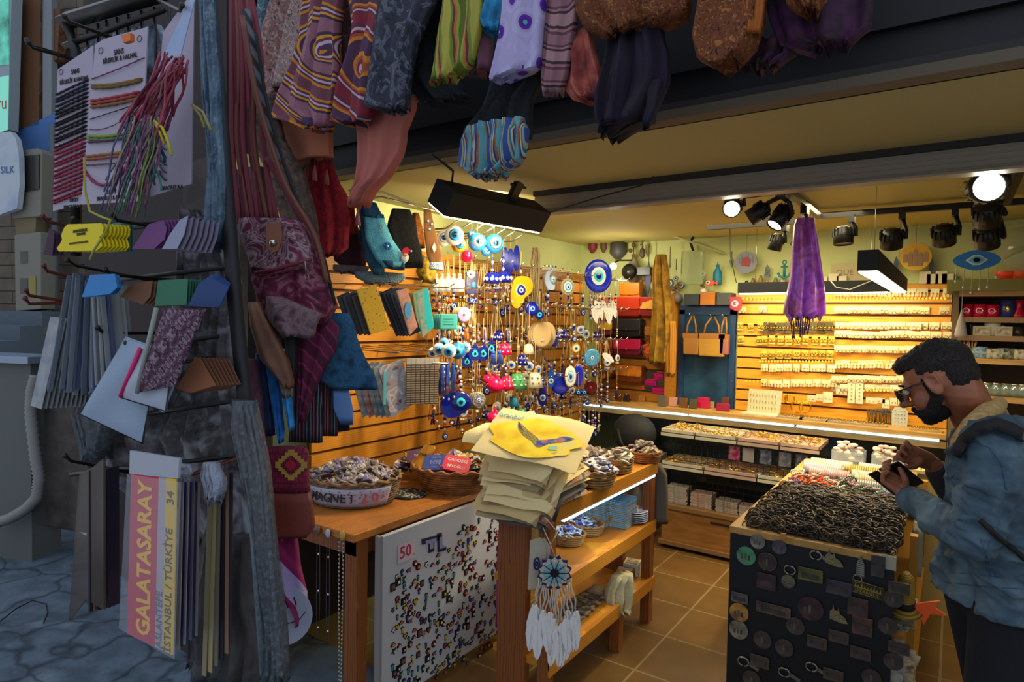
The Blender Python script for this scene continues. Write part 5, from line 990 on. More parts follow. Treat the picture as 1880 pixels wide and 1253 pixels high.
def pom(px,yt,yc,r,lb,off=.26):
    def fn(t,s):
        zc=-(yc-yt)*s; cord(t,(0,0,0),(0,0,zc+r*s)); b=MB(); b.ball((0,0,zc),r*s,20,(1,1,.92)); b.build('fruit',MAG,t)
        b=MB(); q=r*s; b.lathe([(.22*q,.8*q),(.18*q,1.05*q),(.3*q,1.3*q),(.24*q,1.3*q),(.1*q,1.0*q)],10,(0,0,zc)); b.build('crown',MAG,t); beads(t,[(0,zc+1.5*q,.009,mat('bead_orange','D07A10'))])
    return hung('pomegranate',lb,'pomegranate ornament',px,yt,off,fn)
pom(912,625,708,16,'large glossy magenta ceramic pomegranate, upper one'); pom(910,690,768,14,'glossy magenta ceramic pomegranate, lower one'); pom(897,640,697,10,'small magenta pomegranate left of the large one',.2)
# tassels of blue silk
for i,(x,yt,yc,L,lb) in enumerate([(812,660,668,60,'long royal blue silk tassel, nearest of three under the eyeballs'),(822,660,668,62,'long royal blue silk tassel, middle of three under the eyeballs'),(832,660,670,58,'long royal blue silk tassel, farthest of three under the eyeballs'),(906,640,662,22,'short blue silk tassel near the magenta bells, nearer one'),(918,640,664,22,'short blue silk tassel near the magenta bells, farther one')]):
    def fn(t,s,L=L): cord(t,(0,0,0),(0,0,-8*s)); tassel(t,-8*s,.014 if L>30 else .02,L*s,mat('silk_blue','1A4AA8',.6),12); eye(t,(0,-.01,-(L+12)*s),.012,EYN) if L>30 else None
    hung('silk_tassel',lb,'tassel',x,yt,.25,fn)
# white feathers of the big disc
def feather(t,x,z,L,w,ang,m,y=0,name='feather'):
    b=MB(); o=[]; n=8
    for i in range(n+1): u=i/n; o.append((w*math.sin(PI*min(1,u*.9+.08))**.7*(1+.15*(i%2)),-u*L))
    o+= [(-a,zz) for a,zz in o[::-1]]
    ca,sa_=math.cos(ang),math.sin(ang); b.prism([(a*ca-zz*sa_,a*sa_+zz*ca) for a,zz in o],-.002,.002); b.tube([(0,-.003,0),(sa_*L,-.003,-ca*L)],.001,4)
    b.build(name,m,t,loc=(x,y,z))
FEA=mat('feather_white','D8D2CC',.9,bump=.4,bs=150)
def fn(t,s):
    for i in range(7): feather(t,(i-3)*8*s,-(60+abs(i-3)*3)*s if 0 else -18*s-random.uniform(0,14)*s,34*s,5*s,random.uniform(.1,.5),FEA,y=.004*i)
    for i in range(9): cord(t,((i-4)*7*s,0,0),((i-4)*7*s+.01,0,-34*s),PEA,.0012); beads(t,[((i-4)*7*s+.003,-12*s-8*s*(k),.006,[PEA,CRY,NAVY][k%3]) for k in range(3)])
hung('feather_fringe','white feather and bead fringe hanging below the large cobalt disc','feather fringe',1108,532,.22,fn,60)
def fn(t,s):
    for i in range(4): feather(t,8*s+i*2*s,-10*s,26*s,5*s,.9,FEA,y=.004*i)
hung('feather_fringe','white feather tuft by the pale blue glitter disc','feather fringe',1100,640,.2,fn,60)
# bunch of grey plaited strings
def fn(t,s):
    for i in range(26):
        x=random.uniform(-10,12)*s; y=random.uniform(-.02,.02); P=[(x*.5,y,0)]+[(x+random.uniform(-3,3)*s,y,-k*14*s) for k in range(1,9)]
        b=MB(); b.tube(P,.0035,4); b.build('strand',mat('rope_grey','7A6A4A',.9,bump=.5,bs=200),t)
hung('rope_bunch','shaggy bunch of twisted grey-brown cords right of the amber ornament','cord bunch',982,455,.16,fn)
# --- bulk of hanging strands: prototypes copied along the hooks ---
def P_strand(kind):
    t=thing('bead_strand','x','beaded ornament',(0,0,0))
    cord(t,(0,0,0),(.0,0,-.12 if kind!=6 else -.22))
    if kind==0: beads(t,[(0,-.12-k*.016,.0085,[WG,NAVY,COB,CRY][k%4]) for k in range(5)]); eye(t,(0,-.004,-.222),.022,EYN)
    if kind==1: beads(t,[(0,-.12-k*.013,.0065,[PEA,CRY,BRS][k%3]) for k in range(4)]); drop_=MB(); drop_.lathe([(1e-5,-.03),(.012,-.02),(.009,0),(.002,.02)],10,(0,0,-.2)); drop_.build('crystal_drop',CRY,t)
    if kind==2:
        b=MB(); b.lathe([(.003,.02),(.016,.014),(.02,-.004),(.025,-.02),(.02,-.02),(.004,.012)],14,(0,0,-.15)); b.build('bell',NAVY,t)
        for k in range(6): a=k*PI/3; b=MB(); b.ball((.021*math.cos(a),.021*math.sin(a),-.153),.005,6); b.build('dot',WG,t)
        beads(t,[(0,-.185-k*.014,.006,[CRY,PEA][k%2]) for k in range(3)])
    if kind==3: beads(t,[(0,-.11-k*.015,.0075,[COB,WG][k%2]) for k in range(10)])
    if kind==4:
        eye(t,(0,-.002,-.15),.028,[(1,WG),(.7,MIL),(.4,COB),(.2,BKG)]); beads(t,[((k-1)*.015,-.19,.006,PEA) for k in range(3)])
    if kind==5: beads(t,[(0,-.11-k*.012,.006,[BRS,REDG,PEA][k%3]) for k in range(4)]); tassel(t,-.16,.01,.06,mat('silk_navy','101C5A',.6),6)
    if kind==6: beads(t,[(0,-.2,.007,PEA),(0,-.215,.006,BRS)])
    if kind==7: beads(t,[(0,-.10-k*.018,.009,[CRY,NAVY,WG,NAVY,CRY,REDG][k%6]) for k in range(7)]); eye(t,(0,-.004,-.24),.016,EYN)
    if kind==8: beads(t,[(0,-.13,.006,PEA)]); 
    if kind==8:
        for k in range(3): b=MB(); b.tube([((k-1)*.008,0,-.13),((k-1)*.012,0,-.2-.02*k)],.0012,4); b.ball(((k-1)*.012,0,-.2-.02*k),.007,8); b.build('drop',[NAVY,COB,WG][k],t)
    return Proto(t)
PR=[P_strand(k) for k in range(9)]
KN=['blue and white bead strand with a navy eye','pearl and brass bead strand with a crystal drop','small navy bell strand with white dots','cobalt and white bead string','white-ringed round eye pendant with pearl drops','brass and red beads with a navy silk tassel','plain beige jute cord with a pearl bead','crystal and navy bead strand with a small eye','three-drop bead pendant']
rd=random.Random(11)
HK=MB()
rows=[(2.10,'top'),(1.84,'second'),(1.58,'third'),(1.32,'fourth'),(1.08,'lowest')]
hkp=None
n_=0
SHK=['white-blue beads','crystal drop','navy bell','cobalt beads','ringed eye','navy tassel','plain jute cord','crystal-navy beads','triple drop']
for ri,(z,rn) in enumerate(rows):
    for i in range(18):
        y=3.0+i*.128
        if ri==4 and y<4: continue
        b=MB(); b.tube([(-2.87,y,z+.012),(-2.38,y,z+.006),(-2.35,y,z+.03)],.0035,5)
        b.build('display_hook',CHR,label='chrome rod hook on the '+rn+' row of the eye display wall',cat='hook',group='rod hooks of the '+rn+' row')
        for x in ([-2.74,-2.64,-2.55,-2.47] if (i+ri)%3 else [-2.70,-2.58,-2.48]):
            k=rd.choice([[0,6,6,1,3,6,7,6],[6,6,2,0,8,4,1,7],[0,4,6,3,7,5,6],[2,7,6,5,0,6,4],[4,0,6,6,1,0,7]][ri]); n_+=1
            if n_>296: continue
            PR[k].put((x+rd.uniform(-.02,.02),y,z+.006),R(rd.uniform(55,95)),KN[k]+', '+rn+' row of the eye wall',SHK[k]+' strands, '+rn+' row',(1.3,1.3,rd.uniform(1.1,1.45)))
JB=[]
for k in range(3):
    t=thing('jute_bunch','x','cord bunch')
    for i in range(9):
        x=rd.uniform(-.035,.035); L=rd.uniform(.16,.26); b=MB(); b.tube([(x*.4,rd.uniform(-.01,.01),0),(x,rd.uniform(-.02,.02),-L*.5),(x*1.2,rd.uniform(-.02,.02),-L)],.0028,4); b.build('cord',[CORD,mat('cord_pale','CDB482',.9),mat('cord_brown','8A6A3A',.9)][(i+k)%3],t)
    for i in range(5): b=MB(); x=rd.uniform(-.035,.035); b.ball((x,-.01,-rd.uniform(.14,.25)),.009,8); b.build('bead',[PEA,NAVY,BRS,WG,REDG][i],t)
    JB.append(Proto(t))
for i in range(44):
    ri=i%4; z=rows[ri][0]; y=3.0+.128*((i*5+ri*3)%18); x=rd.choice([-2.68,-2.58,-2.5])
    JB[i%3].put((x,y,z+.004),R(rd.uniform(60,95)),'bunch of plain beige jute cords with a few beads, '+rows[ri][1]+' hook row','jute cord bunches, '+rows[ri][1]+' row',rd.uniform(.9,1.3))
for i in range(6):
    y=2.3+.13*i
    b=MB(); b.tube([(-2.87,y,1.93),(-2.3,y,1.92),(-2.26,y,1.94)],.0035,5); b.build('display_hook',CHR,label='chrome rod hook above the row of notebooks',cat='hook',group='rod hooks above the notebooks')
    b=MB(); b.tube([(-2.87,y,1.58),(-2.3,y,1.57),(-2.26,y,1.59)],.0035,5); b.build('display_hook',CHR,label='chrome rod hook over the lower row of pocket notebooks',cat='hook',group='rod hooks of the lower notebooks')
for i in range(7):
    y=2.75+.11*i
    b=MB(); b.tube([(-2.87,y,2.27),(-2.4,y+.02,2.26),(-2.3,y+.03,2.31)],.005,6); b.build('display_hook',SIL,label='thick bent metal hook above the slatted wall holding the eyeballs',cat='hook',group='thick hooks over the eyeballs')
# ================= magnet table, baskets, pin board =================
ZT=.85
tb=thing('magnet_table','orange-brown wooden side table carrying the magnet baskets','table',(-2.3,2.3,0))
b=MB(); b.b2((-.42,-.54,ZT-.035),(.30,.60,ZT)); b.build('table_top',W_TOP,tb,bev=.004)
b=MB(); b.b2((-.38,-.50,ZT-.11),(.27,-.47,ZT-.035)); b.b2((.24,-.47,ZT-.11),(.27,.56,ZT-.035)); b.build('apron',W_DK,tb)
for x,y in ((.20,-.50),(-.38,-.50),(.20,.50),(-.38,.50)):
    b=MB(); b.b2((x,y,0),(x+.075,y+.06,ZT-.036)); b.build('leg',W_DK,tb)
b=MB(); b.b2((-.38,-.40,.2),(-.30,.5,ZT-.12)); b.build('back_panel',mat('dark_panel','241A14',.8),tb)
def eb(x,y,c,lb):
    p=onY(x,y,1.745); t=thing('bead_necklace_string',lb,'necklace',p)
    b=MB(); b.ball((0,0,0),(.018,.006,.022),10); b.build('tag',col(c,.3),t)
    for s in (-.014,.014):
        b=MB(); b.tube([(s*.3,-.004,-.01),(s,-.004,-.15),(s*.9,-.004,-.38),(0,-.004,-.62)],.0012,4); b.build('string',col('8A7E70'),t)
        for k in range(34): 
            u=k/33; b=MB(); b.ball((s*(1-u*.6),-.004,-.03-.58*u),.0042,5); b.build('bead',col('A89C8C',.3),t)
eb(628,984,'B89030','long silvery bead necklace on a yellow tag at the table front'); 
def ch(x,y,c,lb):
    p=onY(x,y,1.75); t=thing('thin_chain',lb,'necklace',p); b=MB(); b.ball((0,0,0),(.016,.006,.02),10); b.build('tag',col(c,.3),t)
    for s in (-.006,.01): b=MB(); b.tube([(s,0,-.02),(s*1.4,0,-.3),(s*.8,0,-.48)],.0008,3); b.build('chain',col('6A6468'),t)
    for k in range(3): b=MB(); b.ball((.008,-.002,-.1-.16*k),.006,6); b.build('charm',CHR,t)
ch(602,980,'A0A8B4','thin dark chain necklace on a white tag at the table front'); ch(584,975,'6A4A34','thin dark chain necklace on a brown tag at the table front')
# pin board on the aisle side
BP=PL((-1.99,2.3,0),90)
bb=thing('pin_board','white board densely pinned with enamel pins, leaning on the side table','board',(-1.975,2.3,0),PI/2)
def bz(px,py): a,z=BP.az(px,py); return a,z
a0,zt0=bz(690,968); a1,zt1=bz(918,905)
b=MB(); b.b2((a0,-.012,.06),(a1,.012,.815)); b.build('panel',mat('board_white','B8B4AE',.6),bb,bev=.003)
b=MB(); b.b2((a0-.006,-.016,.06),(a0+.012,.0121,.82)); b.build('tape_edge',mat('board_edge','8A8480',.5),bb)
# price note
pn=thing('price_note','small white paper on the pin board reading 50 in red','price note',V((-1.9575,BP.w(*bz(737,1010)).y,bz(737,1010)[1])),PI/2)
b=MB(); b.b2((-.055,-.0005,-.042),(.055,.0005,.042)); b.build('paper',mat('paper_pinkwhite','C8B4B0',.7),pn)
letters('50',.075,mat('marker_red','B02038',.6),pn,(-.008,-.001,0),bold=.001); letters('TL',.014,mat('marker_red','B02038'),pn,(.044,-.001,-.025))
# TL made of pins
rd=random.Random(5)
def pin_proto(k):
    t=thing('enamel_pin','x','pin'); 
    SH=[lambda r:[(r*math.cos(a),r*math.sin(a)) for a in [2*PI*i/12 for i in range(12)]],
        lambda r:[(r*.9,-r),(r*.9,r),(-r*.9,r),(-r*.9,-r)],
        lambda r:[(r*(1 if i%2 else .5)*math.cos(PI*i/5+.3),r*(1 if i%2 else .5)*math.sin(PI*i/5+.3)) for i in range(10)],
        lambda r:[(0,-r),(r,.2*r),(.6*r,.9*r),(0,.5*r),(-.6*r,.9*r),(-r,.2*r)],
        lambda r:[(-r*.4,-r),(r*.4,-r),(r*.5,.1*r),(r*.9,.4*r),(r*.3,r),(-r*.3,r),(-r*.8,.3*r),(-r*.5,0)],
        lambda r:[(-r,-.5*r),(r,-.5*r),(r*.9,.2*r),(.5*r,.3*r),(.3*r,.7*r),(-.4*r,.7*r),(-.6*r,.2*r),(-r,.1*r)],
        lambda r:[(-r,0),(-.5*r,-.5*r),(.4*r,-.4*r),(r,-.7*r),(.7*r,0),(r,.6*r),(.4*r,.4*r),(-.4*r,.5*r)],
        lambda r:[(-.3*r,-r),(.3*r,-r),(.3*r,.2*r),(.7*r,.5*r),(0,r),(-.7*r,.5*r),(-.3*r,.2*r)]]
    c=['8A2030','1E1E22','3E6A3A','C0902A','2A4A8A','B86A2A','7A5A8A','3A8A8A','A84A5A','5A4A3A','D8D0C4','6A3A1E','284A3A','9A1E20','42424A','B8A83A'][k%16]
    r=.0115; o=SH[k%8](r); o2=[(x*.68,z*.68) for x,z in o]
    b=MB(); b.prism(o,0,.003); b.build('metal_rim',mat('pin_dark','1E1A1A',.3,.6),t); b=MB(); b.prism(o2,-.0015,.001); b.build('enamel',col(c,.25),t)
    b=MB(); b.prism([(x*.35+.002,z*.35-.001) for x,z in o],-.0022,.0005); b.build('accent',col(['E0D8C8','C8A83A','1A1A1E','B83040'][(k//3)%4],.3),t)
    return Proto(t)
PP=[pin_proto(k) for k in range(24)]
spots=[]
def addpin(a,z,s=1,k=None,lab=None):
    k=rd.randrange(24) if k is None else k
    p=BP.w(a,z); PP[k].put((-1.9595,p.y,z),(0,0,0) if 0 else (rd.uniform(0,0),0,PI/2),lab or 'tiny enamel pin among the crowd pinned on the white board','enamel pins on the white board' if not lab else None,s*rd.uniform(1.15,1.6))
N=0; tries=0
while N<292 and tries<20000:
    tries+=1; x=rd.uniform(712,912); y=rd.uniform(945,1250)
    if (x<795 and y<1062) and not (x>800): 
        if y<1030 or x<718: continue
    if y<945+ (900-x)*.28: continue
    if y<1010+(800-x)*.45 and x<830: continue
    a,z=bz(x,y)
    if any((a-q[0])**2+(z-q[1])**2<.0225**2 for q in spots): continue
    spots.append((a,z)); addpin(a,z); N+=1
def big_letter(seg,lb):
    q=[bz(x,y) for x,y in seg]; c=(sum(a for a,z in q)/len(q),sum(z for a,z in q)/len(q)); p=BP.w(*c)
    t=thing('letter_pin',lb,'pin',(-1.9595,p.y,c[1]),PI/2); b=MB(); b.prism([(a-c[0],z-c[1]) for a,z in q],-.002,.002); b.build('letter',mat('pin_ink','22203A',.4),t)
    cc=[((a-c[0])*.62,(z-c[1])*.62) for a,z in q]; b=MB(); b.prism(cc,-.0032,.0); b.build('fill',mat('pin_lilac','8A84A0',.4),t)
big_letter([(765,988),(797,980),(797,990),(788,992),(788,1010),(778,1013),(778,995),(766,998)],'large outlined letter T made on the pin board beside the price note')
big_letter([(794,978),(802,976),(803,1000),(810,1002),(810,1008),(795,1012)],'large outlined letter L made on the pin board beside the T')
# ---- baskets ----
WK=mat('wicker_tan','9A7440',.7,pat=dict(t='noise',s=30,c=['7A5628','B08A50'])); WK2=mat('wicker_dark','6A5236',.75,pat=dict(t='noise',s=30,c=['54402A','86694A'])); WK3=mat('wicker_orange','8E5424',.6,pat=dict(t='noise',s=26,c=['6E3C14','A86A30']))
def basket(p,rx,ry,h,label,m,flare=.82,style='coil',handle=False,rz=0,rim=.011,cat='basket'):
    t=thing('wicker_basket',label,cat,p,rz); b=MB(); n=10
    b.lathe([(1e-5,.004),(flare,.004),(flare,.0),(1e-5,0)],24,(0,0,0),'Z',Matrix.Diagonal(V((rx,ry,1)))); b.build('base',m,t)
    b=MB()
    rows_=max(5,int(h/.013))
    if style=='coil':
        for i in range(rows_):
            u=(i+.5)/rows_; f=flare+(1-flare)*u**.7; b.torus((0,0,h*u),rx*f,h/rows_*.56,36,6,M=Matrix(((1,0,0),(0,0,ry/rx),(0,1,0))))
    else:
        for i in range(rows_):
            u=(i+.5)/rows_; f=flare+(1-flare)*u**.7; P=[]
            for k in range(60): a=2*PI*k/60; w_=1+.018*(1 if (k//1+i)%2 else -1); P.append((rx*f*w_*math.cos(a),ry*f*w_*math.sin(a),h*u))
            b.tube(P,h/rows_*.42,5,True)
    b.build('weave',m,t)
    b=MB(); P=[]
    for k in range(90): a=2*PI*k/90; P.append(((rx+rim*.5*math.sin(k*1.3))*math.cos(a),(ry+rim*.5*math.sin(k*1.3))*math.sin(a),h+rim*.5*math.cos(k*1.3)))
    b.tube(P,rim*.62,6,True); b.build('braided_rim',m,t); return t
ZB=ZT+.001
pA=onZ(650,922,ZB); pA.z=ZB
mb_=basket(V((pA.x-.04,pA.y+.03,ZB)),.238,.205,.125,'oval wicker basket of resin magnets with a handwritten MAGNET 20 sign',WK2,.80,'weave',rz=.3,rim=.012)
MBC=mb_.location.copy()
# paper sign wrapped round the front
RX,RY=.238,.205
def wrapsign():
    b=MB(); t0,t1=-2.15,-.22
    def fn(u,v):
        a=t0+(t1-t0)*u; f=.86+.12*v; return V((RX*f*math.cos(a)*1.03,RY*f*math.sin(a)*1.03,.014+.088*v))
    b.grid(fn,30,4); return b.build('paper_sign',mat('sign_paper','A6A4B8',.7),mb_,sol=.0008)
wrapsign()
def wl(txt,a0,a1,size,m):
    n=len(txt)
    for i,c in enumerate(txt):
        a=a0+(a1-a0)*(i/(n-1) if n>1 else 0); x=RX*.925*1.06*math.cos(a); y=RY*.925*1.06*math.sin(a)
        o=letters(c,size,m,mb_,(x,y-.001,.058),rot=(PI/2-.12,0,math.atan2(math.cos(a)/.221,-math.sin(a)/.191) if 0 else a+PI/2),ext=.001,bold=.0008)
wl('MAGNET',-1.98,-1.12,.060,INK); wl('20',-.86,-.62,.070,mat('marker_red2','B03A3A',.6)); wl('TL',-.46,-.40,.016,mat('marker_red2','B03A3A'))
def heap(center,rx,ry,z0,z1,n,protos,label,group,rd,rz=0,s=1):
    for i in range(n):
        a=rd.uniform(0,2*PI); q=math.sqrt(rd.random())*.9; x=rx*q*math.cos(a); y=ry*q*math.sin(a); zz=z0+(z1-z0)*(1-q*q)*rd.uniform(.7,1)
        c,s_=math.cos(rz),math.sin(rz)
        protos[rd.randrange(len(protos))].put((center[0]+x*c-y*s_,center[1]+x*s_+y*c,zz),(rd.uniform(-.7,.7),rd.uniform(-.6,.6),rd.uniform(0,6.28)),label,group,s*rd.uniform(.8,1.2))
def magp(k):
    t=thing('resin_magnet','x','magnet'); c=['8A7A70','6E625A','9A8A7A','7A6A80','8A6A5E','A09080','5A5460','74685A'][k]
    b=MB(); b.b2((-.026,-.018,0),(.026,.018,.006)); b.build('plate',col(c,.5),t,bev=.002)
    b=MB()
    if k%3==0: b.b2((-.02,-.004,.006),(-.008,.012,.016)); b.lathe([(.008,0),(.006,.01),(.0001,.02)],8,(.006,.0,.006)); b.b2((.012,-.01,.006),(.02,.01,.012))
    elif k%3==1: b.lathe([(.012,0),(.011,.006),(.006,.012),(.001,.015)],10,(0,0,.006)); b.tube([(.016,0,.006),(.016,0,.022)],.002,5); b.tube([(-.016,0,.006),(-.016,0,.022)],.002,5)
    else:
        for j in range(5): b.b2((-.022+j*.009,-.012,.006),(-.016+j*.009,.012,.011))
    b.build('relief',col(['A8988A','C0B0A0','5A4A44','9A86A0'][k%4],.4),t); return Proto(t)
MG=[magp(k) for k in range(8)]
rd=random.Random(21)
heap((MBC.x,MBC.y),.215,.185,ZB+.10,ZB+.185,125,MG,'small painted resin magnet heaped in the MAGNET basket','resin magnets in the MAGNET basket',rd,.3,1.15)
pB=onZ(828,888,ZB); 
cb=basket(V((-2.16,2.60,ZB)),.235,.215,.12,'round coiled brown basket full of coloured city magnets',WK3,.72,'coil',rim=.014); CBC=cb.location.copy()
b=MB(); b.lathe([(1e-5,.0),(.16,.0),(.165,.006),(.14,.008),(1e-5,.008)],18,(0,0,0)); b.build('woven_mat',mat('mat_black_white','2E2A26',.9,pat=dict(t='cells',s=70,c=['14120E','9A9488','2A2622'],i='CONSTANT')),loc=(-2.27,2.33,ZB),label='small black and white woven mat lying between the two baskets',cat='mat',sc_=(.75,.6,1))
# coloured coasters in the coiled basket
def coaster(dx,dy,dz,rot,c,lb,txts,sz=(.085,.062),shape=None):
    t=thing('city_magnet',lb,'magnet',(CBC.x+dx*1.3,CBC.y+dy*1.25,ZB+dz+.035),rot=rot); t.scale=(1.4,1.4,1.2)
    b=MB(); w,h=sz; o=shape or [(-w/2+.01,-h/2),(w/2-.01,-h/2),(w/2,-h/2+.01),(w/2,h/2-.01),(w/2-.01,h/2),(-w/2+.01,h/2),(-w/2,h/2-.01),(-w/2,-h/2+.01)]
    vs=[(x,y,0) for x,y in o]+[(x,y,.006) for x,y in o]; n=len(o)
    b.add(vs,[tuple(range(n))[::-1],tuple(range(n,2*n))]+[(i,(i+1)%n,(i+1)%n+n,i+n) for i in range(n)]); b.build('plate',c,t)
    for (tx,s_,x,y,m) in txts: letters(tx,s_,m,t,(x,y,.0066),rot=(0,0,0),ext=.0004)
    return t
CRE=mat('print_cream','E0D8C8',.5); 
coaster(.07,-.08,.115,(.75,.15,.45),mat('coaster_red','C01838',.4),'crimson street-sign magnet with two lines of white lettering',[('CADDESİ',.018,0,.013,CRE),('BEYOĞLU',.015,0,-.014,CRE)],(.10,.065))
coaster(.07,-.08,.115,(.75,.15,.45),mat('coaster_red','C01838'),'x',[]) if 0 else None
coaster(-.02,-.10,.11,(.8,-.1,.35),mat('coaster_blue','3E4A88',.4),'slate blue magnet lettered BEER beside the crimson one',[('BEER',.022,0,.0,mat('print_bluegrey','7A88B0',.5)),('BEFORE',.010,0,.02,mat('print_bluegrey','7A88B0')),('HUGS',.010,0,-.02,mat('print_bluegrey','7A88B0'))],(.10,.065))
coaster(-.10,-.09,.12,(.85,-.05,-.25),mat('coaster_amber','A8701A',.45,pat=dict(t='noise',s=20,c=['7A4A12','C08A2A'])),'amber brown city magnet standing upright in the coiled basket',[('İSTANBUL',.014,0,.01,INK)],(.075,.11))
coaster(-.15,-.05,.115,(.7,-.2,.5),mat('coaster_plum','5A3A50',.45),'plum tram magnet lying at the left rim of the coiled basket',[('TAKSİM',.014,0,.0,CRE)],(.11,.06))
rd=random.Random(9)
CM=[]
for k,c in enumerate(['6A5A7A','A87A3A','4A6A4A','8A5A3A','9A8A7A','7A3A4A','B8862A','5A5A5A']):
    t=thing('city_magnet','x','magnet'); b=MB(); b.b2((-.045,-.03,0),(.045,.03,.005)); b.build('plate',mat('cm'+c,c,.4,pat=dict(t='noise',s=35,c=[c,'2A2420',c,'B0A088'],rg=(.35,.7))),t,bev=.002); CM.append(Proto(t))
heap((CBC.x-.0,CBC.y+.02),.20,.16,ZB+.09,ZB+.16,40,CM,'printed city magnet heaped at the back of the coiled basket','city magnets in the coiled basket',rd)
heap((-2.48,2.66),.12,.16,ZB+.03,ZB+.12,30,CM,'printed city magnet in the loose pile behind the baskets','loose city magnets by the wall',rd)
pt=thing('price_tag','small curled price sticker on the table corner beside the totes','price tag',(-2.06,2.70,ZB+.001)); b=MB(); b.b2((-.03,-.02,0),(.03,.02,.002)); b.build('paper',mat('tag_paper','A09070',.7),pt); letters('150',.02,INK,pt,(0,0,.0026),rot=(0,0,.4))
# ================= shelf unit on the aisle =================
sh=thing('shelf_unit','open pine shelf unit of three boards along the aisle','shelf unit',(-1.39,2.32,0))
LX,LY=-.30,1.18
for z,nm in ((.93,'top_board'),(.59,'middle_board'),(.26,'lower_board')):
    b=MB(); b.b2((LX,0.0,z-.03),(0,LY,z)); b.b2((-.018,0,z-.06),(.004,LY,z+.006)); b.build(nm,W_OR,sh)
for x,y in ((-.06,.0),(-.06,LY-.06),(-.235,LY-.06),(-.06,.72)):
    b=MB(); z1=.90 if y<.7 else (.90 if y>1 else .23); z0=0
    b.b2((x-(.0 if x>-.1 else .06),y-.001,z0),(x+.055,y+.05,z1)); b.build('post',W_DK,sh)
b=MB(); b.b2((-.27,-.012,.0),(-.12,.03,.90)); b.build('side_board',W_DK,sh)
b=MB(); b.b2((-.02,.10,.858),(.006,.98,.8695)); b.b2((-.02,1.0,.858),(.006,1.14,.8695)); b.build('led_strip',LEDW,sh)
lamp('shelf_led','AREA',(-1.42,2.86,.85),2.2,(.75,.88,1),(-1.5,2.86,.6),.03,.9)
# tote bag pile
rd=random.Random(4)
COT=mat('cotton_cream','DCC48A',.9,bump=.3,bs=200); 
cot=[COT,mat('cotton_beige','C4A870',.9,bump=.3,bs=200),mat('cotton_grey','9A865E',.9,bump=.3,bs=200),mat('cotton_dark','4E4A46',.9),mat('cotton_print','9A6A4A',.9,pat=dict(t='noise',s=14,c=['B8A884','8A4A3A','A89A7A','4A4A5A'],rg=(.35,.65)))]
TPX,TPY=-1.55,2.43
def tote(z,dx,dy,rz,w,l,m,lb,g='folded totes in the cotton pile',th=.014,droop=.05,seed=0):
    r=random.Random(seed); ph=r.random()*6; b=MB()
    def mk(s):
        def fn(u,v):
            x=(u-.5)*w; y=(v-.5)*l; e=max(0,-(v-.5)*2-.55); ex=max(0,(u-.5)*2-.7)
            zz=.004*math.sin(x*25+ph)+.003*math.sin(y*21+ph)-e*e*droop*4-ex*ex*droop*2
            rim=(1-abs(2*u-1)**8)*(1-abs(2*v-1)**8)
            return V((x+.008*math.sin(y*14+ph),y,zz+s*th*.5*rim))
        return fn
    b.grid(mk(1),14,12); b.grid(mk(-1),14,12)
    # close rims are pinched together
    return b.build('tote_bag',m,loc=(TPX+dx,TPY+dy,z),rz=rz,label=lb,cat='tote bag',group=g)
NT=18
for i in range(NT):
    tote(.945+i*.0138,rd.uniform(-.02,.03),rd.uniform(-.02,.02),rd.uniform(-.10,.10)+.05,.34,.37+rd.uniform(-.02,.04),cot[[3,2,4,1,3,2,0,1,4,0,1,0,2,0,1,0,0,1,0,2,1,0,0][i]],'folded cotton tote in the tall cream stack on the shelf',seed=i,th=.019,droop=.10)
# top tote with picture: Galata tower print
tt=thing('printed_tote','cream tote on top of the pile with a yellow Istanbul tower print','tote bag',(TPX+.02,TPY-.03,.945+NT*.0138+.03),rot=(.34,.10,.30))
b=MB()
def topf(s):
    def fn(u,v):
        x=(u-.5)*.46; y=(v-.5)*.42; rim=(1-abs(2*u-1)**8)*(1-abs(2*v-1)**8); ex=max(0,(u-.5)*2-.4)
        return V((x,y,.003*math.sin(x*20)+.003*math.sin(y*17)-ex*ex*.05+s*.008*rim))
    return fn
b.grid(topf(1),22,18); b.grid(topf(-1),22,18); b.build('cloth',COT,tt)
def decal(o,m,nm,dz=.013):
    b=MB(); n=len(o); c=(sum(x for x,y in o)/n,sum(y for x,y in o)/n)
    def P(x,y): 
        ex=max(0,(x/.5)*2-.4); return (x,y,.003*math.sin(x*20)+.003*math.sin(y*17)-ex*ex*.05+dz)
    vs=[P(*c)]
    R3=5
    for k in range(1,R3+1):
        for (x,y) in o: vs.append(P(c[0]+(x-c[0])*k/R3,c[1]+(y-c[1])*k/R3))
    fs=[(0,1+i,1+(i+1)%n) for i in range(n)]
    for k in range(R3-1): fs+=[(1+k*n+i,1+(k+1)*n+i,1+(k+1)*n+(i+1)%n,1+k*n+(i+1)%n) for i in range(n)]
    b.add(vs,fs,True); b.build(nm,m,tt)
YP=mat('print_yellow','E8C008',.85,pat=dict(t='noise',s=9,c=['D8A808','F0D020','D8C880'],rg=(.35,.75)))
o=[]
for i in range(30): a=2*PI*i/30; o.append(((.205+.018*math.sin(5*a)+.012*math.sin(9*a))*math.cos(a)-.0,(.155+.016*math.sin(4*a+1))*math.sin(a)-.03))
decal(o,YP,'yellow_print')
decal([(-.11,.085),(-.09,.02),(-.045,-.03),(.0,-.06),(.03,-.10),(.05,-.09),(.02,-.03),(-.03,.01)],mat('print_tower','4A4A50',.85,pat=dict(t='brick',s=1,g=.003,bw=.014,rh=.010,ns=20,c=['5A5448','3E3E48','A89040'])),'tower_print',.0145)
decal([(-.11,.085),(-.095,.035),(-.055,.0),(-.085,.05)],mat('print_roof','3A3E5A',.85),'tower_roof',.0155)
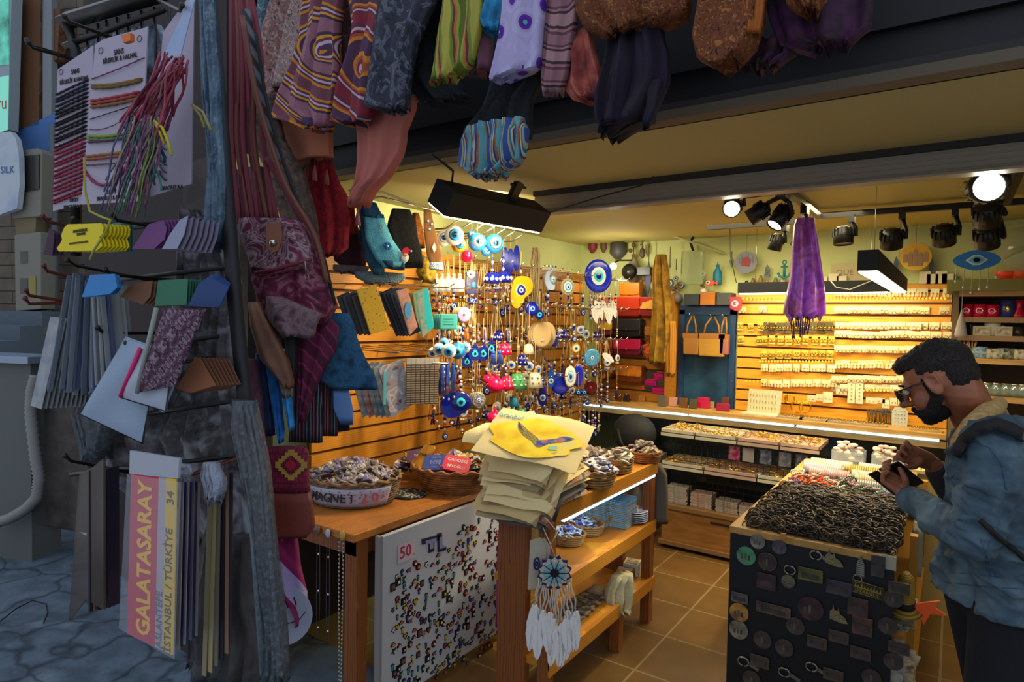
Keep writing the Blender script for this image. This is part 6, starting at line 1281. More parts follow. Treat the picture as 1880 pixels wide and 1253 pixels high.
decal([(.02,-.05),(.07,-.03),(.12,.0),(.17,.01),(.13,-.03),(.08,-.06),(.05,-.10),(.03,-.10)],mat('print_bird','7A3A5A',.85,pat=dict(t='noise',s=25,c=['B83A20','4A2A6A','2A5AA0','B86A6A'],rg=(.35,.65))),'bird_print',.015)
decal([(.10,.0),(.14,.02),(.18,.022),(.15,.005)],mat('print_blue','2A5AB0',.8),'blue_print',.016)
decal([(.085,-.08),(.12,-.07),(.125,-.10),(.09,-.11)],mat('print_teal','3A8A90',.8,pat=dict(t='vor',s=60,c=['2A6A70','8AC0B0'],rg=(0,.5))),'teal_print',.016)
letters('istanbul',.05,mat('print_aqua','2A8A98',.8),tt,(-.155,.115,.016),rot=(0,0,-.05),ext=.0005,sx=.8)
o=tote(.945+NT*.0138+.03,-.14,.20,.5,.34,.30,COT,'cream tote behind the printed one with orange handwriting',None,th=.03,seed=77); 
letters('stanb',.06,mat('print_orange','B0601E',.8),o,(.02,-.04,.024),rot=(.15,0,-.35),ext=.0005)
tote(.945+NT*.0138+.02,-.20,.02,.3,.30,.30,cot[0],'crumpled cream tote edge behind the coloured magnets',None,th=.03,seed=78)
# baskets on the top board
for (px,py,rx,ry,h,lb,m,sty) in [(1098,893,.085,.10,.08,'square light wicker basket of navy eye magnets on the top shelf',WK,'weave'),(1137,868,.07,.085,.075,'light wicker basket of wrapped ornaments, middle of the top shelf',WK,'weave'),(1180,848,.11,.085,.06,'wide orange-rimmed wicker basket of flat souvenirs at the shelf end',WK3,'coil')]:
    p=onZ(px,py,.931); p.z=.9365; k=basket(p,rx,ry,h,lb,m,.8,sty,rim=.007)
    c0=['eye magnets in the square basket','wrapped ornaments in the middle basket','flat souvenirs in the wide basket'][[1098,1137,1180].index(px)]
    prs=[]
    for q,cc in enumerate([['1A2A6A','C8C8D0','4A4A6A'],['B0A898','7A5A4A','C8C0A8'],['8A7A6A','A89070','5A4A4A']][[1098,1137,1180].index(px)]):
        t=thing('souvenir','x','souvenir'); b=MB(); b.lathe([(1e-5,0),(.024,0),(.026,.004),(.022,.008),(1e-5,.009)],10); b.build('disc',col(cc,.3),t); b=MB(); b.ball((0,0,.009),(.008,.008,.004),8); b.build('relief',col(['E0E0E0','3A2A22','C8B48A'][q],.3),t); prs.append(Proto(t))
    heap((p.x,p.y),rx*.9,ry*.9,p.z+h*.7,p.z+h+.045,26,prs,'small flat piece heaped in the '+c0.split(' in the ')[1]+' on the top shelf',c0,rd,0,1.2)
prs=[]
for q,cc in enumerate(['B8B0A8','8A7A74','A89A8A','6E5E5A']):
    t=thing('souvenir_packet','x','packet'); b=MB(); b.b2((-.035,-.025,0),(.035,.025,.004)); b.build('packet',mat('pkt'+cc,cc,.25,pat=dict(t='noise',s=50,c=[cc,'3A3028'],rg=(.45,.7))),t,bev=.001); prs.append(Proto(t))
heap((-1.75,3.2),.15,.26,.945,1.02,46,prs,'clear wrapped souvenir packet in the loose heap at the back of the shelf','wrapped packets at the shelf back',rd)
# tiles, plates, small baskets on the middle board
TIL=[mat('tile_teal','3A7A98',.3,pat=dict(t='vor',s=40,c=['C8D8DC','2A6A98','4A98B8'],rg=(0,.6))),mat('tile_white_blue','8AA8B4',.35,pat=dict(t='noise',s=40,c=['D0DCDC','5A88A0','A8B8BC'])),mat('tile_cork','8A8A78',.6)]
for st_,(px,py) in enumerate([(1100,966),(1138,968)]):
    p=onZ(px,py,.592)
    for i in range(19-4*st_):
        b=MB(); b.b2((-.075,-.075,0),(.075,.075,.0085)); b.build('ceramic_tile',TIL[0 if i==18-4*st_ else 1+(i%3==2)],loc=(p.x-.03+rd.uniform(-.003,.003),p.y+.05+rd.uniform(-.003,.003),.592+i*.0105),rz=rd.uniform(-.03,.03),label=['blue patterned tile in the taller shelf stack, nearer the totes','blue patterned tile in the shorter stack beside the plates'][st_],cat='tile',group=['taller tile stack','shorter tile stack'][st_],bev=.001)
p=onZ(1172,962,.592)
for i in range(6):
    b=MB(); b.lathe([(1e-5,0),(.045,0),(.082,.014),(.086,.016),(.08,.018),(.042,.006),(1e-5,.006)],26); b.build('plate',mat('plate_glaze','A8B0B4',.2,pat=dict(t='vor',s=22,c=['E0E0DC','3A4A98','B04A50','C8D0D8'],rg=(0,.6))),loc=(p.x-.04,p.y+.02,.592+i*.011),label='patterned souvenir plate in the small stack at the shelf end',cat='plate',group='stacked plates on the middle shelf')
for (px,py,r,lb) in [(1060,1004,.10,'small wicker basket of blue magnets at the near end of the middle shelf'),(1094,985,.105,'small wicker basket of clear-wrapped white pieces, middle shelf'),(1120,968,.075,'little wicker basket tucked before the tile stack')]:
    p=onZ(px,py,.592); p=V((p.x-.075,p.y+.02,.5925)); basket(p,r,r*.85,.055,lb,WK,.8,'weave',rim=.006)
    prs=[]
    for q,cc in enumerate(['B8C8D8','5A6AA0','D0D8E0']):
        t=thing('wrapped_charm','x','charm'); b=MB(); b.b2((-.022,-.016,0),(.022,.016,.008)); b.build('wrap',mat('wrap'+cc,cc,.12,spec=.9,bump=1,bs=120),t,bev=.003); b=MB(); b.disk((0,0,.009),.008,.002,10,'Z'); b.build('eye',col('203A90',.3),t); prs.append(Proto(t))
    heap((p.x,p.y),r*.9,r*.75,.592+.03,.592+.085,20,prs,'clear wrapped charm piled in the '+{1060:'nearest',1094:'middle',1120:'farthest'}[px]+' small shelf basket','wrapped charms '+str(len(lb)),rd)
for i in range(7):
    p=onZ(1070-i*4,945,.66); b=MB(); b.b2((-.05,-.035,-.004),(.05,.035,.004)); b.build('wrapped_packet',mat('wrap_clear_blue','9AB0C0',.12,spec=1,bump=1,bs=60),loc=(p.x-.02-.01*i,p.y+.12+.02*i,.60+.012*i),rot=(.2*math.sin(i),.25*math.cos(i*2),i*.5),label='shiny clear packet in the pile behind the small shelf baskets',cat='packet',group='shiny packets on the middle shelf')
# lower board goods
items=[((1130,1105),(.16,.11,.03),'7A6A58','flat printed wooden box on the lower shelf'),((1165,1075),(.10,.14,.05),'4A3A2E','dark display box on the lower shelf'),((1180,1062),(.09,.10,.07),'B8B09A','white edged box at the far end of the lower shelf')]
for (px,py),d,c,lb in items:
    p=onZ(px,py,.262); t=thing('souvenir_box',lb,'box',(p.x-.08,p.y+.03,.262),.2); b=MB(); b.b2((-d[0]/2,-d[1]/2,0),(d[0]/2,d[1]/2,d[2])); b.build('box',col(c,.5),t,bev=.002); b=MB(); b.b2((-d[0]*.4,-d[1]*.4,d[2]),(d[0]*.4,d[1]*.4,d[2]+.002)); b.build('print',mat('bx'+c,c,.5,pat=dict(t='noise',s=30,c=[c,'A08A6A','2E2620'])),t)
cr_=drape('scarf_bundle',[(1055,1128,1160),(1080,1118,1162),(1110,1110,1160),(1122,1120,1150)],PL(onZ(1140,1100,.28)+V((-.03,0,0)),60),.08,mat('cream_tulle','B0A47A',.9,bump=.6,bs=80),'crumpled cream tulle bundle on the lower shelf','cloth',folds=5,fa=.5,seed=3)
for i in range(6):
    p=onZ(1085+i*7,1135-i*6,.27); b=MB(); b.b2((-.07,-.05,0),(.07,.05,.004)); b.build('printed_card',mat('card_tan%d'%(i%2),['8A7A5E','6E5A48'][i%2],.6,pat=dict(t='noise',s=24,c=[['8A7A5E','6E5A48'][i%2],'3A3028','A8946E'])),loc=(p.x-.10,p.y,.262+.005*i),rz=.3*i,label='tan printed card lying in the lower shelf pile',cat='card',group='printed cards on the lower shelf')
for i in range(5):
    b=MB(); b.tube([(0,0,0),(.02,.01,.01),(.05,0,.004),(.07,-.02,.0)],.003,5); b.build('red_fringe',mat('cord_red','8A1820',.8),loc=(-1.5+.012*i,2.52+.01*i,.266),rz=i*.5,label='dark red fringe cord on the lower shelf behind the feathers',cat='cord',group='red cords on the lower shelf')
# pink cloth and banknote bundle by the left side
PC=PL((-1.93,2.36,0),20)
drape('sarong',[(975,915,934),(1060,912,932),(1150,910,930)],PC,.04,mat('cloth_magenta','8A1A54',.85,pat=dict(t='noise',s=12,c=['6A1240','A82A6A','3A5A7A'],rg=(.35,.7))),'magenta patterned cloth hanging in the gap beside the pin board','cloth',folds=2,fa=.3)
# ---- dreamcatcher at shelf corner ----
DC=PL((-1.42,2.22,0),35)
p=DC.hit(1018,1052,.03); dc=thing('dreamcatcher','crocheted blue evil-eye dreamcatcher with long white feathers hanging from the shelf corner','dreamcatcher',p,DC.rz); s=depth(p)/F
CRW=mat('crochet_cream','B8B0A0',.9,bump=.6,bs=150); CNV=mat('crochet_navy','1A2458',.9,bump=.6,bs=150); CLB=mat('crochet_light','6AA0AC',.9,bump=.6,bs=150); CBK=mat('crochet_black','10101A',.9,bump=.5,bs=150)
R0=31*s
def ring(r0,r1,m,nm,y,n=24,scal=0,th=.004):
    o=[]
    for i in range(n*2): a=PI*i/n; r=r1*(1+scal*(1 if i%2 else -1)); o.append((r*math.cos(a),r*math.sin(a)))
    b=MB(); b.prism(o,y-th,y); b.build(nm,m,dc)
ring(0,R0*.97,CNV,'outer_petals',.004,12,.10); ring(0,R0*.86,CRW,'cream_ring',.001,14,.08); ring(0,R0*.62,CLB,'light_blue_ring',-.002,16,.05); ring(0,R0*.27,CBK,'black_centre',-.005,12,.1)
for i in range(20):
    a=2*PI*i/20; b=MB(); b.tube([(R0*.25*math.cos(a),-.008,R0*.25*math.sin(a)),(R0*.8*math.cos(a),-.006,R0*.8*math.sin(a))],.0016,4); b.build('spoke',CRW if i%2 else CBK,dc)
b=MB(); b.tube([(0,0,R0),(-.02,0,R0+.05),(-.05,.03,R0+.11)],.002,5); b.build('hanging_cord',CRW,dc)
rd=random.Random(8)
for i in range(16):
    x0=(-1+2*i/15)*R0*.95; L=(40+rd.uniform(0,40))*s; x1=x0*1.35+rd.uniform(-.01,.01); zb=-math.sqrt(max(0,R0*R0-x0*x0))
    b=MB(); P=[(x0+(x1-x0)*u+.004*math.sin(u*9+i),-.004-.01*math.sin(u*3),zb-L*u) for u in [k/8 for k in range(9)]]; b.tube(P,.0032,5); b.build('braid',CRW,dc)
    feather(dc,x1,zb-L,rd.uniform(62,84)*s,9.5*s,rd.uniform(-.15,.15),FEA,y=-.006-.004*(i%3))
b=MB(); 
for i in range(2): 
    p=DC.hit(985+i*8,1035,-.01-.02*i); t=thing('hanging_tag',['white card tag printed with a dark blue oval eye, beside the dreamcatcher','second card tag behind the white eye tag'][i],'tag',p,R(50)); b=MB(); o=[(-.035,-.11),(.04,-.10),(.04,.07),(.015,.11),(-.03,.10)]; b.prism(o,-.002,.002); b.build('card',mat('tag_cream','B0A490',.7),t)
    b=MB(); b.torus((0,-.003,-.0),.024,.004,20,5,sx=.5); b.torus((0,-.003,0),.009,.003,14,5,sx=.5); b.build('eye_print',CNV,t); b=MB(); b.tube([(-.0,0,.10),(.0,0,.17)],.0012,4); b.build('string',CRW,t)
b=MB(); b.tube([DC.hit(1000,950,.02),DC.hit(1022,975,.03),DC.hit(1012,1000,.03),DC.hit(1030,965,.01)],.002,5); b.build('handle_loop',CRW,label='cream tote handle loop dangling below the cotton pile',cat='cord')
# ================= handbags on the rear panel =================
BW=PL((0,5.52,0),0)
def lea(c): return mat('lea_'+c,c,.35,bump=.35,bs=70)
def handbag(x0,y0,x1,y1,c,lb,c2=None,off=.02,rnd=.35,pat=None):
    A=BW.hit(x0,y0,off); B=BW.hit(x1,y1,off); w=abs(B.x-A.x); h=abs(A.z-B.z); t=thing('handbag',lb,'handbag',((A.x+B.x)/2,A.y,(A.z+B.z)/2))
    m=mat('pat_'+c,c,.4,pat=pat) if pat else lea(c); m2=lea(c2) if c2 else m
    def rr(w,h,r,zs=0):
        o=[]; 
        for cx,cz,a0 in ((w/2-r*.4,h/2-r*.4,0),(-w/2+r*.4,h/2-r*.4,90),(-w/2+r,-h/2+r,180),(w/2-r,-h/2+r,270)):
            q=r*.4 if cz>0 else r
            for k in range(5): a=R(a0+k*22.5); o.append((cx+q*math.cos(a),cz+q*math.sin(a)+zs))
        return o
    r=h*rnd*.6
    b=MB(); b.prism(rr(w,h,r),-.03,.078); b.build('body',m2,t,bev=.012)
    b=MB(); b.prism(rr(w*1.0,h*.62,r*.8,h*.19),-.040,-.0301); b.build('flap',m,t,bev=.005)
    b=MB(); b.ball((0,-.042,-h*.10),(.008,.004,.008),8); b.build('clasp',BRS,t)
    b=MB(); b.tube([(-w/2,0,h*.3),(-w*.6,.0,h*.0),(-w*.45,.0,-h*.42),(0,.0,-h*.55),(w*.45,0,-h*.42),(w*.58,0,0),(w/2,0,h*.3)],.004,5) if 0 else b.torus((0,-.046,-h*.12),w*.40,.003,20,4,sx=1) if 0 else b.tube([(-w*.44,-.037,h*.45),(w*.44,-.037,h*.45)],.003,4); b.build('piping',m2,t)
    return t
handbag(1140,520,1176,556,'D87818','bright orange handbag at the top of the handbag panel, under the eye ornaments')
handbag(1128,546,1178,582,'C0341A','orange-red embossed handbag, second down in the middle column','8A1E14')
handbag(1128,586,1178,620,'22222A','black tooled leather handbag in the middle column','14141A')
handbag(1128,622,1178,654,'B01444','magenta red handbag below the black one','5A1024')
handbag(1132,670,1180,704,'B0621A','amber brown handbag at the bottom of the middle column','6A2E10',pat=dict(t='noise',s=12,c=['8A4410','C87A20']))
handbag(1102,590,1126,616,'7A3A88','half-hidden handbag with purple and yellow patches','6A2A3A',pat=dict(t='noise',s=5,c=['8A4A9A','C8A020'],i='CONSTANT'))
handbag(1100,620,1126,654,'8A4A28','worn brown handbag left of the magenta one','5A2A16')
handbag(1098,546,1128,584,'C05A1E','orange red bag partly hidden by the feather fringe',off=-.0)
handbag(1176,546,1206,582,'B8401E','red and cream two-tone handbag in the right column','7A1A18',pat=dict(t='noise',s=5,c=['A81E18','E0A040'],i='CONSTANT'))
handbag(1186,600,1224,628,'A0601E','tan handbag with a stamped round emblem','6A3810')
def cresc(x0,y0,x1,y1,c,lb):
    A=BW.hit(x0,y0,.03);B=BW.hit(x1,y1,.03); w=abs(B.x-A.x);h=abs(A.z-B.z); t=thing('saddle_bag',lb,'handbag',((A.x+B.x)/2,A.y,A.z)); o=[(w/2*math.cos(a),h*math.sin(a)) for a in [-PI*k/16 for k in range(17)]]+[(-w*.3,h*.12),(w*.3,h*.12)]
    b=MB(); b.prism(o,-.03,.05); b.build('body',mat('cr'+c,c,.35,pat=dict(t='noise',s=9,d=2,c=['3A1008',c,'E08A30'],rg=(.35,.7))),t,bev=.012); b=MB(); b.tube([(w*.5*math.cos(a),-.032,h*math.sin(a)) for a in [-PI*k/16 for k in range(17)]],.007,5); b.build('edge_trim',lea('4A1C10'),t)
cresc(1180,634,1232,668,'C0501A','half-moon flame patterned saddle bag in the right column'); cresc(1088,672,1132,698,'6A3A14','half-moon dark brown saddle bag at the lower left of the panel')
for i,(x,y,w,h,c,lb) in enumerate([(1182,690,22,12,'4A4A42','small grey-green wallet at the top of the coloured wallet cluster'),(1197,694,18,14,'D01A8A','bright pink wallet, upper one'),(1182,706,24,11,'D01A8A','bright pink wallet, left one of the cluster'),(1204,706,20,12,'4A5240','dark olive wallet in the wallet cluster'),(1197,720,24,11,'C81A84','bright pink wallet, lowest of the cluster'),(1180,716,20,12,'3A3A38','charcoal wallet at the lower left of the cluster'),(1172,714,12,8,'E0601A','small orange coin purse beside the pink wallets'),(1216,700,14,12,'3E4A3A','dark green wallet at the cluster edge')]):
    b=MB(); p=BW.hit(x,y,.10); s=depth(p)/F; b.b2((-w*s/2,-.012,-h*s/2),(w*s/2,.012,h*s/2)); b.mt(1).b2((-w*s/2,-.0125,-.002),(w*s/2,-.012,.0)); b.build('wallet',[lea(c),BLKM],loc=(p.x,p.y+.165,p.z),rot=(.3,0,0),label=lb,cat='wallet',bev=.004)
# items lying on the rear counter
rd=random.Random(14)
def onC(px,py,z=1.0): return onZ(px,py,z)
for i,(x,y,w,h,c,lb,nm) in enumerate([(1110,728,12,16,'3A2418','row of dark brown wallets standing at the left end of the back counter','wallet'),(1124,729,9,15,'8A5A3A','tan wallet standing on the back counter','wallet'),(1136,730,11,15,'5A3020','chestnut wallet standing on the back counter','wallet'),(1150,731,12,14,'2A1E1A','black brown wallet standing on the back counter','wallet'),(1164,731,12,13,'7A4A22','brown wallet standing near the pink ones','wallet'),(1180,731,14,12,'9A6A30','ochre wallet on the counter below the pink ones','wallet'),(1214,737,16,20,'5E5648','grey felt wallet on the counter beside the light one','wallet'),(1235,738,16,17,'C08A78','pale pink card box on the back counter','card box'),(1254,740,16,18,'6A4420','brown suede wallet on the back counter','wallet'),(1272,742,14,18,'4A4630','olive wallet on the back counter','wallet'),(1291,740,22,20,'B0103E','crimson square wallet standing before the mirror','wallet'),(1315,740,14,12,'A07A50','tan strap bracelet stack on the counter','strap stack'),(1327,748,24,14,'8A0E34','dark crimson oblong purse on the counter by the tray','purse'),(1340,738,14,22,'5A2A1E','dark red leather case near the white jewellery tray','case')]):
    p=onC(x,y+h/2,1.0); s=depth(p)/F; p.y=min(p.y,5.55); b=MB(); b.b2((-w*s/2,-.012,0),(w*s/2,.012,h*s)); b.build(nm.replace(' ','_'),lea(c),loc=(p.x,max(5.36,p.y),1.0),rot=(-.12,0,0),label=lb,cat=nm,bev=.004)
# tan totes in the mirror niche
def totebag(x0,y0,x1,y1,yt,c,lb,seed=0):
    A=BW.hit(x0,y0,.0);B=BW.hit(x1,y1,.0); w=B.x-A.x; t=thing('leather_tote',lb,'tote bag',((A.x+B.x)/2,A.y,A.z))
    h=A.z-B.z; b=MB(); o=[(-w/2,0),(-w*.46,-h),(w*.46,-h),(w/2,0)]; b.prism(o,-.035,.035); b.build('body',mat('lt_'+c,c,.5,pat=dict(t='noise',s=7,c=[c,'9A6A24'])),t,bev=.01)
    b=MB(); b.prism([(-w/2,0),(-w*.495,-h*.22),(w*.495,-h*.22),(w/2,0)],-.0365,-.0351); b.build('top_band',mat('ltb_'+c,'8E5A20',.5),t)
    zt=BW.hit(x0,yt,.0).z-A.z
    for sx in (-1,1): b=MB(); b.tube([(sx*w*.30,-.03,-.02),(sx*w*.24,-.02,zt*.5),(sx*w*.05,0,zt)],.008,5); b.build('handle',mat('ltb_'+c,'8E5A20'),t)
totebag(1256,612,1285,652,580,'8A5A20','brown leather tote hanging before the blue mirror, nearer the upright'); totebag(1284,612,1332,656,582,'A88020','larger mustard tote hanging before the blue mirror'); totebag(1322,614,1338,652,582,'8A4A5A','dusty pink tote partly behind the mustard one',3)
# ================= ornaments on the lime wall =================
def wallorn(px,py,h,c,lb,kind='macrame',w=10,y=5.56):
    w*=1.6 if kind=='macrame' else 1.15
    p=onY(px,py,y); s=depth(p)/F; t=thing('wall_ornament',lb,'wall ornament',p); H=h*s; W=w*s
    b=MB(); b.tube([(0,0,.0),(0,0,-H*.5)],.004,5); b.build('cord',mat('cord_dk','5A4A2A',.9),t)
    m=mat('wo_'+c,c,.5)
    if kind=='macrame':
        b=MB(); b.lathe([(1e-5,-H*.45),(W*.5,-H*.6),(W*.55,-H*.85),(W*.2,-H),(1e-5,-H)],10); b.build('drop',m,t)
        for k in range(4): b=MB(); b.ball((W*.3*math.cos(k*1.6),0,-H*(.15+.1*k)),W*.22,7); b.build('bead',mat('wo2_'+c,'7A5A3A',.5),t)
    elif kind=='leaf': b=MB(); b.prism([(0,-H*.3),(W*.5,-H*.6),(0,-H),(-W*.5,-H*.6)],-.006,.006); b.build('glass',m,t,bev=.002)
    elif kind=='disc': b=MB(); b.disk((0,0,-H+W*.5),W*.5,.01,20); b.build('disc',m,t); b=MB(); b.disk((0,-.006,-H+W*.5),W*.3,.006,16); b.build('white_ring',WG,t); b=MB(); b.disk((0,-.009,-H+W*.5),W*.16,.006,14); b.build('pupil',NAVY,t)
    elif kind=='bottle': b=MB(); b.lathe([(W*.45,-H),(W*.5,-H*.9),(W*.5,-H*.45),(W*.2,-H*.25),(W*.2,-H*.1)],12); b.build('bottle',m,t)
    return t
W1=wallorn
for x_,z_ in ((1270,580),(1308,582),(1330,582)): p=BW.hit(x_,z_); b=MB(); b.tube([(p.x,5.6,p.z+.01),(p.x,5.47,p.z),(p.x,5.46,p.z+.02)],.004,5); b.build('wall_hook',CHR,label='small hook holding a tan tote before the blue mirror',cat='hook',group='hooks of the niche totes')
q_=onX(1005,405,-3.07); t=thing('red_eye_charm','round red and pink eye charm high on the left wall by the lamp box','evil eye ornament',q_,R(70)); eye(t,(0,0,0),.085,[(1,mat('charm_pink','C87868',.4)),(.75,WG),(.55,mat('charm_rose','B84048',.4)),(.2,REDG)]); b=MB(); b.tube([(0,0,.08),(0,0,.15)],.001,4); b.build('cord',CORD,t)
W1(1089,403,62,'7A2A34','dark red beaded ornament on the lime wall, first from the corner'); W1(1109,414,50,'6A4A30','slim beaded ornament on the lime wall, second from the corner',w=7)
W1(1136,404,72,'4A4A48','thick grey tasselled ornament on the lime wall, third from the corner',w=18); W1(1164,425,100,'8A8474','wire cage lantern ornament with a blue drop on the lime wall',w=12); W1(1180,435,40,'5A4A38','small beaded ornament below the ceiling line, fifth from the corner',w=6)
W1(1192,448,100,'3A3A6A','long leaf-shaped blue violet glass ornament on the lime wall','leaf',w=11); W1(1178,505,46,'5A5248','bead cluster ornament under the grey lamp bracket',w=10)
W1(1231,453,76,'3E5A58','oval greenish eye medallion on the lime wall behind the shawl','disc',w=15); W1(1252,475,56,'24406A','round dark blue eye medallion on the lime wall','disc',w=12); W1(1242,476,40,'6A7A80','small pale eye medallion between the larger two','disc',w=8)
W1(1243,516,42,'6A6460','grey woven wind ornament hanging by the mirror niche',w=14)
W1(1291,482,26,'D8D4C8','small white eye charm above the fish','disc',w=9); W1(1292,512,34,'C8C4BC','white tassel ornament with beads under the small eye charm',w=8)
W1(1318,482,42,'1E7A9A','turquoise bottle-shaped ornament on the lime wall','bottle',w=14); W1(1344,462,30,'5A6070','small grey minaret ornament left of the round boat plaque','leaf',w=7)
for x,y,h,c,lb in [(1409,486,24,'5A6474','grey minaret shaped plaque above the earring wall, nearest the purple scarf'),(1614,460,26,'5A6474','grey minaret plaque above the short light bar'),(1646,470,32,'4E5A6E','tall grey minaret plaque left of the castle plaque'),(1711,475,38,'5A6070','tall grey minaret plaque right of the castle plaque')]:
    p=onY(x,y,5.6); s=depth(p)/F; t=thing('minaret_plaque',lb,'plaque',p); b=MB(); w=5*s; H=h*s; b.prism([(-w,-H),(w,-H),(w,-H*.75),(w*.8,-H*.7),(w*.8,-H*.35),(0,0),(-w*.8,-H*.35),(-w*.8,-H*.7),(-w,-H*.75)],-.008,.008); b.build('tower',col(c),t)
    for k in range(3): b=MB(); b.b2((-w*.5,-.010,-H*(.5+.14*k)),(w*.5,-.0081,-H*(.44+.14*k))); b.build('window_band',col('3A3E48'),t)
def plaque(px,py,r,lb,m,fn):
    p=onY(px,py,5.55); s=depth(p)/F; t=thing('round_plaque',lb,'plaque',p); b=MB(); b.disk((0,0,0),r*s,.014,32); b.build('disc',m,t); b=MB(); b.tube([(0,0,r*s),(0,0,r*s+.15)],.001,4); b.build('wire',BLK,t); fn(t,s)
def boat(t,s):
    b=MB(); b.prism([(-8*s,-6*s),(6*s,-8*s),(8*s,4*s),(2*s,10*s),(-6*s,8*s)],-.012,-.0071); b.build('red_tram',mat('tram_red','8A2A30',.5),t)
    for k in range(7): b=MB(); x=(-12+4*k)*s; h=[8,14,6,12,16,7,11][k]*s; b.prism([(x-1.4*s,-2*s),(x+1.4*s,-2*s),(x+1.2*s,h*.7),(x,h),(x-1.2*s,h*.7)],-.0100,-.0071); b.build('skyline',col('6A6470'),t)
plaque(1370,482,20,'round grey plaque with skyline and red tram, hanging by a wire',mat('plaque_grey','7A7C84',.5),boat)
def castle(t,s):
    for k in range(5): b=MB(); x=(-16+8*k)*s; h=[6,10,16,8,9][k]*s; b.prism([(x-3.4*s,-17*s if abs(k-2)<2 else -10*s),(x+3.4*s,-17*s if abs(k-2)<2 else -10*s),(x+3.4*s,h*.6),(x,h),(x-3.4*s,h*.6)],-.011,-.0071); b.build('rock_tower',col('9A7A5A'),t)
plaque(1681,472,25,'round orange plaque with fairy-chimney towers',mat('plaque_yellow','D8A020',.5,pat=dict(t='noise',s=4,c=['C08830','E8C020'])),castle)
# fish, anchor, flag purse
FP=onY(1305,520,5.50); s=depth(FP)/F; fs_=thing('fish_ornament','orange-red wooden fish ornament with a blue eye','ornament',FP); b=MB(); b.prism([(-12*s,0),(-6*s,6*s),(2*s,6*s),(8*s,1*s),(13*s,5*s),(12*s,-5*s),(8*s,-1*s),(0,-6*s),(-7*s,-5*s)],-.006,.006); b.build('body',mat('fish_red','D84A1A',.4),fs_,bev=.002); eye(fs_,(-5*s,-.006,1*s),3.6*s,[(1,WG),(.7,SKY),(.35,BKG)]); b=MB(); b.tube([(0,0,6*s),(0,0,.12)],.001,4); b.build('wire',BLK,fs_)
AP=onY(1440,497,5.56); s=depth(AP)/F; an=thing('anchor_ornament','teal anchor ornament on the wall left of the purple scarf','ornament',AP); TAN=mat('anchor_teal','1A7A80',.4)
b=MB(); b.tube([(0,0,12*s),(0,0,-12*s)],2.4*s,6); b.tube([(-11*s,0,-4*s),(-8*s,0,-10*s),(0,0,-14*s),(8*s,0,-10*s),(11*s,0,-4*s)],2.4*s,6); b.tube([(-6*s,0,7*s),(6*s,0,7*s)],1.8*s,6); b.torus((0,0,15*s),3.2*s,1.2*s,12,5); b.build('anchor',TAN,an)
fp=onY(1350,558,5.45); s=depth(fp)/F; fl_=thing('flag_coin_purse','small red coin purse with white crescent and star','coin purse',fp); b=MB(); b.prism([(-10*s,12*s),(8*s,13*s),(12*s,6*s),(11*s,-10*s),(2*s,-14*s),(-9*s,-8*s)],-.01,.01); b.build('purse',mat('flag_red','C81428',.5),fl_,bev=.004)
b=MB(); b.torus((0,-.012,0),5*s,1.1*s,16,4); b.build('crescent',WG,fl_); b=MB(); b.ball((2.4*s,-.012,0),(1.6*s,.002,1.6*s),6); b.build('star',WG,fl_)
# wall lamp with glare, lantern bag, black bracket
p=onY(1126,489,5.15); gl_=thing('bare_bulb','small glaring bare bulb at the far end of the eye display','lamp',p); b=MB(); b.ball((0,0,0),.028,14); b.build('bulb',mat('bulb_hot','FFF4D0',em=90),gl_); b=MB(); b.tube([(0,0,.025),(0,.1,.06),(0,.45,.09)],.009,6); b.build('arm',BLK,gl_)
lamp('bulb_light','POINT',(p.x,p.y-.0,p.z-.045),5,(1,.93,.75),None,.03)
p=onY(1158,500,5.5); t=thing('wall_speaker','black round speaker with a bracket on the lime wall behind the bulb','speaker',p); b=MB(); b.lathe([(1e-5,0),(.06,.0),(.075,.04),(.05,.07),(1e-5,.08)],16,(0,0,0),'Y'); b.build('cone',BLK,t); b=MB(); b.b2((.06,-.03,-.03),(.2,.1,.04)); b.build('bracket',BLK,t)
b=MB(); w_=thing('glass_case','clear lantern-shaped glass case hanging on the wall by a black strap','glass case',onY(1272,490,5.5)); b.b2((-.10,-.04,-.16),(.10,.04,.14)); b.build('glass',mat('case_glass','A0B088',.1,alpha=.35,spec=1),w_,bev=.02); b=MB(); b.tube([(0,0,.14),(-.03,0,.22),(0,0,.26)],.012,6); b.build('strap',BLKM,w_)
# ochre shawls on the upright
SHW=PL((0,5.38,0),0)
drape('shawl',[(468,1206,1222),(500,1200,1228),(560,1198,1232),(620,1196,1236),(668,1194,1232)],SHW,.10,mat('shawl_ochre','8A6414',.9,pat=dict(t='noise',s=14,c=['5E420C','A87C1C']),bump=.4),'ochre olive fringed shawl hanging in front of the upright board','shawl',folds=3,fa=.4,seed=4,ragged=.02)
drape('shawl',[(590,1222,1240),(640,1220,1242),(690,1222,1238)],SHW,.05,mat('shawl_amber','A87020',.9,bump=.4),'amber fringe ends of the shawl beside the handbags','shawl',off=.03,folds=3,fa=.4,seed=6,ragged=.03)
# boxes above niche
for i,(x0,y0,x1,y1,c,lb) in enumerate([(1256,540,1284,574,'2A3236','dark storage box on top of the mirror niche, nearer the upright'),(1286,536,1314,570,'A8641A','orange box on top of the mirror niche'),(1316,538,1344,572,'3A3E3E','grey storage box on top of the mirror niche by the flag purse')]):
    A=onY(x0,y1,5.5);B=onY(x1,y0,5.5); b=MB(); b.b2((A.x,5.48,max(A.z,1.901)),(B.x,5.62,B.z)); b.build('storage_box',col(c,.5),label=lb,cat='box',bev=.004)
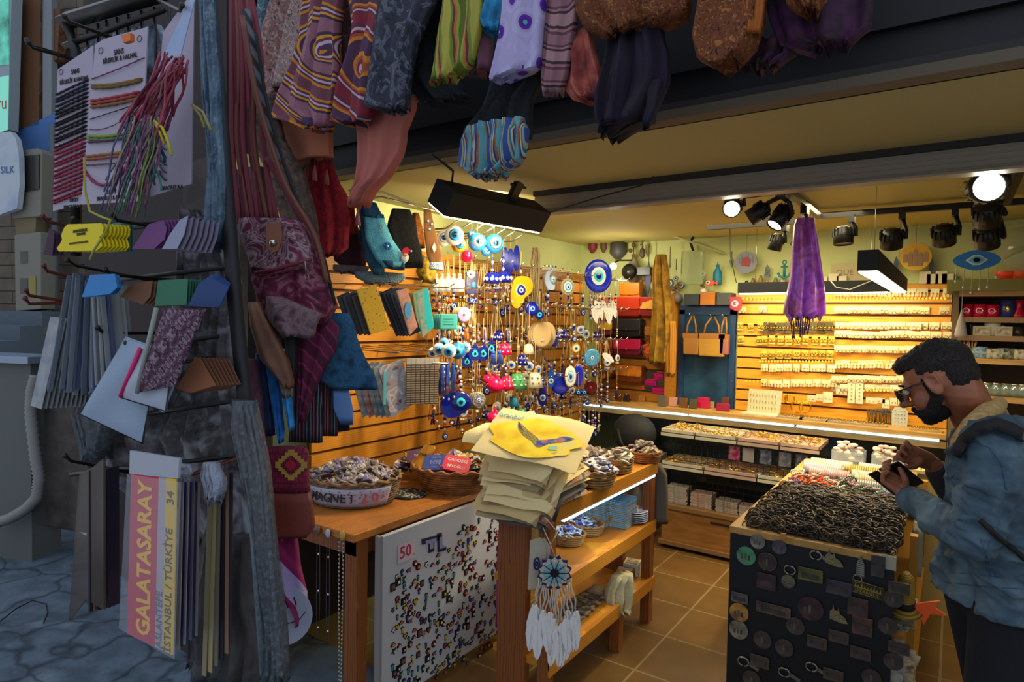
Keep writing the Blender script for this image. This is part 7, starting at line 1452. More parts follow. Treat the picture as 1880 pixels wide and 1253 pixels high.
# ================= earring wall =================
NW=PL((0,5.585,0),0)
rd=random.Random(31)
CA=[]
for k in range(5):
    t=thing('earring_card','x','earring card'); w,h=[(.052,.045),(.045,.05),(.05,.04),(.04,.06),(.048,.075)][k]
    m=[mat('ear_white','D8CFA8',.6),mat('ear_white','D8CFA8'),mat('ear_cream','CDBF88',.6),mat('ear_yellow','B8A040',.6),mat('ear_dark','3E3418',.5)][k]
    b=MB(); b.b2((-w/2,-.001,-h),(w/2,.001,0)); b.build('card',m,t)
    for sx in (-1,1):
        b=MB()
        if k in(0,2): b.torus((sx*w*.22,-.006,-h*.8),.010,.0020,10,4)
        elif k==1: b.ball((sx*w*.22,-.005,-h*.6),.006,6); b.tube([(sx*w*.22,-.005,-h*.6),(sx*w*.22,-.006,-h*1.2)],.002,4)
        else: b.torus((sx*w*.22,-.006,-h*.55),.012,.0025,10,4)
        b.build('earring',GOLD,t)
    CA.append(Proto(t))
def cardrow(x0,x1,y,k,lb,g,step=15,jit=.004,z=None):
    A=NW.hit(x0,y); B=NW.hit(x1,y); n=max(1,int((x1-x0)/step))
    for i in range(n):
        u=i/max(1,n-1); p=A*(1-u)+B*u
        CA[k].put((p.x+rd.uniform(-jit,jit),p.y-rd.uniform(.0,.03),p.z+rd.uniform(-.004,.004)),(rd.uniform(-.1,.1),rd.uniform(-.04,.04),rd.uniform(-.15,.15)),lb,g,1.2)
RW=[]
for n_,(y,segs) in enumerate([(530,[(1540,1690,1),(1696,1740,1)]),(563,[(1364,1400,0),(1540,1684,0),(1698,1735,0)]),(592,[(1360,1398,3),(1404,1525,4),(1541,1682,0),(1694,1738,0)]),(608,[(1541,1682,0),(1698,1740,0)]),(617,[(1404,1528,3),(1360,1396,3)]),(635,[(1541,1700,0)]),(643,[(1404,1526,3)]),(662,[(1540,1660,1)]),(669,[(1404,1526,1)]),(690,[(1536,1655,0)]),(697,[(1404,1530,1)]),(706,[(1536,1660,0)])]):
    for (a,b_,k) in segs:
        side='left' if b_<1535 else ('middle' if b_<1700 else 'right')
        cardrow(a,b_,y,k,['white square','white drop','low white','yellow','dark brown'][k]+' earring card in the '+side+' block, '+(ORD[n_])+' row down','cards '+side+' block row '+ORD[n_],12.5)
# hanging jewellery strips and large cards near bottom
for i,(x,y,w,h,c,lb) in enumerate([(1564,717,12,48,'CFC7A4','tall white jewellery strip with a column of studs, left one'),(1579,717,12,50,'CFC7A4','tall white jewellery strip with a column of studs, right one'),(1520,730,16,20,'CFC4A0','white pierced earring card at the left block foot'),(1490,732,14,12,'C8BC98','small white card beside the big gold hoops'),(1506,730,14,12,'C8BC98','small white card right of its twin'),(1545,720,18,10,'C8BC98','white header card above dangling chains'),(1600,736,18,11,'CFC7A4','white rounded card, first in the lower short row'),(1617,736,14,10,'CFC7A4','white rounded card, second in the lower short row'),(1627,742,12,16,'D4CCA8','white card with a bent pin, third in the lower row'),(1641,738,13,14,'D4CCA8','white card with a bent pin, fourth in the lower row'),(1655,736,13,15,'D4CCA8','white card with a bent pin, fifth in the lower row'),(1700,754,28,18,'B8B49A','pale flat jewellery card near the customer')]):
    p=NW.hit(x,y-h/2,.03); s=depth(p)/F; t=thing('jewellery_card',lb,'jewellery card',p); b=MB(); b.b2((-w*s/2,-.001,-h*s),(w*s/2,.001,0)); b.build('card',col(c,.6),t)
    for k in range(6 if h>40 else 2): b=MB(); b.ball((-w*s*.2 if h<40 and k else w*s*.2 if h<40 else 0,-.004,-h*s*(.15+.14*k if h>40 else .6)),.005,6); b.build('stud',GOLD,t)
for i,(x,y,r,lb) in enumerate([(1437,732,8,'large gold hoop earring at the lower left of the earring wall'),(1450,733,8,'second large gold hoop earring beside the first'),(1463,748,10,'wide gold bangle-like hoop hanging lower'),(1478,748,10,'last wide gold hoop hanging lower')]):
    p=NW.hit(x,y,.04); s=depth(p)/F; b=MB(); b.torus((0,0,0),r*s,.006,22,6); b.build('hoop_earring',GOLD,loc=p,label=lb,cat='hoop earring')
for i in range(3):
    p=NW.hit([1600,1615,1628][i],752,.04); s=depth(p)/F; t=thing('black_bead_chain',['black bead chain card hanging under the short row, left','fan of black bead chains hanging in the middle','black bead chains hanging at the right of the fan'][i],'bead chains',p)
    for k in range(7): b=MB(); b.tube([((k-3)*2*s,0,0),((k-3)*2.4*s,0,-26*s)],.0028,4); b.build('chain',col('24221E',.3),t)
p=NW.hit(1652,768,.06); b=MB(); s=depth(p)/F; t=thing('stud_board','rounded clear board of studs standing on the back counter','stud board',(p.x,p.y,p.z)); b.prism([(-12*s,-20*s),(12*s,-20*s),(13*s,12*s),(8*s,20*s),(-8*s,20*s),(-13*s,12*s)],-.003,.003); b.build('board',mat('stud_board','B0B4A8',.2),t)
for k in range(20): b=MB(); b.ball(((k%4-1.5)*5*s,-.005,(k//4-2)*7*s),.004,6); b.build('stud',GOLD,t)
# jewelry tray standing on counter (white)
p=onZ(1395,758,1.002); t=thing('jewellery_display','open white jewellery tray standing on the back counter','jewellery tray',(onY(1400,750,5.45).x,5.47,1.002)); 
b=MB(); b.prism([(-.13,0),(.13,0),(.145,.20),(-.115,.20)],0,.01); b.build('back',mat('tray_white','B8B8A0',.5,pat=dict(t='noise',s=80,c=['A8A890','D0C8A0'])),t); b=MB(); b.b2((-.15,-.13,0),(.13,0,.012)); b.build('base',mat('tray_white','B8B8A0'),t)
for i in range(9):
    for j in range(3): b=MB(); b.tube([(-.1+.024*i,-.004,.17-.05*j),(-.1+.024*i,-.005,.14-.05*j)],.0022,4); b.build('chain',GOLD,t)
for i,(x,c,lb) in enumerate([(1450,'9A8A70','flat tray of small rings on the back counter, first right of the white tray'),(1495,'A08A60','flat tray of small rings on the back counter, second'),(1545,'8A8270','flat tray of small rings on the back counter, third'),(1600,'9A8A68','flat tray of small rings on the back counter, fourth'),(1700,'A88A50','flat tray of small rings beside the customer')]):
    p=onY(x,780,5.42); t=thing('ring_tray',lb,'ring tray',(p.x,5.42,1.001)); b=MB(); b.b2((-.10,-.05,0),(.10,.05,.012)); b.build('tray',col(c,.6),t)
    for k in range(16): b=MB(); b.torus((-.08+.022*(k%8),-.02+.04*(k//8),.02),.007,.002,8,4); b.build('ring',GOLD if k%3 else SIL,t)
# sign board above
sg=thing('shop_sign','pale wooden sign board with partly hidden capital letters above the earring wall','sign',(-.62,5.62,2.13)); b=MB(); b.b2((-.20,-.01,-.06),(.20,.01,.10)); b.build('board',mat('sign_beige','B8AA80',.6),sg); letters('QUE GA',.062,mat('sign_bronze','8A7440',.5),sg,(-.05,-.012,.03))
for i,x in enumerate([1366,1378,1392,1404,1420,1434,1446]):
    p=onY(x,514,5.52); b=MB(); h=.05+.02*(i%3); b.lathe([(.018,0),(.022,h*.4),(.014,h*.8),(.01,h)],10); b.build('figurine',col(['3A3A30','7A5A2A','8A6A30','A07A30','6A6A5A','C8B080','9A9A80'][i],.4),loc=(p.x,5.60,2.062),label='small souvenir figurine on the panel top, '+ORD[i]+' from the upright',cat='figurine')
for i,x in enumerate([1510,1530,1545,1698,1712,1728,1740]):
    p=onY(x,514,5.58); b=MB(); b.b2((-.035,-.02,0),(.035,.02,.07+.02*(i%2))); b.build('display_card',mat('ear_white','D8CFA8'),loc=(p.x,5.60,2.062),label='white display card standing on the panel top, '+ORD[i]+' from the purple scarf',cat='card')
# string lights along the panel
for j,(x0,x1,y) in enumerate([(1365,1420,549),(1520,1735,548),(1440,1560,588),(1370,1412,700),(1560,1690,718),(1395,1700,664)]):
    A=NW.hit(x0,y,.02);B=NW.hit(x1,y,.02); t=thing('bead_light_string','row of tiny glowing golden beads on the earring wall, '+['top left','top right','above the dark cards','bottom left','under the lowest cards','long middle one'][j],'light string',A); n=int((x1-x0)/6)
    b=MB(); b.tube([(0,0,0),tuple(B-A)],.002,4); b.build('wire',GOLD,t)
    for k in range(min(n,40)): q=(B-A)*(k/max(1,n-1)); b=MB(); b.ball(q,.007,6); b.build('bead',mat('bead_glow','FFC040',.3,em=1.6),t)
# ================= purple scarf =================
PS=PL(at(1478,420,3.35),20)
drape('purple_scarf',[(402,1462,1494),(440,1456,1500),(480,1450,1506),(530,1446,1512),(575,1440,1516),(586,1448,1505)],PS,.10,mat('satin_purple','C050E0',.22,pat=dict(t='noise',s=7,d=1,c=['9A34B4','E070FF','A84090','CC5CF0'],rg=(.3,.7)),sheen=.5,spec=.9),'shiny purple satin scarf hanging from the ceiling track','scarf',folds=4,fa=.45,seed=5,ragged=.02)  # purple brightened in its colour to carry the nearby light bar's glow
t=thing('scarf_fringe','purple beaded fringe dangling below the satin scarf','fringe',PS.hit(1470,578,.0),PS.rz); s=depth(PS.hit(1470,578))/F; rd=random.Random(2)
for i in range(9): b=MB(); x=(i-4)*4.5*s; b.tube([(x,0,.0),(x*.7,0,-rd.uniform(20,46)*s)],.003,4); b.build('strand',mat('fringe_purple','4A1A5A',.6),t)
# ================= right shelves =================
shr=thing('mug_shelf','tall dark shelf unit of pine boards full of mugs at the right edge','shelf unit',(0,5.15,0)); 
b=MB(); b.b2((.02,.02,0),(1.85,.44,2.02)) if 0 else b.b2((.0,.40,0),(1.85,.44,2.05)); b.build('back_panel',mat('shelf_back_dark','4A3A28',.8),shr)
b=MB(); b.b2((-.015,.0,0),(.02,.40,2.03)); b.build('side_panel',mat('shelf_side','6A5638',.7),shr)
SZ=[2.0,1.85,1.56+.155,1.56,1.325,1.06,.75,.4]
SZ=[1.985,1.815,1.695,1.545,1.30,1.02,.7,.35]
for z in SZ: b=MB(); b.b2((.02,0,z-.035),(1.85,.40,z)); b.build('board',W_LT if z>1.9 or z<1.6 else mat('board_brown','8A6A44',.6),shr)
b=MB(); b.b2((-.05,-.03,1.985),(1.85,.40,2.06)); b.build('top_fascia',mat('board_olive','7A7430',.6),shr)
def mug(x,y,z,r,h,m,lb,handle=True,dec=None,y0=5.2,rz=0):
    t=thing('mug',lb,'mug',(x,y,z),rz); b=MB(); b.lathe([(1e-5,0),(r*.85,0),(r,.006),(r,h),(r*.92,h),(r*.88,.01),(1e-5,.01)],18); b.build('cup',m,t)
    if handle: b=MB(); b.torus((r*1.05,0,h*.5),h*.28,.005,14,5); b.build('handle',m,t)
    if dec: dec(t,r,h)
    return t
def moonstar(t,r,h): b=MB(); b.torus((-.006,-r-.001,h*.5),h*.2,.0025,14,4); b.build('crescent',WG,t); b=MB(); b.ball((.012,-r-.001,h*.5),(.005,.002,.005),6); b.build('star',WG,t)
REDM=mat('mug_red','B80A34',.2)
def sx_(px,py): p=onY(px,py,5.22); return p.x
for i,(px,r,h,lb) in enumerate([(1776,.030,.085,'red mug half hidden behind the grey tassel on the second shelf'),(1800,.040,.085,'red mug with crescent and star, left of two'),(1823,.040,.080,'red mug with crescent and star, right of two')]): mug(sx_(px,565),5.22,SZ[1],r,h,REDM,lb,False,moonstar)
mug(sx_(1850,565),5.22,SZ[1],.040,.11,mat('mug_cobalt','26346A',.2),'cobalt blue egg-shaped cup with a gold emblem',False,lambda t,r,h:(MB().ball((0,-r,h*.5),(.01,.003,.02),8)).build('emblem',GOLD,t))
b=MB(); b.lathe([(.038,0),(.04,.01),(.02,.05),(.018,.08),(.026,.11),(.022,.11)],16); b.build('vase',REDM,loc=(sx_(1871,565),5.22,SZ[1]),label='slender red vase at the right edge of the second shelf',cat='vase')
spk=mat('mug_speckle','B8B0A0',.3,pat=dict(t='noise',s=40,c=['2A2A2A','C8C0B0'],i='CONSTANT',rg=(.3,.9))); wh=mat('mug_white','C0B8A0',.25); blu=mat('mug_blue','4A7A9A',.25,pat=dict(t='noise',s=60,c=['3A6A8A','A0B8C0']))
for px,z,m,r,h,lb in [(1794,2,spk,.040,.07,'black and white speckled mug on the third shelf'),(1822,2,wh,.045,.085,'plain white mug on the third shelf'),(1848,2,mat('mug_dark','3A3226',.3,.3),.035,.055,'dark metal trinket pot on the third shelf'),(1868,2,mat('mug_dark','3A3226'),.035,.06,'second dark metal trinket pot at the third shelf edge'),(1800,3,blu,.045,.075,'pale blue mug lettered Istanbul on the fourth shelf'),(1826,3,mat('mug_text','A8A48A',.3,pat=dict(t='noise',s=50,c=['4A4430','C0B898'],rg=(.3,.55))),.048,.065,'white mug printed with dark writing, left of two'),(1850,3,mat('mug_text2','6A7060',.3,pat=dict(t='noise',s=44,c=['2A2E26','A8A890'],rg=(.35,.7))),.048,.07,'green-grey patterned mug beside the written ones'),(1876,3,mat('mug_text','A8A48A'),.048,.065,'white mug printed with dark writing at the right edge')]:
    o=mug(sx_(px,600),5.22,SZ[z],r,h,m,lb,True)
    if 'lettered' in lb: letters('İSTANBUL',.016,WHT,o,(0,-r-.001,h*.5),ext=.0006)
for i,px in enumerate([1795,1812,1830,1848,1864,1879]):
    t=thing('glass_jar','small round glass jar, '+ORD[i]+' from the customer on the fifth shelf','glass jar',(sx_(px,690),5.22,SZ[4])); b=MB(); b.lathe([(1e-5,0),(.028,0),(.040,.02),(.040,.05),(.026,.07),(.026,.08)],16); b.build('glass',mat('jar_gl','9AA898',.06,alpha=.45,spec=1),t); b=MB(); b.lathe([(.028,.078),(.028,.086),(1e-5,.088)],12); b.build('lid',CHR,t)
for i,px in enumerate([1800,1840,1870]):
    t=thing('framed_tile',['small beige picture frame leaning on the third shelf','pink-cornered picture frame on the third shelf','dark trinket frame on the third shelf edge'][i],'frame',(sx_(px,640),5.17,SZ[3]+.001 if 0 else SZ[2]-.15+.0)); 
    t.location.z=SZ[3]+.0; 
    if i<2:
        t.location.z=SZ[2]; t.location.y=5.165; b=MB(); b.b2((-.045,-.004,0),(.045,.004,.06)); b.build('frame',mat('frame_beige','A89A7A',.6),t); b=MB(); b.b2((-.035,-.006,.008),(.035,-.0041,.052)); b.build('picture',mat('frame_pic','8A7A6A',.5,pat=dict(t='noise',s=50,c=['C0B090','5A4A4A'])),t)
    else:
        bpy.data.objects.remove(t)
for i,px in enumerate([1770,1785]):
    t=thing('incense_cup','clear cup of orange-tipped sticks on the fourth shelf, '+['left','right'][i]+' one','stick cup',(sx_(px,620),5.2,SZ[3])); b=MB(); b.lathe([(1e-5,0),(.024,0),(.028,.05),(.026,.05)],12); b.build('cup',mat('cup_clear','A8A890',.1,alpha=.5),t)
    for k in range(8): a=k*.8; b=MB(); b.tube([(0,0,.005),(.035*math.cos(a),.02*math.sin(a),.15)],.003,4); b.mt(1).tube([(.024*math.cos(a),.014*math.sin(a),.10),(.035*math.cos(a),.02*math.sin(a),.15)],.0036,4); b.build('stick',[mat('stick_cream','D0B070',.7),mat('stick_orange','D0581A',.6)],t)
b=MB(); b.lathe([(.03,-.12),(.035,-.1),(.022,-.02),(.012,.02),(.003,.06)],12); b.tube([(0,0,.05),(0,.02,.2)],.002,4); b.build('grey_tassel',mat('tassel_grey','8A8078',.9,bump=.5,bs=200),loc=(sx_(1766,560),5.09,1.80),label='large grey tassel hanging before the mug shelf side',cat='tassel')
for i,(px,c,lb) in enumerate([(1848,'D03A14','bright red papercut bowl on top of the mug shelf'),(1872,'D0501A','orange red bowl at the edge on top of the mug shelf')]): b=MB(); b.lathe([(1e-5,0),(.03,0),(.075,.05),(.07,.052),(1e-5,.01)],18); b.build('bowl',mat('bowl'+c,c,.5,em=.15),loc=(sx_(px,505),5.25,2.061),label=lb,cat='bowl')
p=onY(1867,470,5.3); b=MB(); b.lathe([(1e-5,0),(.06,.0),(.16,.14),(.14,.30),(.10,.34)],18); b.build('clear_vase',mat('crystal_vase','B8BC9A',.08,alpha=.35,spec=1),loc=(p.x+.05,5.35,2.061),label='wrapped clear glass vase on top of the mug shelf',cat='vase')
b=MB(); b.tube([onY(1838,478,5.4),onY(1860,462,5.4),onY(1895,452,5.4)],.02,8); b.build('plastic_tube',mat('tube_olive','A0A05A',.4),label='olive plastic tube above the mug shelf',cat='tube')
# blue eye chime
p=onY(1793,478,4.95); s=depth(p)/F; t=thing('eye_wind_chime','blue almond-shaped eye wind chime with dangling beads','wind chime',p)
def alm(w,h,m,nm,y): 
    o=[(w*math.cos(a)*s,(h*abs(math.sin(a))**1.0*(1 if math.sin(a)>0 else -1))*s*(1-.25*abs(math.cos(a)))) for a in [2*PI*k/32 for k in range(32)]]; b=MB(); b.prism(o,y-.006,y); b.build(nm,m,t)
alm(36,19,mat('chime_blue','1A6AB0',.5),'plate',.003); 
def dm(w,h,m,nm,y): b=MB(); b.prism([(w*s,0),(w*.3*s,h*s),(-w*.3*s,h*s),(-w*s,0),(-w*.3*s,-h*s),(w*.3*s,-h*s)],y-.004,y); b.build(nm,m,t)
dm(17,9,mat('felt_white','C8C0B8'),'white_diamond',-.003); dm(13,6.5,mat('chime_sky','4AA8C0',.5),'blue_diamond',-.007); dm(6,4.5,BKG,'pupil',-.011)
for i in range(6):
    x=(-30+12*i)*s; L=[26,34,42,36,34,20][i]*s; z=-(10+8*math.sin(PI*(i+.5)/6))*s; b=MB(); b.tube([(x,0,z),(x,0,z-L)],.0022,4); b.build('cord',mat('cord_yel','A89848',.8),t); b=MB(); b.ball((x,0,z-L),.009,8); b.build('bead',CRY,t); b=MB(); b.ball((x,0,z-L*.8),.006,8); b.build('bead',SKY,t)
b=MB(); b.tube([(0,0,15*s),(0,0,2.5-p.z)],.001,4); b.build('wire',CHR,t)
b=MB(); b.tube([onY(1340,415,5.1),onY(1341,470,5.15),onY(1352,520,5.2)],.003,5); b.build('power_cable',BLKM,label='thin black cable dropping from the rear rail to the long light bar',cat='cable')
b=MB(); b.tube([onY(1525,516,5.1),onY(1535,528,5.1),onY(1560,532,5.1),(-.42,5.2,2.10)],.004,5); b.build('power_cable',mat('cable_white','C8C8B0',.6),label='white cable looping over the long light bar',cat='cable')
# ================= tray stand behind the bracelet table =================
TS=thing('tray_stand','low oak cabinet with black grid frame holding white bangle trays','stand',(-1.82,4.68,0))
b=MB(); b.b2((0,0.02,.05),(1.02,.42,.31)); b.build('cabinet',W_LT if 0 else mat('stand_oak','8A5E2A',.5,pat=dict(t='noise',s=5,c=['7A4E1E','9A6A34'],m=(1,1,6))),TS,bev=.004)
b=MB(); b.b2((-.02,0,.31),(1.04,.44,.34)); b.b2((-.02,0,.03),(1.04,.44,.06)); b.build('cabinet_top',mat('stand_edge','7A5A34',.5),TS)
b=MB(); b.b2((.38,.012,.255),(.62,.02,.268)); b.build('drawer_slot',BLKM,TS)
for x in (.06,.9): b=MB(); b.ball((x,.06,.02),.02,8); b.build('wheel',BLK,TS)
b=MB()
for i in range(22): b.tube([(.05+i*.045,.10,.34),(.05+i*.045,.10,.90)],.0022,4)
for i in range(13): b.tube([(.03,.10,.36+i*.045),(1.03,.10,.36+i*.045)],.0022,4)
b.build('grid_mesh',BLK,TS)
WTR=mat('tray_offwhite','BDB49A',.5); PTR=mat('tray_pinkish','B89A84',.5)
rd=random.Random(17)
def bgl(k):
    b=MB(); r=[.026,.030,.024][k]; b.torus((0,0,0),r,[.0026,.0020,.004][k],18,5); return Proto(b.build('bangle',[GOLD,BRS,mat('pale_gold','C8A868',.25,.9)][k],label='x',cat='bangle'))
BG=[bgl(k) for k in range(3)]
def tray(x0,x1,y,z,d,m,lb,g,n):
    t=thing('bangle_tray',lb,'tray',((x0+x1)/2,y,z)); w=x1-x0; b=MB(); b.b2((-w/2,-d/2,-.006),(w/2,d/2,0)); 
    for s in (-1,1): b.b2((s*w/2-.004*s,-d/2,0),(s*w/2,d/2,.022)); b.b2((-w/2,s*d/2-.006*s,-.03 if s<0 else 0),(w/2,s*d/2,.022))
    b.build('tray',m,t)
    for i in range(n):
        BG[rd.randrange(3)].put(((x0+x1)/2+rd.uniform(-.45,.45)*w,y+rd.uniform(-.4,.4)*d,z+.016+rd.uniform(0,.012)),(rd.uniform(.9,1.6),rd.uniform(-.3,.3),rd.uniform(-.6,.6)),'gold bangle standing in '+g,'bangles in '+g,rd.uniform(.85,1.2))
for i,(a,b_,m) in enumerate([(-1.84,-1.58,WTR),(-1.57,-1.27,WTR),(-1.26,-.98,PTR),(-.97,-.72,PTR)]): tray(a,b_,4.88,.90,.38,m,'upper display tray of gold bangles, '+ORD[i]+' from the aisle end','the upper tray, '+ORD[i]+' from the aisle end',22)
for i,(a,b_,m) in enumerate([(-1.82,-1.50,WTR),(-1.49,-1.12,PTR),(-1.11,-.80,WTR)]): tray(a,b_,4.84,.655,.34,m,'lower display tray of brass bangles, '+ORD[i]+' from the aisle end','the lower tray, '+ORD[i]+' from the aisle end',24)
cols=['8A8C88','A07868','7A7468','9A8478','6E706E']
for i,x in enumerate([-1.72,-1.53,-1.34,-1.17,-1.02]):
    for j in range([11,9,7,6,5][i]):
        b=MB(); b.b2((-.08,-.06,0),(.08,.06,.011)); b.build('notebook',mat('nb'+cols[i],cols[i],.3,pat=dict(t='noise',s=30,c=[cols[i],'B8A898',cols[i]],rg=(.35,.65))),loc=(x+rd.uniform(-.004,.004),4.80+rd.uniform(-.004,.004),.341+j*.0125),rz=rd.uniform(-.04,.04),label='wrapped card deck in the '+ORD[i]+' pile on the low oak cabinet',cat='card deck',group='card decks, '+ORD[i]+' pile',bev=.001)
for i,(x,c,lb) in enumerate([(-1.30,'A01858','magenta pouch hanging on the black grid behind the trays'),(-1.20,'B0A8A0','white bracelet card hanging on the black grid'),(-1.08,'4A5A78','blue-grey packet hanging on the black grid, left'),(-.95,'6A7080','pale packet hanging on the black grid, middle'),(-.84,'3A4A6A','navy packet hanging on the black grid, right')]):
    t=thing('hanging_packet',lb,'packet',(x,4.765,.86)); b=MB(); b.b2((-.04,-.004,-.12),(.04,.004,-.02)); b.build('packet',mat('hp'+c,c,.3,pat=dict(t='noise',s=30,c=[c,'C0B8A8'],rg=(.4,.8))),t); b=MB(); b.tube([(0,0,-.02),(0,.012,.0)],.002,4); b.build('hook',CHR,t)
# dark bags and boxes at the left end, below the counter
for i,(x,y,w,h,c,lb) in enumerate([(-2.05,4.75,.2,.42,'2A241C','dark fabric bag slumped beside the tray stand'),(-2.28,4.9,.22,.34,'3A3428','black bin bag under the counter end')]):
    b=MB(); b.lathe([(w*.4,0),(w*.55,h*.2),(w*.5,h*.6),(w*.3,h*.85),(w*.12,h)],18,sm=True); b.build('floor_bag',mat('fb'+c,c,.6,bump=1,bs=12),loc=(x,y,.0),label=lb,cat='bag')
hb=thing('black_backpack','dark backpack lying on a box at the end of the back counter','backpack',(-2.25,5.12,.62)); b=MB(); b.ball((0,0,.16),(.20,.13,.17),18); b.build('body',mat('bpk','1C1C1E',.7,bump=.6,bs=14),hb); b=MB(); b.tube([(-.1,-.12,.2),(-.05,-.16,.1),(.0,-.13,.0)],.012,6); b.build('strap',BLKM,hb)
b=MB(); b.b2((-.25,-.15,0),(.25,.13,.62)); b.build('carton',mat('carton','3E3424',.8),loc=(-2.25,5.12,0),label='dark box under the backpack at the counter end',cat='box')
kb_=PL((-1.62,3.62,0),0)
drape('canvas_tote',[(850,1188,1212),(870,1196,1224),(960,1196,1226)],PL((-1.7,3.55,0),0),.06,mat('canvas_grey','5A5244',.9,bump=.3),'grey canvas tote with tan foot hanging behind the shelf end','tote bag',folds=1,fa=.15,seed=2)
# ================= bracelet table =================
X0,X1,Y0,Y1=-.79,-.155,2.85,4.62
BT=thing('bracelet_table','long wooden table with black magnet-covered front carrying heaps of bracelets','table',(0,0,0))
b=MB(); b.b2((X0,Y0,.82),(X1,Y1,.85)); b.build('table_top',mat('bt_top','A8803E',.45,pat=dict(t='noise',s=5,c=['9A7030','B88E4A'],m=(6,1,1))),BT,bev=.003)
b=MB(); b.b2((X0+.005,Y0+.002,.02),(X1-.005,Y0+.03,.82)); b.build('front_panel',mat('front_black','070708',.5,bump=.05),BT)
b=MB(); b.b2((X0+.005,Y0+.03,.0),(X0+.03,Y1,.82)); b.b2((X0+.005,Y1-.03,0),(X1,Y1,.82)); b.build('side_panel',mat('bt_side','6A4820',.6),BT)
b=MB(); b.b2((X1-.06,Y0-.0005,.80),(X1+.001,Y0+.02,.851)); b.build('tape_corner',mat('clear_tape','C8C0A8',.2,alpha=.7),BT)
b=MB(); b.b2((X0+.03,Y0+.03,.0),(X1-.20,Y1-.03,.8)) if 0 else b.b2((-.36,Y0+.03,.0),(-.34,Y1-.04,.8)); b.build('inner_panel',mat('bt_side','6A4820'),BT)
for z in (.04,.30,.56): b=MB(); b.b2((-.34,Y0+.03,z-.02),(-.10 if z<.5 else -.12,Y1-.05,z)); b.build('shelf_board',mat('bt_shelf','B07A28',.5),BT)
b=MB(); b.b2((-.13,Y0+.45,0),(-.10,Y0+.5,.82)); b.build('rear_upright',mat('bt_shelf','B07A28'),BT); b=MB(); b.b2((-.13,Y1-.1,0),(-.10,Y1-.05,.82)); b.build('rear_upright',mat('bt_shelf','B07A28'),BT)
# leather bracelets heaped
LC=['17130F','241C14','2E2216','3E2C1A','1A1814','54401E','2A2420','6A5230']
def brac(k):
    b=MB(); P=[]
    n=18
    for i in range(n):
        a=2*PI*i/n; P.append((.030*math.cos(a),.006*math.sin(2*a+k),.021*math.sin(a)))
    b.tube(P,[.0036,.0028,.0045][k%3],5,True)
    if k%3==1: Q=[(x*.93,y+.006,z*.93) for x,y,z in P]; b.tube(Q,.0024,4,True)
    b.ball((.030,0,0),.005,6)
    return Proto(b.build('leather_bracelet',mat('lb'+LC[k],LC[k],.38,bump=.3,bs=150),label='x',cat='bracelet'))
LB=[brac(k) for k in range(8)]
rd=random.Random(23)
# laid in overlapping rows like shingles
cnt=0
for r in range(19):
    v=r/18; yy=Y0+.05+v*.78
    for c in range(16):
        u=c/15
        if cnt>=299: break
        xx=X0+.075+u*(.53)+rd.uniform(-.012,.012)
        LB[rd.randrange(8)].put((xx,yy+rd.uniform(-.014,.014),.875+.03*math.sin(PI*min(1,v*1.2))*math.sin(PI*(.15+.7*u))+rd.uniform(-.004,.008)),(rd.uniform(-.9,-.4),rd.uniform(-.35,.35),rd.uniform(-.7,.1)),'dark leather bracelet in the big shingled heap on the front of the bracelet table','leather bracelets in the heap',rd.uniform(.8,1.15)); cnt+=1
b=MB(); 
def hp(u,v): x=X0+.06+u*.555; y=Y0+.035+v*.85; e=(max(0,4*u*(1-u))*max(0,4*v*(1-v)))**.3; return V((x,y,.851+.03*e+.006*math.sin(u*40)*math.sin(v*50)*e))
b.grid(hp,40,50)
for i in range(1500):
    u,v=rd.random(),rd.random(); q=hp(u,v)+V((0,0,.004)); A=Matrix.Rotation(rd.uniform(-.7,.3),3,'Z')@Matrix.Rotation(rd.uniform(-.9,-.2),3,'X'); s_=rd.uniform(.7,1.0); b.mt(1+i%4)
    b.tube([q+A@V((.030*s_*math.cos(a),0,.021*s_*math.sin(a))) for a in [2*PI*k/9 for k in range(9)]],rd.choice([.0022,.003,.0038]),4,True)
b.build('leather_heap_core',[mat('heap_core','15110C',.6,bump=1,bs=90)]+[mat('lb'+c,c,.38,bump=.3,bs=150) for c in ('17130F','3E2C1A','2E2216','54401E')],label='dense dark underlayer of small leather bracelets under the heap',cat='bracelet heap',kind='stuff')
# stone bracelets
def stone(k):
    h=['7A6AA0','8A3A1E','C8502A','D0C4B0','3A4A30','C89A9A','9AC0C8','B8A030','3A2A24','E0D0C8','B03020','6A8AC0'][k]; b=MB()
    for i in range(16): a=2*PI*i/16; b.ball((.028*math.cos(a),.028*math.sin(a),0),.0058,6)
    return Proto(b.build('stone_bracelet',col(h,.2),label='x',cat='bracelet'))
SBc=[stone(k) for k in range(12)]
for i in range(118):
    u=rd.random(); v=rd.random(); k=int((u*5+rd.random()*1.5+v*3))%12
    SBc[k].put((X0+.06+u*.5,Y0+.90+v*.30,.860+rd.uniform(0,.03)),(rd.uniform(-.9,.3),rd.uniform(-.4,.4),rd.uniform(0,3)),'coloured stone bead bracelet in the band behind the leather heap','stone bracelets',rd.uniform(.8,1.15))
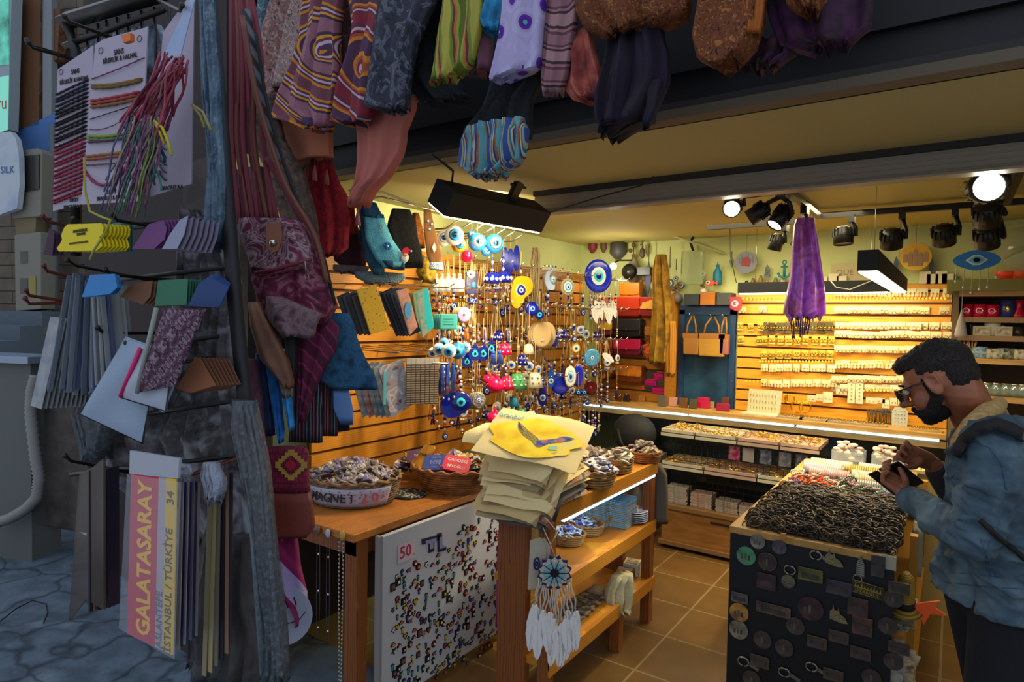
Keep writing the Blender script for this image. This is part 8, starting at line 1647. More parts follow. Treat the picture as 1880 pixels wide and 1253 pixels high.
# pearl / shell bracelets: rolls
def roll(x,y,n,m,lb,r=.032,rz=0,sp=.0115):
    y-=.02
    t=thing('bracelet_roll',lb,'bracelet roll',(x,y,.852),rz); b=MB(); b.tube([(0,0,r),(n*sp,0,r)],r*.7,8); b.build('core',mat('roll_core','B8A890',.7),t)
    for i in range(n): b=MB(); b.torus((i*sp,0,r),r,.0055,16,5,M=Matrix.Rotation(PI/2,3,'Z')); b.build('bracelet',m,t)
PNK=mat('bead_rose','D8A8A0',.3); IVO=mat('bead_ivory','D8CCA8',.3); SHL=mat('bead_shell','E0D4B8',.35); LAV=mat('bead_lav','B8A0B0',.3)
roll(-.66,4.05,18,PNK,'roll of pale pink bead bracelets in the middle of the table'); roll(-.42,4.02,22,mat('bead_cream','D8C8A0',.3),'long roll of cream bead bracelets pointing at the customer'); roll(-.70,4.12,16,LAV,'roll of lavender bead bracelets behind the pink one')
roll(-.45,4.13,22,SHL,'roll of shell bracelets behind the cream one'); roll(-.72,4.22,18,IVO,'roll of ivory bracelets left of the gold ones'); roll(-.48,4.25,20,mat('bead_gold','D0A850',.3,.4),'roll of golden bead bracelets in the bright area')
roll(-.40,3.93,14,mat('bead_silver','C8C0B0',.25,.5),'short roll of silvery bracelets by the phone',.026); roll(-.70,4.33,20,IVO,'back row roll of ivory bracelets, left'); roll(-.44,4.36,20,SHL,'back row roll of shell bracelets, right')
for i,(x,y) in enumerate([(-.52,4.50),(-.30,4.50)]):
    t=thing('shell_box',['clear box piled with white shell necklaces at the table end','second clear box of shell necklaces beside the customer'][i],'box',(x,y,.90)); b=MB(); b.b2((-.09,-.07,-.049),(.09,.07,.003)); 
    for s in (-1,1): b.b2((s*.09,-.07,0),(s*.087,.07,.06)); b.b2((-.09,s*.07,0),(.09,s*.067,.06))
    b.build('clear_walls',CLR,t)
    for k in range(26): b=MB(); b.ball((rd.uniform(-.075,.075),rd.uniform(-.055,.055),rd.uniform(.01,.10)),(.022,.016,.012),8); b.build('shell',SHL if k%3 else PNK,t)
# trays beside customer
t=thing('ring_tray','white ring tray on the pale display right behind the bracelet table','ring tray',(-.10,4.75,.86)); b=MB(); b.b2((-.25,-.12,-.02),(.14,.2,.0)); b.build('tray',mat('tray_cream','C8B478',.6),t)
for k in range(40): b=MB(); b.ball((-.22+.045*(k%8),-.09+.055*(k//8),.004),.006,6); b.build('ring',GOLD,t)
b=MB(); b.b2((-.36,4.64,0),(.06,4.98,.84)); b.build('display_stand',mat('stand_pale','A88A48',.6),label='pale wooden stand under the ring tray behind the bracelet table',cat='stand')
# magnets on the black front
CF=PL((0,Y0-.002,0),0)
def mg(px,py,fn,lb,cat='magnet',name='fridge_magnet',rz=0):
    p=CF.hit(px,py,.003); s=depth(p)/F; t=thing(name,lb,cat,p,rot=(0,rz,0)); fn(t,s); return t
def disc(r,c,pat=None,rim=None):
    def f(t,s):
        b=MB(); b.disk((0,0,0),r*s,.006,26); b.build('disc',mat('md'+c,c,.4,pat=pat),t)
        if rim: b=MB(); b.torus((0,-.003,0),r*s*.95,.002,26,5); b.build('rim',col(rim,.3,.7),t)
        for k in range(3): b=MB(); b.b2((-r*s*.5+k*r*s*.35,-.0045,-r*s*.4),(-r*s*.3+k*r*s*.35,-.003,r*s*(.1+.2*(k%2)))); b.build('relief',col(['4A3E32','5A4E3C','322A24'][k],.5),t)
    return f
noi=lambda *c: dict(t='noise',s=18,c=list(c),rg=(.35,.65))
mg(1391,995,disc(13,'6A625A',noi('4A4440','8A8278')),'grey round tower magnet at the top left of the black front')
mg(1370,1021,disc(17,'2E6A46',noi('1E4A32','4A8A60','5A7A58')),'green round relief magnet at the left edge of the black front')
mg(1431,1005,disc(13,'3A3440',noi('2A2630','5A5058')),'dim violet round magnet near the front panel top')
mg(1357,1125,disc(17,'B8781E',noi('C88A28','5A4638')),'orange and grey split round magnet at the left edge'); mg(1356,1157,disc(17,'6A6048',noi('4A4232','8A8068')),'tan tree-like round magnet below the orange one')
mg(1409,1032,disc(17,'2A1E1E',noi('1A1414','4A3430'),'6A5A50'),'dark round magnet with a bright ring rim'); 
def opener(t,s): b=MB(); b.torus((0,-.003,0),8*s,2.2*s,18,5,sx=1.2); b.build('ring',SIL,t); b=MB(); b.prism([(7*s,-3*s),(26*s,-10*s),(28*s,-4*s),(9*s,3*s)],-.004,.002); b.build('handle',SIL,t)
mg(1498,1020,opener,'silver bottle-opener magnet with a ring head'); 
def opener2(t,s): b=MB(); b.torus((0,-.003,8*s),8*s,2*s,18,5,sx=1.2); b.build('ring',SIL,t); b=MB(); b.ball((-2*s,-.002,-14*s),(13*s,.006,13*s),14); b.build('medal',mat('medal','6A6250',.5,.3,bump=1,bs=120),t)
mg(1450,1055,opener2,'bottle-opener magnet with a round lace medallion')
def mosque(t,s): b=MB(); b.prism([(-10*s,-10*s),(-10*s,4*s),(-6*s,8*s),(-5*s,18*s),(-3*s,8*s),(2*s,6*s),(4*s,14*s),(6*s,2*s),(14*s,-2*s),(20*s,-12*s),(10*s,-14*s)],-.006,.002); b.build('relief',mat('mosque_gold','7A6E4A',.5,.2,bump=.8,bs=100),t)
mg(1527,1025,mosque,'pale gold mosque-shaped magnet with minarets')
def tower(t,s): b=MB(); b.prism([(-7*s,-16*s),(7*s,-16*s),(6*s,8*s),(0,22*s),(-6*s,8*s)],-.008,.002); b.build('tower',mat('tower_grey','7A7468',.5,.3,pat=dict(t='wave',s=40,d=0,c=['4A463E','9A9484'],b='Z')),t); b=MB(); b.torus((-4*s,-.002,-22*s),7*s,1.8*s,16,5); b.build('ring',SIL,t)
mg(1580,1042,tower,'grey tower-shaped opener magnet with a ring at its foot')
def plate(c,w,h,pat=None):
    def f(t,s): b=MB(); b.b2((-w*s/2,-.006,-h*s/2),(w*s/2,.001,h*s/2)); b.build('plate',mat('mp'+c,c,.45,pat=pat),t,bev=.002); b=MB(); b.b2((-w*s*.35,-.008,-h*s*.3),(w*s*.35,-.0061,h*s*.1)); b.build('relief',mat('mpr'+c,c,.5,pat=noi('1E1A16','44392E')),t)
    return f
def ist(t,s):
    b=MB(); b.b2((-27*s,-.004,-11*s),(27*s,.001,13*s)); b.build('plate',mat('ist_dark','2A2410',.4),t,bev=.002)
    YG=mat('ist_gold','B0922E',.4,.3)
    b=MB(); b.tube([(-26*s,-.005,-10*s),(26*s,-.005,-10*s),(26*s,-.005,12*s),(-26*s,-.005,12*s)],.0016,4,True); b.build('frame_line',YG,t)
    b=MB(); 
    for k,h in enumerate([8,5,9,6,4,7,9,5,8]): x=(-20+5*k)*s; b.prism([(x-1.5*s,1*s),(x+1.5*s,1*s),(x,h*1.2*s)],-.006,-.004)
    b.b2((-22*s,-.006,0),(22*s,-.004,2*s)); b.build('skyline',YG,t)
    letters('ISTANBUL',.019,YG,t,(0,-.005,-5*s))
mg(1593,1084,ist,'dark magnet plate with gold Istanbul skyline lettering',rz=.10)
mg(1488,1056,plate('4A5020',42,24,noi('2E3414','6A6A2A')),'olive gold rectangular relief magnet in the second row'); mg(1407,1068,plate('3A2024',34,30,noi('241418','4A2A2E')),'dark wine photo magnet with a white foot strip'); mg(1540,1080,plate('2E2834',42,26,noi('1E1A24','4A4250')),'dim violet bridge magnet in the second row')
mg(1612,1040,plate('2E2A30',22,40,noi('1E1C22','4A444A')),'dark tall magnet beside the tower opener'); mg(1420,1120,plate('3A2420',60,20,noi('241814','6A5442')),'long brown relief magnet with white details, third row')
mg(1488,1118,disc(22,'2A1618',noi('1A1012','4A2E2C')),'big dark maroon round magnet in the third row'); mg(1535,1128,mosque,'cream mosque magnet with a square flag, third row'); mg(1575,1115,plate('3A221C',34,34,noi('2A1814','5A3A2E')),'square brown relief magnet under the skyline plate'); mg(1583,1150,plate('4A2A24',34,34,noi('2A1814','6A4438')),'square reddish brown relief magnet, lower of the pair')
mg(1358,1098,plate('4A4440',30,18,noi('2E2A28','6A645E')),'grey landscape magnet above the orange round one'); 
rd=random.Random(6)
for i,(x,y,k) in enumerate([(1640,1100,0),(1540,1170,1),(1630,1150,0),(1660,1080,1),(1440,1190,0),(1500,1180,1),(1400,1175,0),(1580,1200,1),(1640,1215,0),(1440,1235,2),(1490,1225,2),(1365,1215,2),(1530,1240,1),(1600,1245,0),(1380,1248,0),(1650,1190,1),(1460,1150,0),(1395,1215,1)]):
    x0=x; x=min(x,1650)
    c=['2E2224','34281E','5A5650'][k]; mg(x,y,[disc(16,c,noi(c,'4E4238')),plate(c,34,22,noi(c,'54463A')),opener][k],'dim dark '+['round','rectangular','ring-headed'][k]+' magnet low on the black front, '+['first','second','third','fourth','fifth','sixth','seventh','eighth','ninth','tenth','eleventh','twelfth','thirteenth','fourteenth','fifteenth','sixteenth','seventeenth','eighteenth'][sorted([1640,1540,1630,1661,1440,1500,1400,1580,1641,1441,1490,1365,1530,1600,1380,1650,1460,1395]).index({8:1641,3:1661,9:1441}.get(i,x0))]+' from the aisle edge')
oc=thing('wood_clip','small orange wooden clip on the front edge of the bracelet table','clip',CF.hit(1438,985,.004)); b=MB(); b.b2((-.012,-.004,-.012),(.012,.004,.012)); b.build('clip',mat('clip_orange','B07020',.5),oc)
# things on shelves at the customer side
t=thing('straw_hat','ochre straw hat hanging on the side of the bracelet table','hat',(-.125,2.98,.70)); b=MB(); b.lathe([(.115,-.09),(.10,-.085),(.062,-.075),(.060,-.03),(.05,.04),(.02,.06),(1e-5,.062)],22,(0,0,0),'Z',Matrix.Diagonal(V((.55,1,1)))); b.build('straw',mat('straw','9A7A28',.8,pat=dict(t='wave',s=50,d=0,c=['7A5E1E','B0903A'],b='Z')),t)
b=MB(); b.lathe([(.064,-.076),(.063,-.05)],22,(0,0,0),'Z',Matrix.Diagonal(V((.56,1.01,1))),sm=True); b.build('ribbon',BLKM,t)
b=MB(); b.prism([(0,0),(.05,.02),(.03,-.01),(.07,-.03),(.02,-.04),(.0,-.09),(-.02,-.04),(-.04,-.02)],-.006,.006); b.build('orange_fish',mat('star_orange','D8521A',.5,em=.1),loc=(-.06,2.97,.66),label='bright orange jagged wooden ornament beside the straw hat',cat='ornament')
for i,(z,c,lb) in enumerate([(.560,'A8A48A','greenish printed paper on the upper side shelf'),(.566,'7A8A90','blue grey printed bag on the upper side shelf'),(.300,'A09AA0','pale patterned paper bag on the lower side shelf'),(.306,'6A3A38','reddish folded bag on the lower side shelf'),(.312,'5A6A78','steel blue card pack on the lower side shelf'),(.04,'9A8A8A','rose-grey paper bag at the bottom of the side shelves')]):
    b=MB(); b.b2((-.10,-.16,0),(.10,.16,.006)); b.build('paper_bag',mat('pb'+c,c,.5,pat=dict(t='noise',s=16,c=[c,'C8C0B0','4A4440'],rg=(.35,.7))),loc=(-.19,3.05+.02*i,z+.001),rz=.12*(i%3-1),label=lb,cat='paper bag')
for i,(y0_,lb) in enumerate([(2.90,'large pale map-like paper bag leaning out of the lower side shelf'),(3.3,'second pale paper bag leaning in the lower side shelf')]):
    b=MB(); b.b2((-.085,-.004,0),(.085,.004,.19)); b.build('paper_bag',mat('pbmap','A0929A',.6,pat=dict(t='noise',s=16,c=['8A7A84','B8ACB0','6A5A60'],rg=(.35,.7))),loc=(-.20,y0_,.055 if 1 else 0),rot=(-.2,0,.0),label=lb,cat='paper bag')
for i,(y0_,lb,c) in enumerate([(2.92,'teal and grey printed pouch leaning on the upper side shelf','5A7A88'),(2.97,'cream roll of printed paper on the upper side shelf','A8A488')]):
    b=MB(); b.b2((-.085,-.006,0),(.085,.006,.15)); b.build('printed_pouch',mat('pp'+c,c,.5,pat=dict(t='noise',s=16,c=[c,'C8C4B0','4A4A44'],rg=(.35,.7))),loc=(-.205,y0_,.325),rot=(-.25,0,.1),label=lb,cat='pouch')
for i in range(3):
    t=thing('pleated_scarf',['pleated striped scarf hanging behind the customer hands','second pleated scarf by the table side','third pleated dark-striped scarf near the jacket'][i],'scarf',(-.12,3.55+.12*i,.80)); drape('cloth',[(0,0,1)],CF,.01,FEA) if 0 else None
    b=MB()
    def fn(u,v): return V((.02*math.sin(u*40)+.01,(u-.5)*.12,-v*.22))
    b.grid(fn,24,6); b.build('pleats',mat('pleat%d'%i,['8A8470','A09878','4A463E'][i],.9),t,sol=.003)
# ================= customer =================
def blob(name,prims,vox,m,parent=None,smooth=6,**k):
    "closed union of tapered limbs and ellipsoids melted into one continuous surface"
    b=MB()
    for p in prims:
        if p[0]=='c': # capsule chain [(pt,r),...]
            pts=p[1]
            for i in range(len(pts)-1):
                (a,ra),(c,rc)=pts[i],pts[i+1]; a=V(a);c=V(c); n=max(2,int((c-a).length/(min(ra,rc)*.7))+1)
                b.tube([a+(c-a)*(j/n) for j in range(n+1)],[ra+(rc-ra)*(j/n) for j in range(n+1)],14)
                b.ball(a,ra,14); b.ball(c,rc,14)
        elif p[0]=='e': b.ball(p[1],p[2],18,M=p[3] if len(p)>3 else None)
    o=b.build(name,m,parent)
    r=o.modifiers.new('r','REMESH'); r.mode='VOXEL'; r.voxel_size=vox; r.use_smooth_shade=True
    s_=o.modifiers.new('s','SMOOTH'); s_.iterations=smooth; s_.factor=.5
    dg=bpy.context.evaluated_depsgraph_get(); dg.update(); me=bpy.data.meshes.new_from_object(o.evaluated_get(dg)); o.modifiers.clear(); o.data=me; me.polygons.foreach_set('use_smooth',[True]*len(me.polygons))
    me.materials.clear(); me.materials.append(m)
    tag(o,**k); return o
SKIN=mat('skin','9A5E3E',.5,pat=dict(t='noise',s=12,c=['8A5034','A5684A']),bump=.15,bs=200)
DEN=mat('denim_jacket','4E6A7A',.9,pat=dict(t='noise',s=7,dt=8,d=.6,c=['2C3C44','455A66','62767E'],rg=(.32,.68)),bump=.5,bs=60)
from mathutils import noise as NZ
HAIR=mat('hair_dark','1E1712',.5,pat=dict(t='noise',s=60,c=['0E0A08','2E241C']),bump=1,bs=240); BEARD=mat('beard_dark','15100D',.8,bump=1,bs=220)
FLEECE=mat('fleece_cream','B8965A',1,pat=dict(t='noise',s=60,c=['A8844A','CAAA70']),bump=1,bs=90)
PT=lambda x,y,d: at(x,y,d)
man=thing('person','man in light denim jacket and sunglasses bowing over a phone at the bracelet table','person',(.14,2.05,0))
man.location=(0,0,0)
# head frame: face looks left and down
HC=PT(1722,702,2.0)
rtv=rt.normalized(); upv=V((0,0,1)); fwv=fw.normalized()
fdir=V((-.84,.16,-.46)).normalized()   # where the face points
side=fdir.cross(V((0,0,1))).normalized(); crown=side.cross(fdir).normalized()
HM=Matrix((fdir,side,crown)).transposed()
def H(x,y,z): return HC+HM@V((x,y,z))
nk=PT(1800,790,2.02)
hd=[('e',H(-.012,0,.025),(.098,.076,.092),HM),('e',H(.04,0,-.035),(.052,.056,.070),HM),('e',H(.055,0,-.085),(.030,.032,.024),HM),
 ('e',H(.075,0,.02),(.022,.052,.022),HM),('c',[(H(.092,0,.008),.009),(H(.120,0,-.028),.0125)]),('e',H(.098,.0,-.034),(.016,.019,.010),HM),
 ('e',H(.086,0,-.060),(.012,.026,.008),HM),('e',H(.084,0,-.072),(.011,.022,.007),HM),
 ('e',H(.05,.048,-.035),(.03,.014,.03),HM),('e',H(.05,-.048,-.035),(.03,.014,.03),HM),
 ('e',H(-.008,.080,-.010),(.018,.009,.031),HM),('e',H(-.008,-.080,-.010),(.018,.009,.031),HM),
 *[('c',[(H(x_,s_*.088,z_),.0058) for x_,z_ in ((-.022,.0),(-.020,.020),(-.004,.027),(.010,.018),(.009,.0),(.004,-.022),(-.004,-.034),(-.008,-.02))]) for s_ in (-1,1)],
 ('c',[(H(-.045,0,-.05),.062),(nk,.066),(nk+V((.05,.0,-.07)),.075)])]
# torso hidden by the jacket, hips, legs
SHn=PT(1831,813,1.80); SHf=PT(1815,820,2.22)   # near and far shoulder
hip=PT(1830,1085,2.05)
chest=(SHn+SHf)/2+V((0.0,0,-.10))
ELn=PT(1788,985,1.80); WRn=PT(1672,918,2.16)   # near arm: elbow and wrist
ELf=PT(1765,930,2.42); WRf=PT(1712,850,2.40)
hd+= [('c',[(nk+V((.05,0,-.07)),.08),(chest,.11),(hip+V((0,0,.1)),.12),(hip,.12)]),
 ('c',[(SHn,.05),(ELn,.042),(WRn,.027)]),('c',[(SHf,.05),(ELf,.042),(WRf,.027)])]
# hands
def hand(wr,palm_c,pd,ud,fing,thumb,pr=.03):
    # pd: direction to fingers, ud: direction across the knuckles
    L=[]
    pd=V(pd).normalized(); ud=V(ud).normalized()
    for k in range(4):
        base=V(palm_c)+ud*(k-1.5)*.0195+pd*.030; L.append(('c',[(V(wr)+(V(palm_c)-V(wr))*.25+ud*(k-1.5)*.010,.019),(V(palm_c)+ud*(k-1.5)*.016,.0165),(base,.0115)]))
        pts=[(base,.0098)]+[(V(p),r) for p,r in fing[k]]; L.append(('c',pts))
    L.append(('c',[(V(p),r) for p,r in thumb])); return L
U=lambda a,b_,c: rtv*a+upv*b_+fwv*c
# near (left) hand holding the phone: palm under and behind the phone, fingers wrap the far edge, thumb on top
PC=PT(1650,892,2.20)
phc=PT(1655,876,2.24)
pd=U(-.75,.55,.25); ud=U(.45,.5,.65)
F1=[]
for k in range(4):
    base=PC+V(ud).normalized()*(k-1.5)*.0195+V(pd).normalized()*.030
    a=base+U(-.020,.012,.008); c=a+U(.002,.024,.006); d=c+U(.018,.010,-.004); F1.append([(a,.0090),(c,.0084),(d,.0076)])
TH=[(PC+U(.012,-.002,-.02),.014),(PC+U(.004,.026,-.030),.0115),(PC+U(-.004,.050,-.022),.0095),(PC+U(-.008,.062,-.014),.008)]
hd+=hand(WRn,PC,pd,ud,F1,TH)
# far (right) hand raised, fingers loosely curled with finger and thumb meeting
QC=PT(1678,838,2.38); 
pd2=U(-.85,.35,.1); ud2=U(.25,.85,-.35); F2=[]
for k in range(4):
    base=QC+V(ud2).normalized()*(k-1.5)*.0195+V(pd2).normalized()*.030
    a=base+U(-.030+.003*k,.008+.004*k,-.006); c=a+U(-.008,-.020+.004*k,-.014); d=c+U(.012,-.014,-.008); F2.append([(a,.0088),(c,.0082),(d,.0074)])
TH2=[(QC+U(.012,-.018,-.016),.014),(QC+U(-.012,-.034,-.026),.0115),(QC+U(-.034,-.036,-.030),.0095),(QC+U(-.046,-.032,-.030),.008)]
hd+=hand(WRf,QC,pd2,ud2,F2,TH2)
kn_n=V((hip.x+.0,hip.y-.10,.48)); kn_f=V((hip.x+.02,hip.y+.12,.48))
hd+=[('c',[(hip+U(0,-.02,-.06),.09),(kn_n,.06),(V((kn_n.x+.05,kn_n.y,.09)),.04)]),('c',[(hip+U(0,-.02,.08),.09),(kn_f,.06),(V((kn_f.x+.05,kn_f.y,.09)),.04)])]
body=blob('body',hd,.0042,SKIN,man,5)
# hair cap with short volume on top
hr=[('e',H(-.022,0,.050),(.100,.080,.080),HM),('e',H(-.058,0,.012),(.060,.072,.075),HM),('e',H(.038,0,.088),(.058,.060,.028),HM),('e',H(.070,0,.074),(.024,.046,.018),HM),
    ('e',H(-.04,.03,.09),(.05,.035,.04),HM),('e',H(-.04,-.03,.09),(.05,.035,.04),HM),('e',H(-.055,0,-.03),(.045,.058,.045),HM)]
hair=blob('hair',hr,.005,HAIR,man,3)
# trim hair away from face, ears: push vertices inward there
for v in hair.data.vertices:
    q=HM.transposed()@(v.co-HC)
    if q.x>.028 and q.z<.062: v.co=HC+HM@V((min(q.x,.02),q.y*.85,q.z))
    elif abs(q.y)>.04 and -.036<q.x<.03 and q.z<.026: v.co=HC+HM@V((q.x,q.y*.82,q.z))
    elif q.x>-.03 and q.z<.0 : v.co=HC+HM@V((q.x-.01,q.y*.86,q.z))
    else:
        n_=.0055*(1-abs(NZ.noise(v.co*55)))**3+.003*NZ.noise(v.co*120)-.003; v.co+= (v.co-HC).normalized()*n_
bd=[('e',H(.045,0,-.078),(.050,.054,.038),HM),('e',H(.066,0,-.092),(.030,.036,.026),HM),('c',[(H(.01,.062,-.045),.018),(H(.045,.052,-.078),.020)]),('c',[(H(.01,-.062,-.045),.018),(H(.045,-.052,-.078),.020)]),('c',[(H(.012,.064,-.045),.012),(H(.020,.070,.02),.007)]),('c',[(H(.012,-.064,-.045),.012),(H(.020,-.070,.02),.007)]),('c',[(H(.098,.02,-.055),.006),(H(.102,0,-.049),.006),(H(.098,-.02,-.055),.006)]),('c',[(H(.098,.02,-.055),.006),(H(.082,.034,-.08),.010)]),('c',[(H(.098,-.02,-.055),.006),(H(.082,-.034,-.08),.010)])]
bo=blob('beard',bd,.004,BEARD,man,2)
for v in bo.data.vertices: v.co+=(v.co-H(.03,0,-.06)).normalized()*(.003*NZ.noise(v.co*150)-.0015)
for s in (-1,1):
    b=MB(); b.ball(H(.088,s*.031,.004),.0105,12); b.build('eye',mat('eye_white','B8A890',.3),man)
    b=MB(); b.tube([H(.088,s*.016,.026),H(.096,s*.032,.030),H(.082,s*.052,.024)],.0042,6); b.build('eyebrow',BEARD,man)
sg=MB()
GM=mat('sunglass','1A0E10',.15,spec=.8)
for s in (-1,1):
    o=[(-.026,.016),(.022,.018),(.026,-.004),(.012,-.022),(-.014,-.020),(-.026,-.004)]
    vs=[H(.108,s*.033+x*s,.002+z) for x,z in o]+[H(.112,s*.033+x*s,.002+z) for x,z in o]; n=6
    sg.add(vs,[tuple(range(n)),tuple(range(2*n-1,n-1,-1))]+[(i,(i+1)%n,(i+1)%n+n,i+n) for i in range(n)])
    sg.tube([H(.110,s*.058,.014),H(.06,s*.074,.014),H(-.005,s*.080,.010)],.0028,6)
sg.tube([H(.110,-.008,.012),H(.114,0,.014),H(.110,.008,.012)],.003,6); sg.build('sunglasses',GM,man)
# jacket
c1=(SHn+SHf)/2
jk=[('c',[(SHn+U(.0,-.005,.02),.075),(SHf+U(0,-.005,-.02),.075)]),
 ('c',[(SHn+U(.0,-.06,.05),.09),(hip+U(-.02,.05,-.10),.105),(hip+U(-.02,-.03,-.10),.105)]),('c',[(SHf+U(0,-.06,-.05),.09),(hip+U(-.02,.05,.10),.105),(hip+U(-.02,-.03,.10),.105)]),
 ('c',[(c1+U(0,-.05,0),.12),(hip+U(0,.05,0),.135),(hip+U(0,-.03,0),.135)]),('c',[(c1+U(.06,-.02,0),.11),(hip+U(.05,.1,0),.12),(hip+U(.04,-.03,0),.125)]),
 ('c',[(nk+V((.05,.0,-.06)),.085),(c1+U(0,-.03,0),.12)]),
 ('c',[(SHn,.078),(SHn+(ELn-SHn)*.5+U(.01,0,0),.070),(ELn,.062),(ELn+(WRn-ELn)*.45+U(0,-.010,0),.056),(WRn+(ELn-WRn)*.12,.041)]),
 ('c',[(SHf,.078),(ELf,.060)])]
rdj=random.Random(5)
# creases around the elbow and forearm
for i in range(9):
    u=.15+.09*i; p=ELn+(WRn-ELn)*u; n1=U(rdj.uniform(-.3,.3),1,rdj.uniform(-.5,.2)).normalized(); w=.052*(1-u*.3); a=p+n1*w+U(-.02,.0,-.01); c=p-n1*w*.2+U(.03,0,-.05); jk.append(('c',[(a,.010),((a+c)/2+U(0,0,-.012),.013),(c,.008)]))
for i in range(6):
    u=.45+.09*i; p=SHn+(ELn-SHn)*u; jk.append(('c',[(p+U(-.06,.01,-.02),.010),(p+U(-.02,-.012,-.062),.012),(p+U(.04,-.02,-.045),.008)]))
for i in range(5):
    p=hip+U(-.09+.02*i,.10+.05*i,-.17); jk.append(('c',[(p,.008),(p+U(.05,.03,-.03),.011),(p+U(.10,.02,-.02),.008)]))
jack=blob('denim_jacket',jk,.0052,DEN,man,5)
# cut the hem flat
for v in jack.data.vertices:
    if v.co.z<hip.z-.03: v.co.z=hip.z-.03-.15*(hip.z-.03-v.co.z)
from mathutils import noise as NZ
jack.data.update()
_n=[v.normal.copy() for v in jack.data.vertices]
for v,nn in zip(jack.data.vertices,_n):
    c=v.co; a=NZ.noise(V((c.x*7+c.z*3,c.y*7,c.z*13))); b_=NZ.noise(V((c.x*15,c.y*15+3,c.z*26+c.x*9)))
    v.co+=nn*(.013*((1-abs(a))**4-.35)+.006*((1-abs(b_))**4-.35))
b=MB()
SEAM=mat('denim_seam','35566C',.8)
cw=(WRn-ELn).normalized(); q=cw.to_track_quat('Z','Y').to_matrix(); b.lathe([(.043,-.028),(.046,-.024),(.045,.022),(.040,.026),(.036,.02)],22,WRn-cw*.012,'Z',q); b.build('cuff',DEN,man)
b=MB(); cf=(WRf-ELf).normalized(); q=cf.to_track_quat('Z','Y').to_matrix(); b.lathe([(.052,-.16),(.046,-.05),(.042,-.008),(.038,-.002)],22,WRf-cf*.02,'Z',q); b.build('dark_sleeve',mat('sleeve_dark','2E2C34',.9,bump=.6,bs=60),man)
# hem band and pocket seams on the near side
def nearskin(px,py,d0=1.5,d1=2.3):
    return at(px,py,d0)
jd=jack.data
from mathutils.bvhtree import BVHTree
bv=BVHTree.FromPolygons([v.co for v in jd.vertices],[p.vertices for p in jd.polygons])
def onJ(px,py,off=.002):
    r=ray(px,py).normalized(); h=bv.ray_cast(EYE,r)
    if h[0] is None: return at(px,py,1.95)
    return h[0]-r*off
def seam(pxs,nm='seam',r=.0016,m=SEAM,off=.001):
    P=[]
    for i in range(len(pxs)-1):
        for k in range(6): t=k/6; P.append(onJ(pxs[i][0]*(1-t)+pxs[i+1][0]*t,pxs[i][1]*(1-t)+pxs[i+1][1]*t,off))
    P.append(onJ(*pxs[-1],off)); b=MB(); b.tube(P,r,5); return b.build(nm,m,man)
seam([(1765,820),(1790,812),(1815,822),(1838,850),(1848,900)]); seam([(1820,990),(1810,1020),(1818,1060)],'pocket_seam'); seam([(1800,990),(1822,1045),(1830,1062)],'pocket_seam')
seam([(1728,1068),(1780,1075),(1840,1080),(1879,1082)],'hem_seam'); seam([(1735,1050),(1790,1056),(1850,1062)],'hem_seam',.001)
seam([(1733,850),(1742,880),(1752,872)],'pocket_seam')
# backpack strap across the shoulder
P=[]
sp=[(1752,838),(1768,808),(1795,786),(1830,778),(1860,788),(1890,806)]
for i in range(len(sp)-1):
    for k in range(6): t=k/6; P.append((sp[i][0]*(1-t)+sp[i+1][0]*t,sp[i][1]*(1-t)+sp[i+1][1]*t))
vs=[]
for i,(x,y) in enumerate(P):
    x2,y2=P[min(i+1,len(P)-1)]; x1,y1=P[max(i-1,0)]; dx,dy=x2-x1,y2-y1; L=math.hypot(dx,dy) or 1; nx,ny=-dy/L,dx/L
    a=onJ(x-nx*11,y-ny*11,.032); c=onJ(x+nx*11,y+ny*11,.032); a2=onJ(x-nx*11,y-ny*11,.0); c2=onJ(x+nx*11,y+ny*11,.0); vs+=[a,c,c2,a2]
b=MB(); fs=[]
for i in range(len(P)-1):
    for k in range(4): fs.append((i*4+k,i*4+(k+1)%4,(i+1)*4+(k+1)%4,(i+1)*4+k))
b.add(vs,fs,True); b.build('shoulder_strap',mat('strap_black','1C1A1A',.8,bump=.3,bs=200),man)
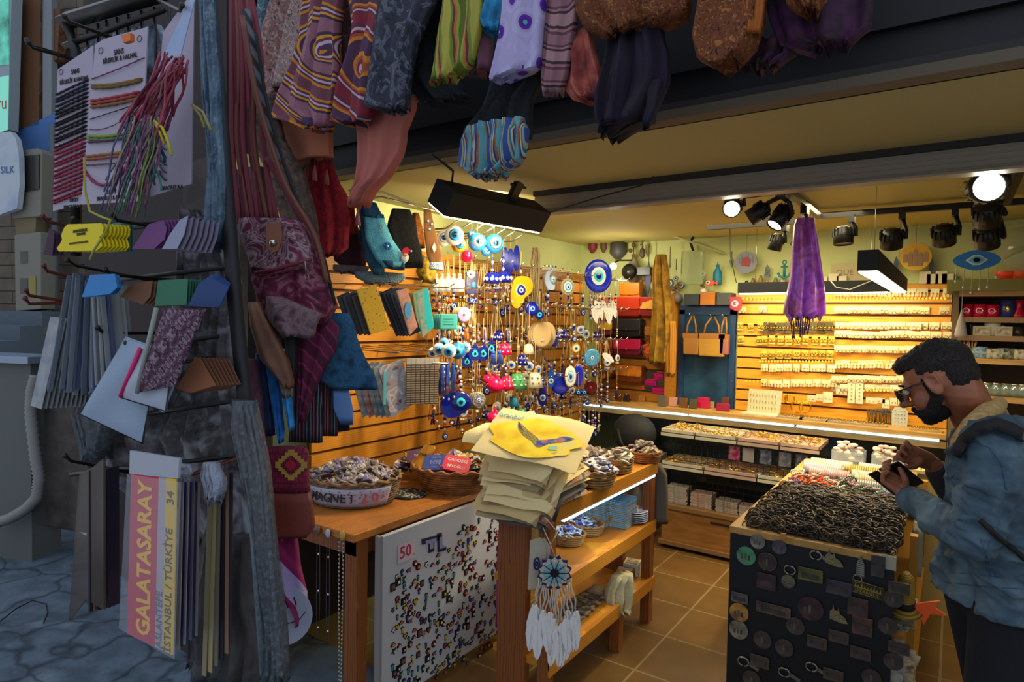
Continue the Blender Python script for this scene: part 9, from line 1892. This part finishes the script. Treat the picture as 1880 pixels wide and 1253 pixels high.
seam([(1800,955),(1830,985),(1862,1010),(1885,1030)],'bag_strap',.008,mat('strap_black','1C1A1A'),.004)
# fleece collar
fc=[('c',[(PT(1834,742,2.0),.024),(PT(1814,758,1.90),.032),(PT(1787,784,1.85),.032),(PT(1762,812,1.88),.025),(PT(1750,832,1.93),.014)]),('c',[(PT(1832,748,2.02),.020),(PT(1838,762,2.08),.022),(PT(1820,772,2.12),.02)]),('c',[(PT(1818,758,1.98),.018),(PT(1800,775,1.95),.02)])]
blob('fleece_collar',fc,.006,FLEECE,man,3)
# trousers
tr_=[('c',[(hip+U(-.02,-.02,-.08),.105),(kn_n+V((-.0,0,0)),.085),(V((kn_n.x+.05,kn_n.y,.12)),.065)]),('c',[(hip+U(.0,-.02,.08),.105),(kn_f,.085),(V((kn_f.x+.05,kn_f.y,.12)),.065)]),('e',tuple(hip+U(.02,-.02,0)),(.13,.15,.11))]
blob('trousers',tr_,.012,mat('trousers_black','101014',.9,bump=.3,bs=100),man,3)
for k,kk in enumerate((kn_n,kn_f)):
    b=MB(); b.ball((kk.x-.02,kk.y,.045),(.13,.05,.045),14); b.build('shoe',mat('shoe_dark','1A1816',.6),man)
# phone
phone=thing('phone','black phone in an open folding case held in the left hand','phone',phc)
PD=U(.78,-.55,.25).normalized(); PN=U(.35,.75,-.55); PN=(PN-PD*PN.dot(PD)).normalized(); PW=PD.cross(PN).normalized(); M=Matrix((PD,PW,PN)).transposed()
phone.rotation_euler=M.to_euler()
b=MB(); b.b2((-.075,-.037,0),(.075,.037,.009)); b.build('body',mat('phone_black','101014',.2),phone,bev=.004)
b=MB(); b.b2((-.07,-.034,.009),(.07,.034,.0096)); b.build('screen',mat('phone_screen','1E222A',.08),phone)
b=MB(); b.b2((-.078,.038,-.004),(.078,.075,-.0005)); b.build('case_flap',mat('case_black','1A1614',.6),phone,bev=.001)
# prototypes that were never placed leave the scene
for o in [o for o in bpy.data.objects if o.parent is None and o.get('label')=='x']:
    for c in list(o.children_recursive): bpy.data.objects.remove(c)
    bpy.data.objects.remove(o)
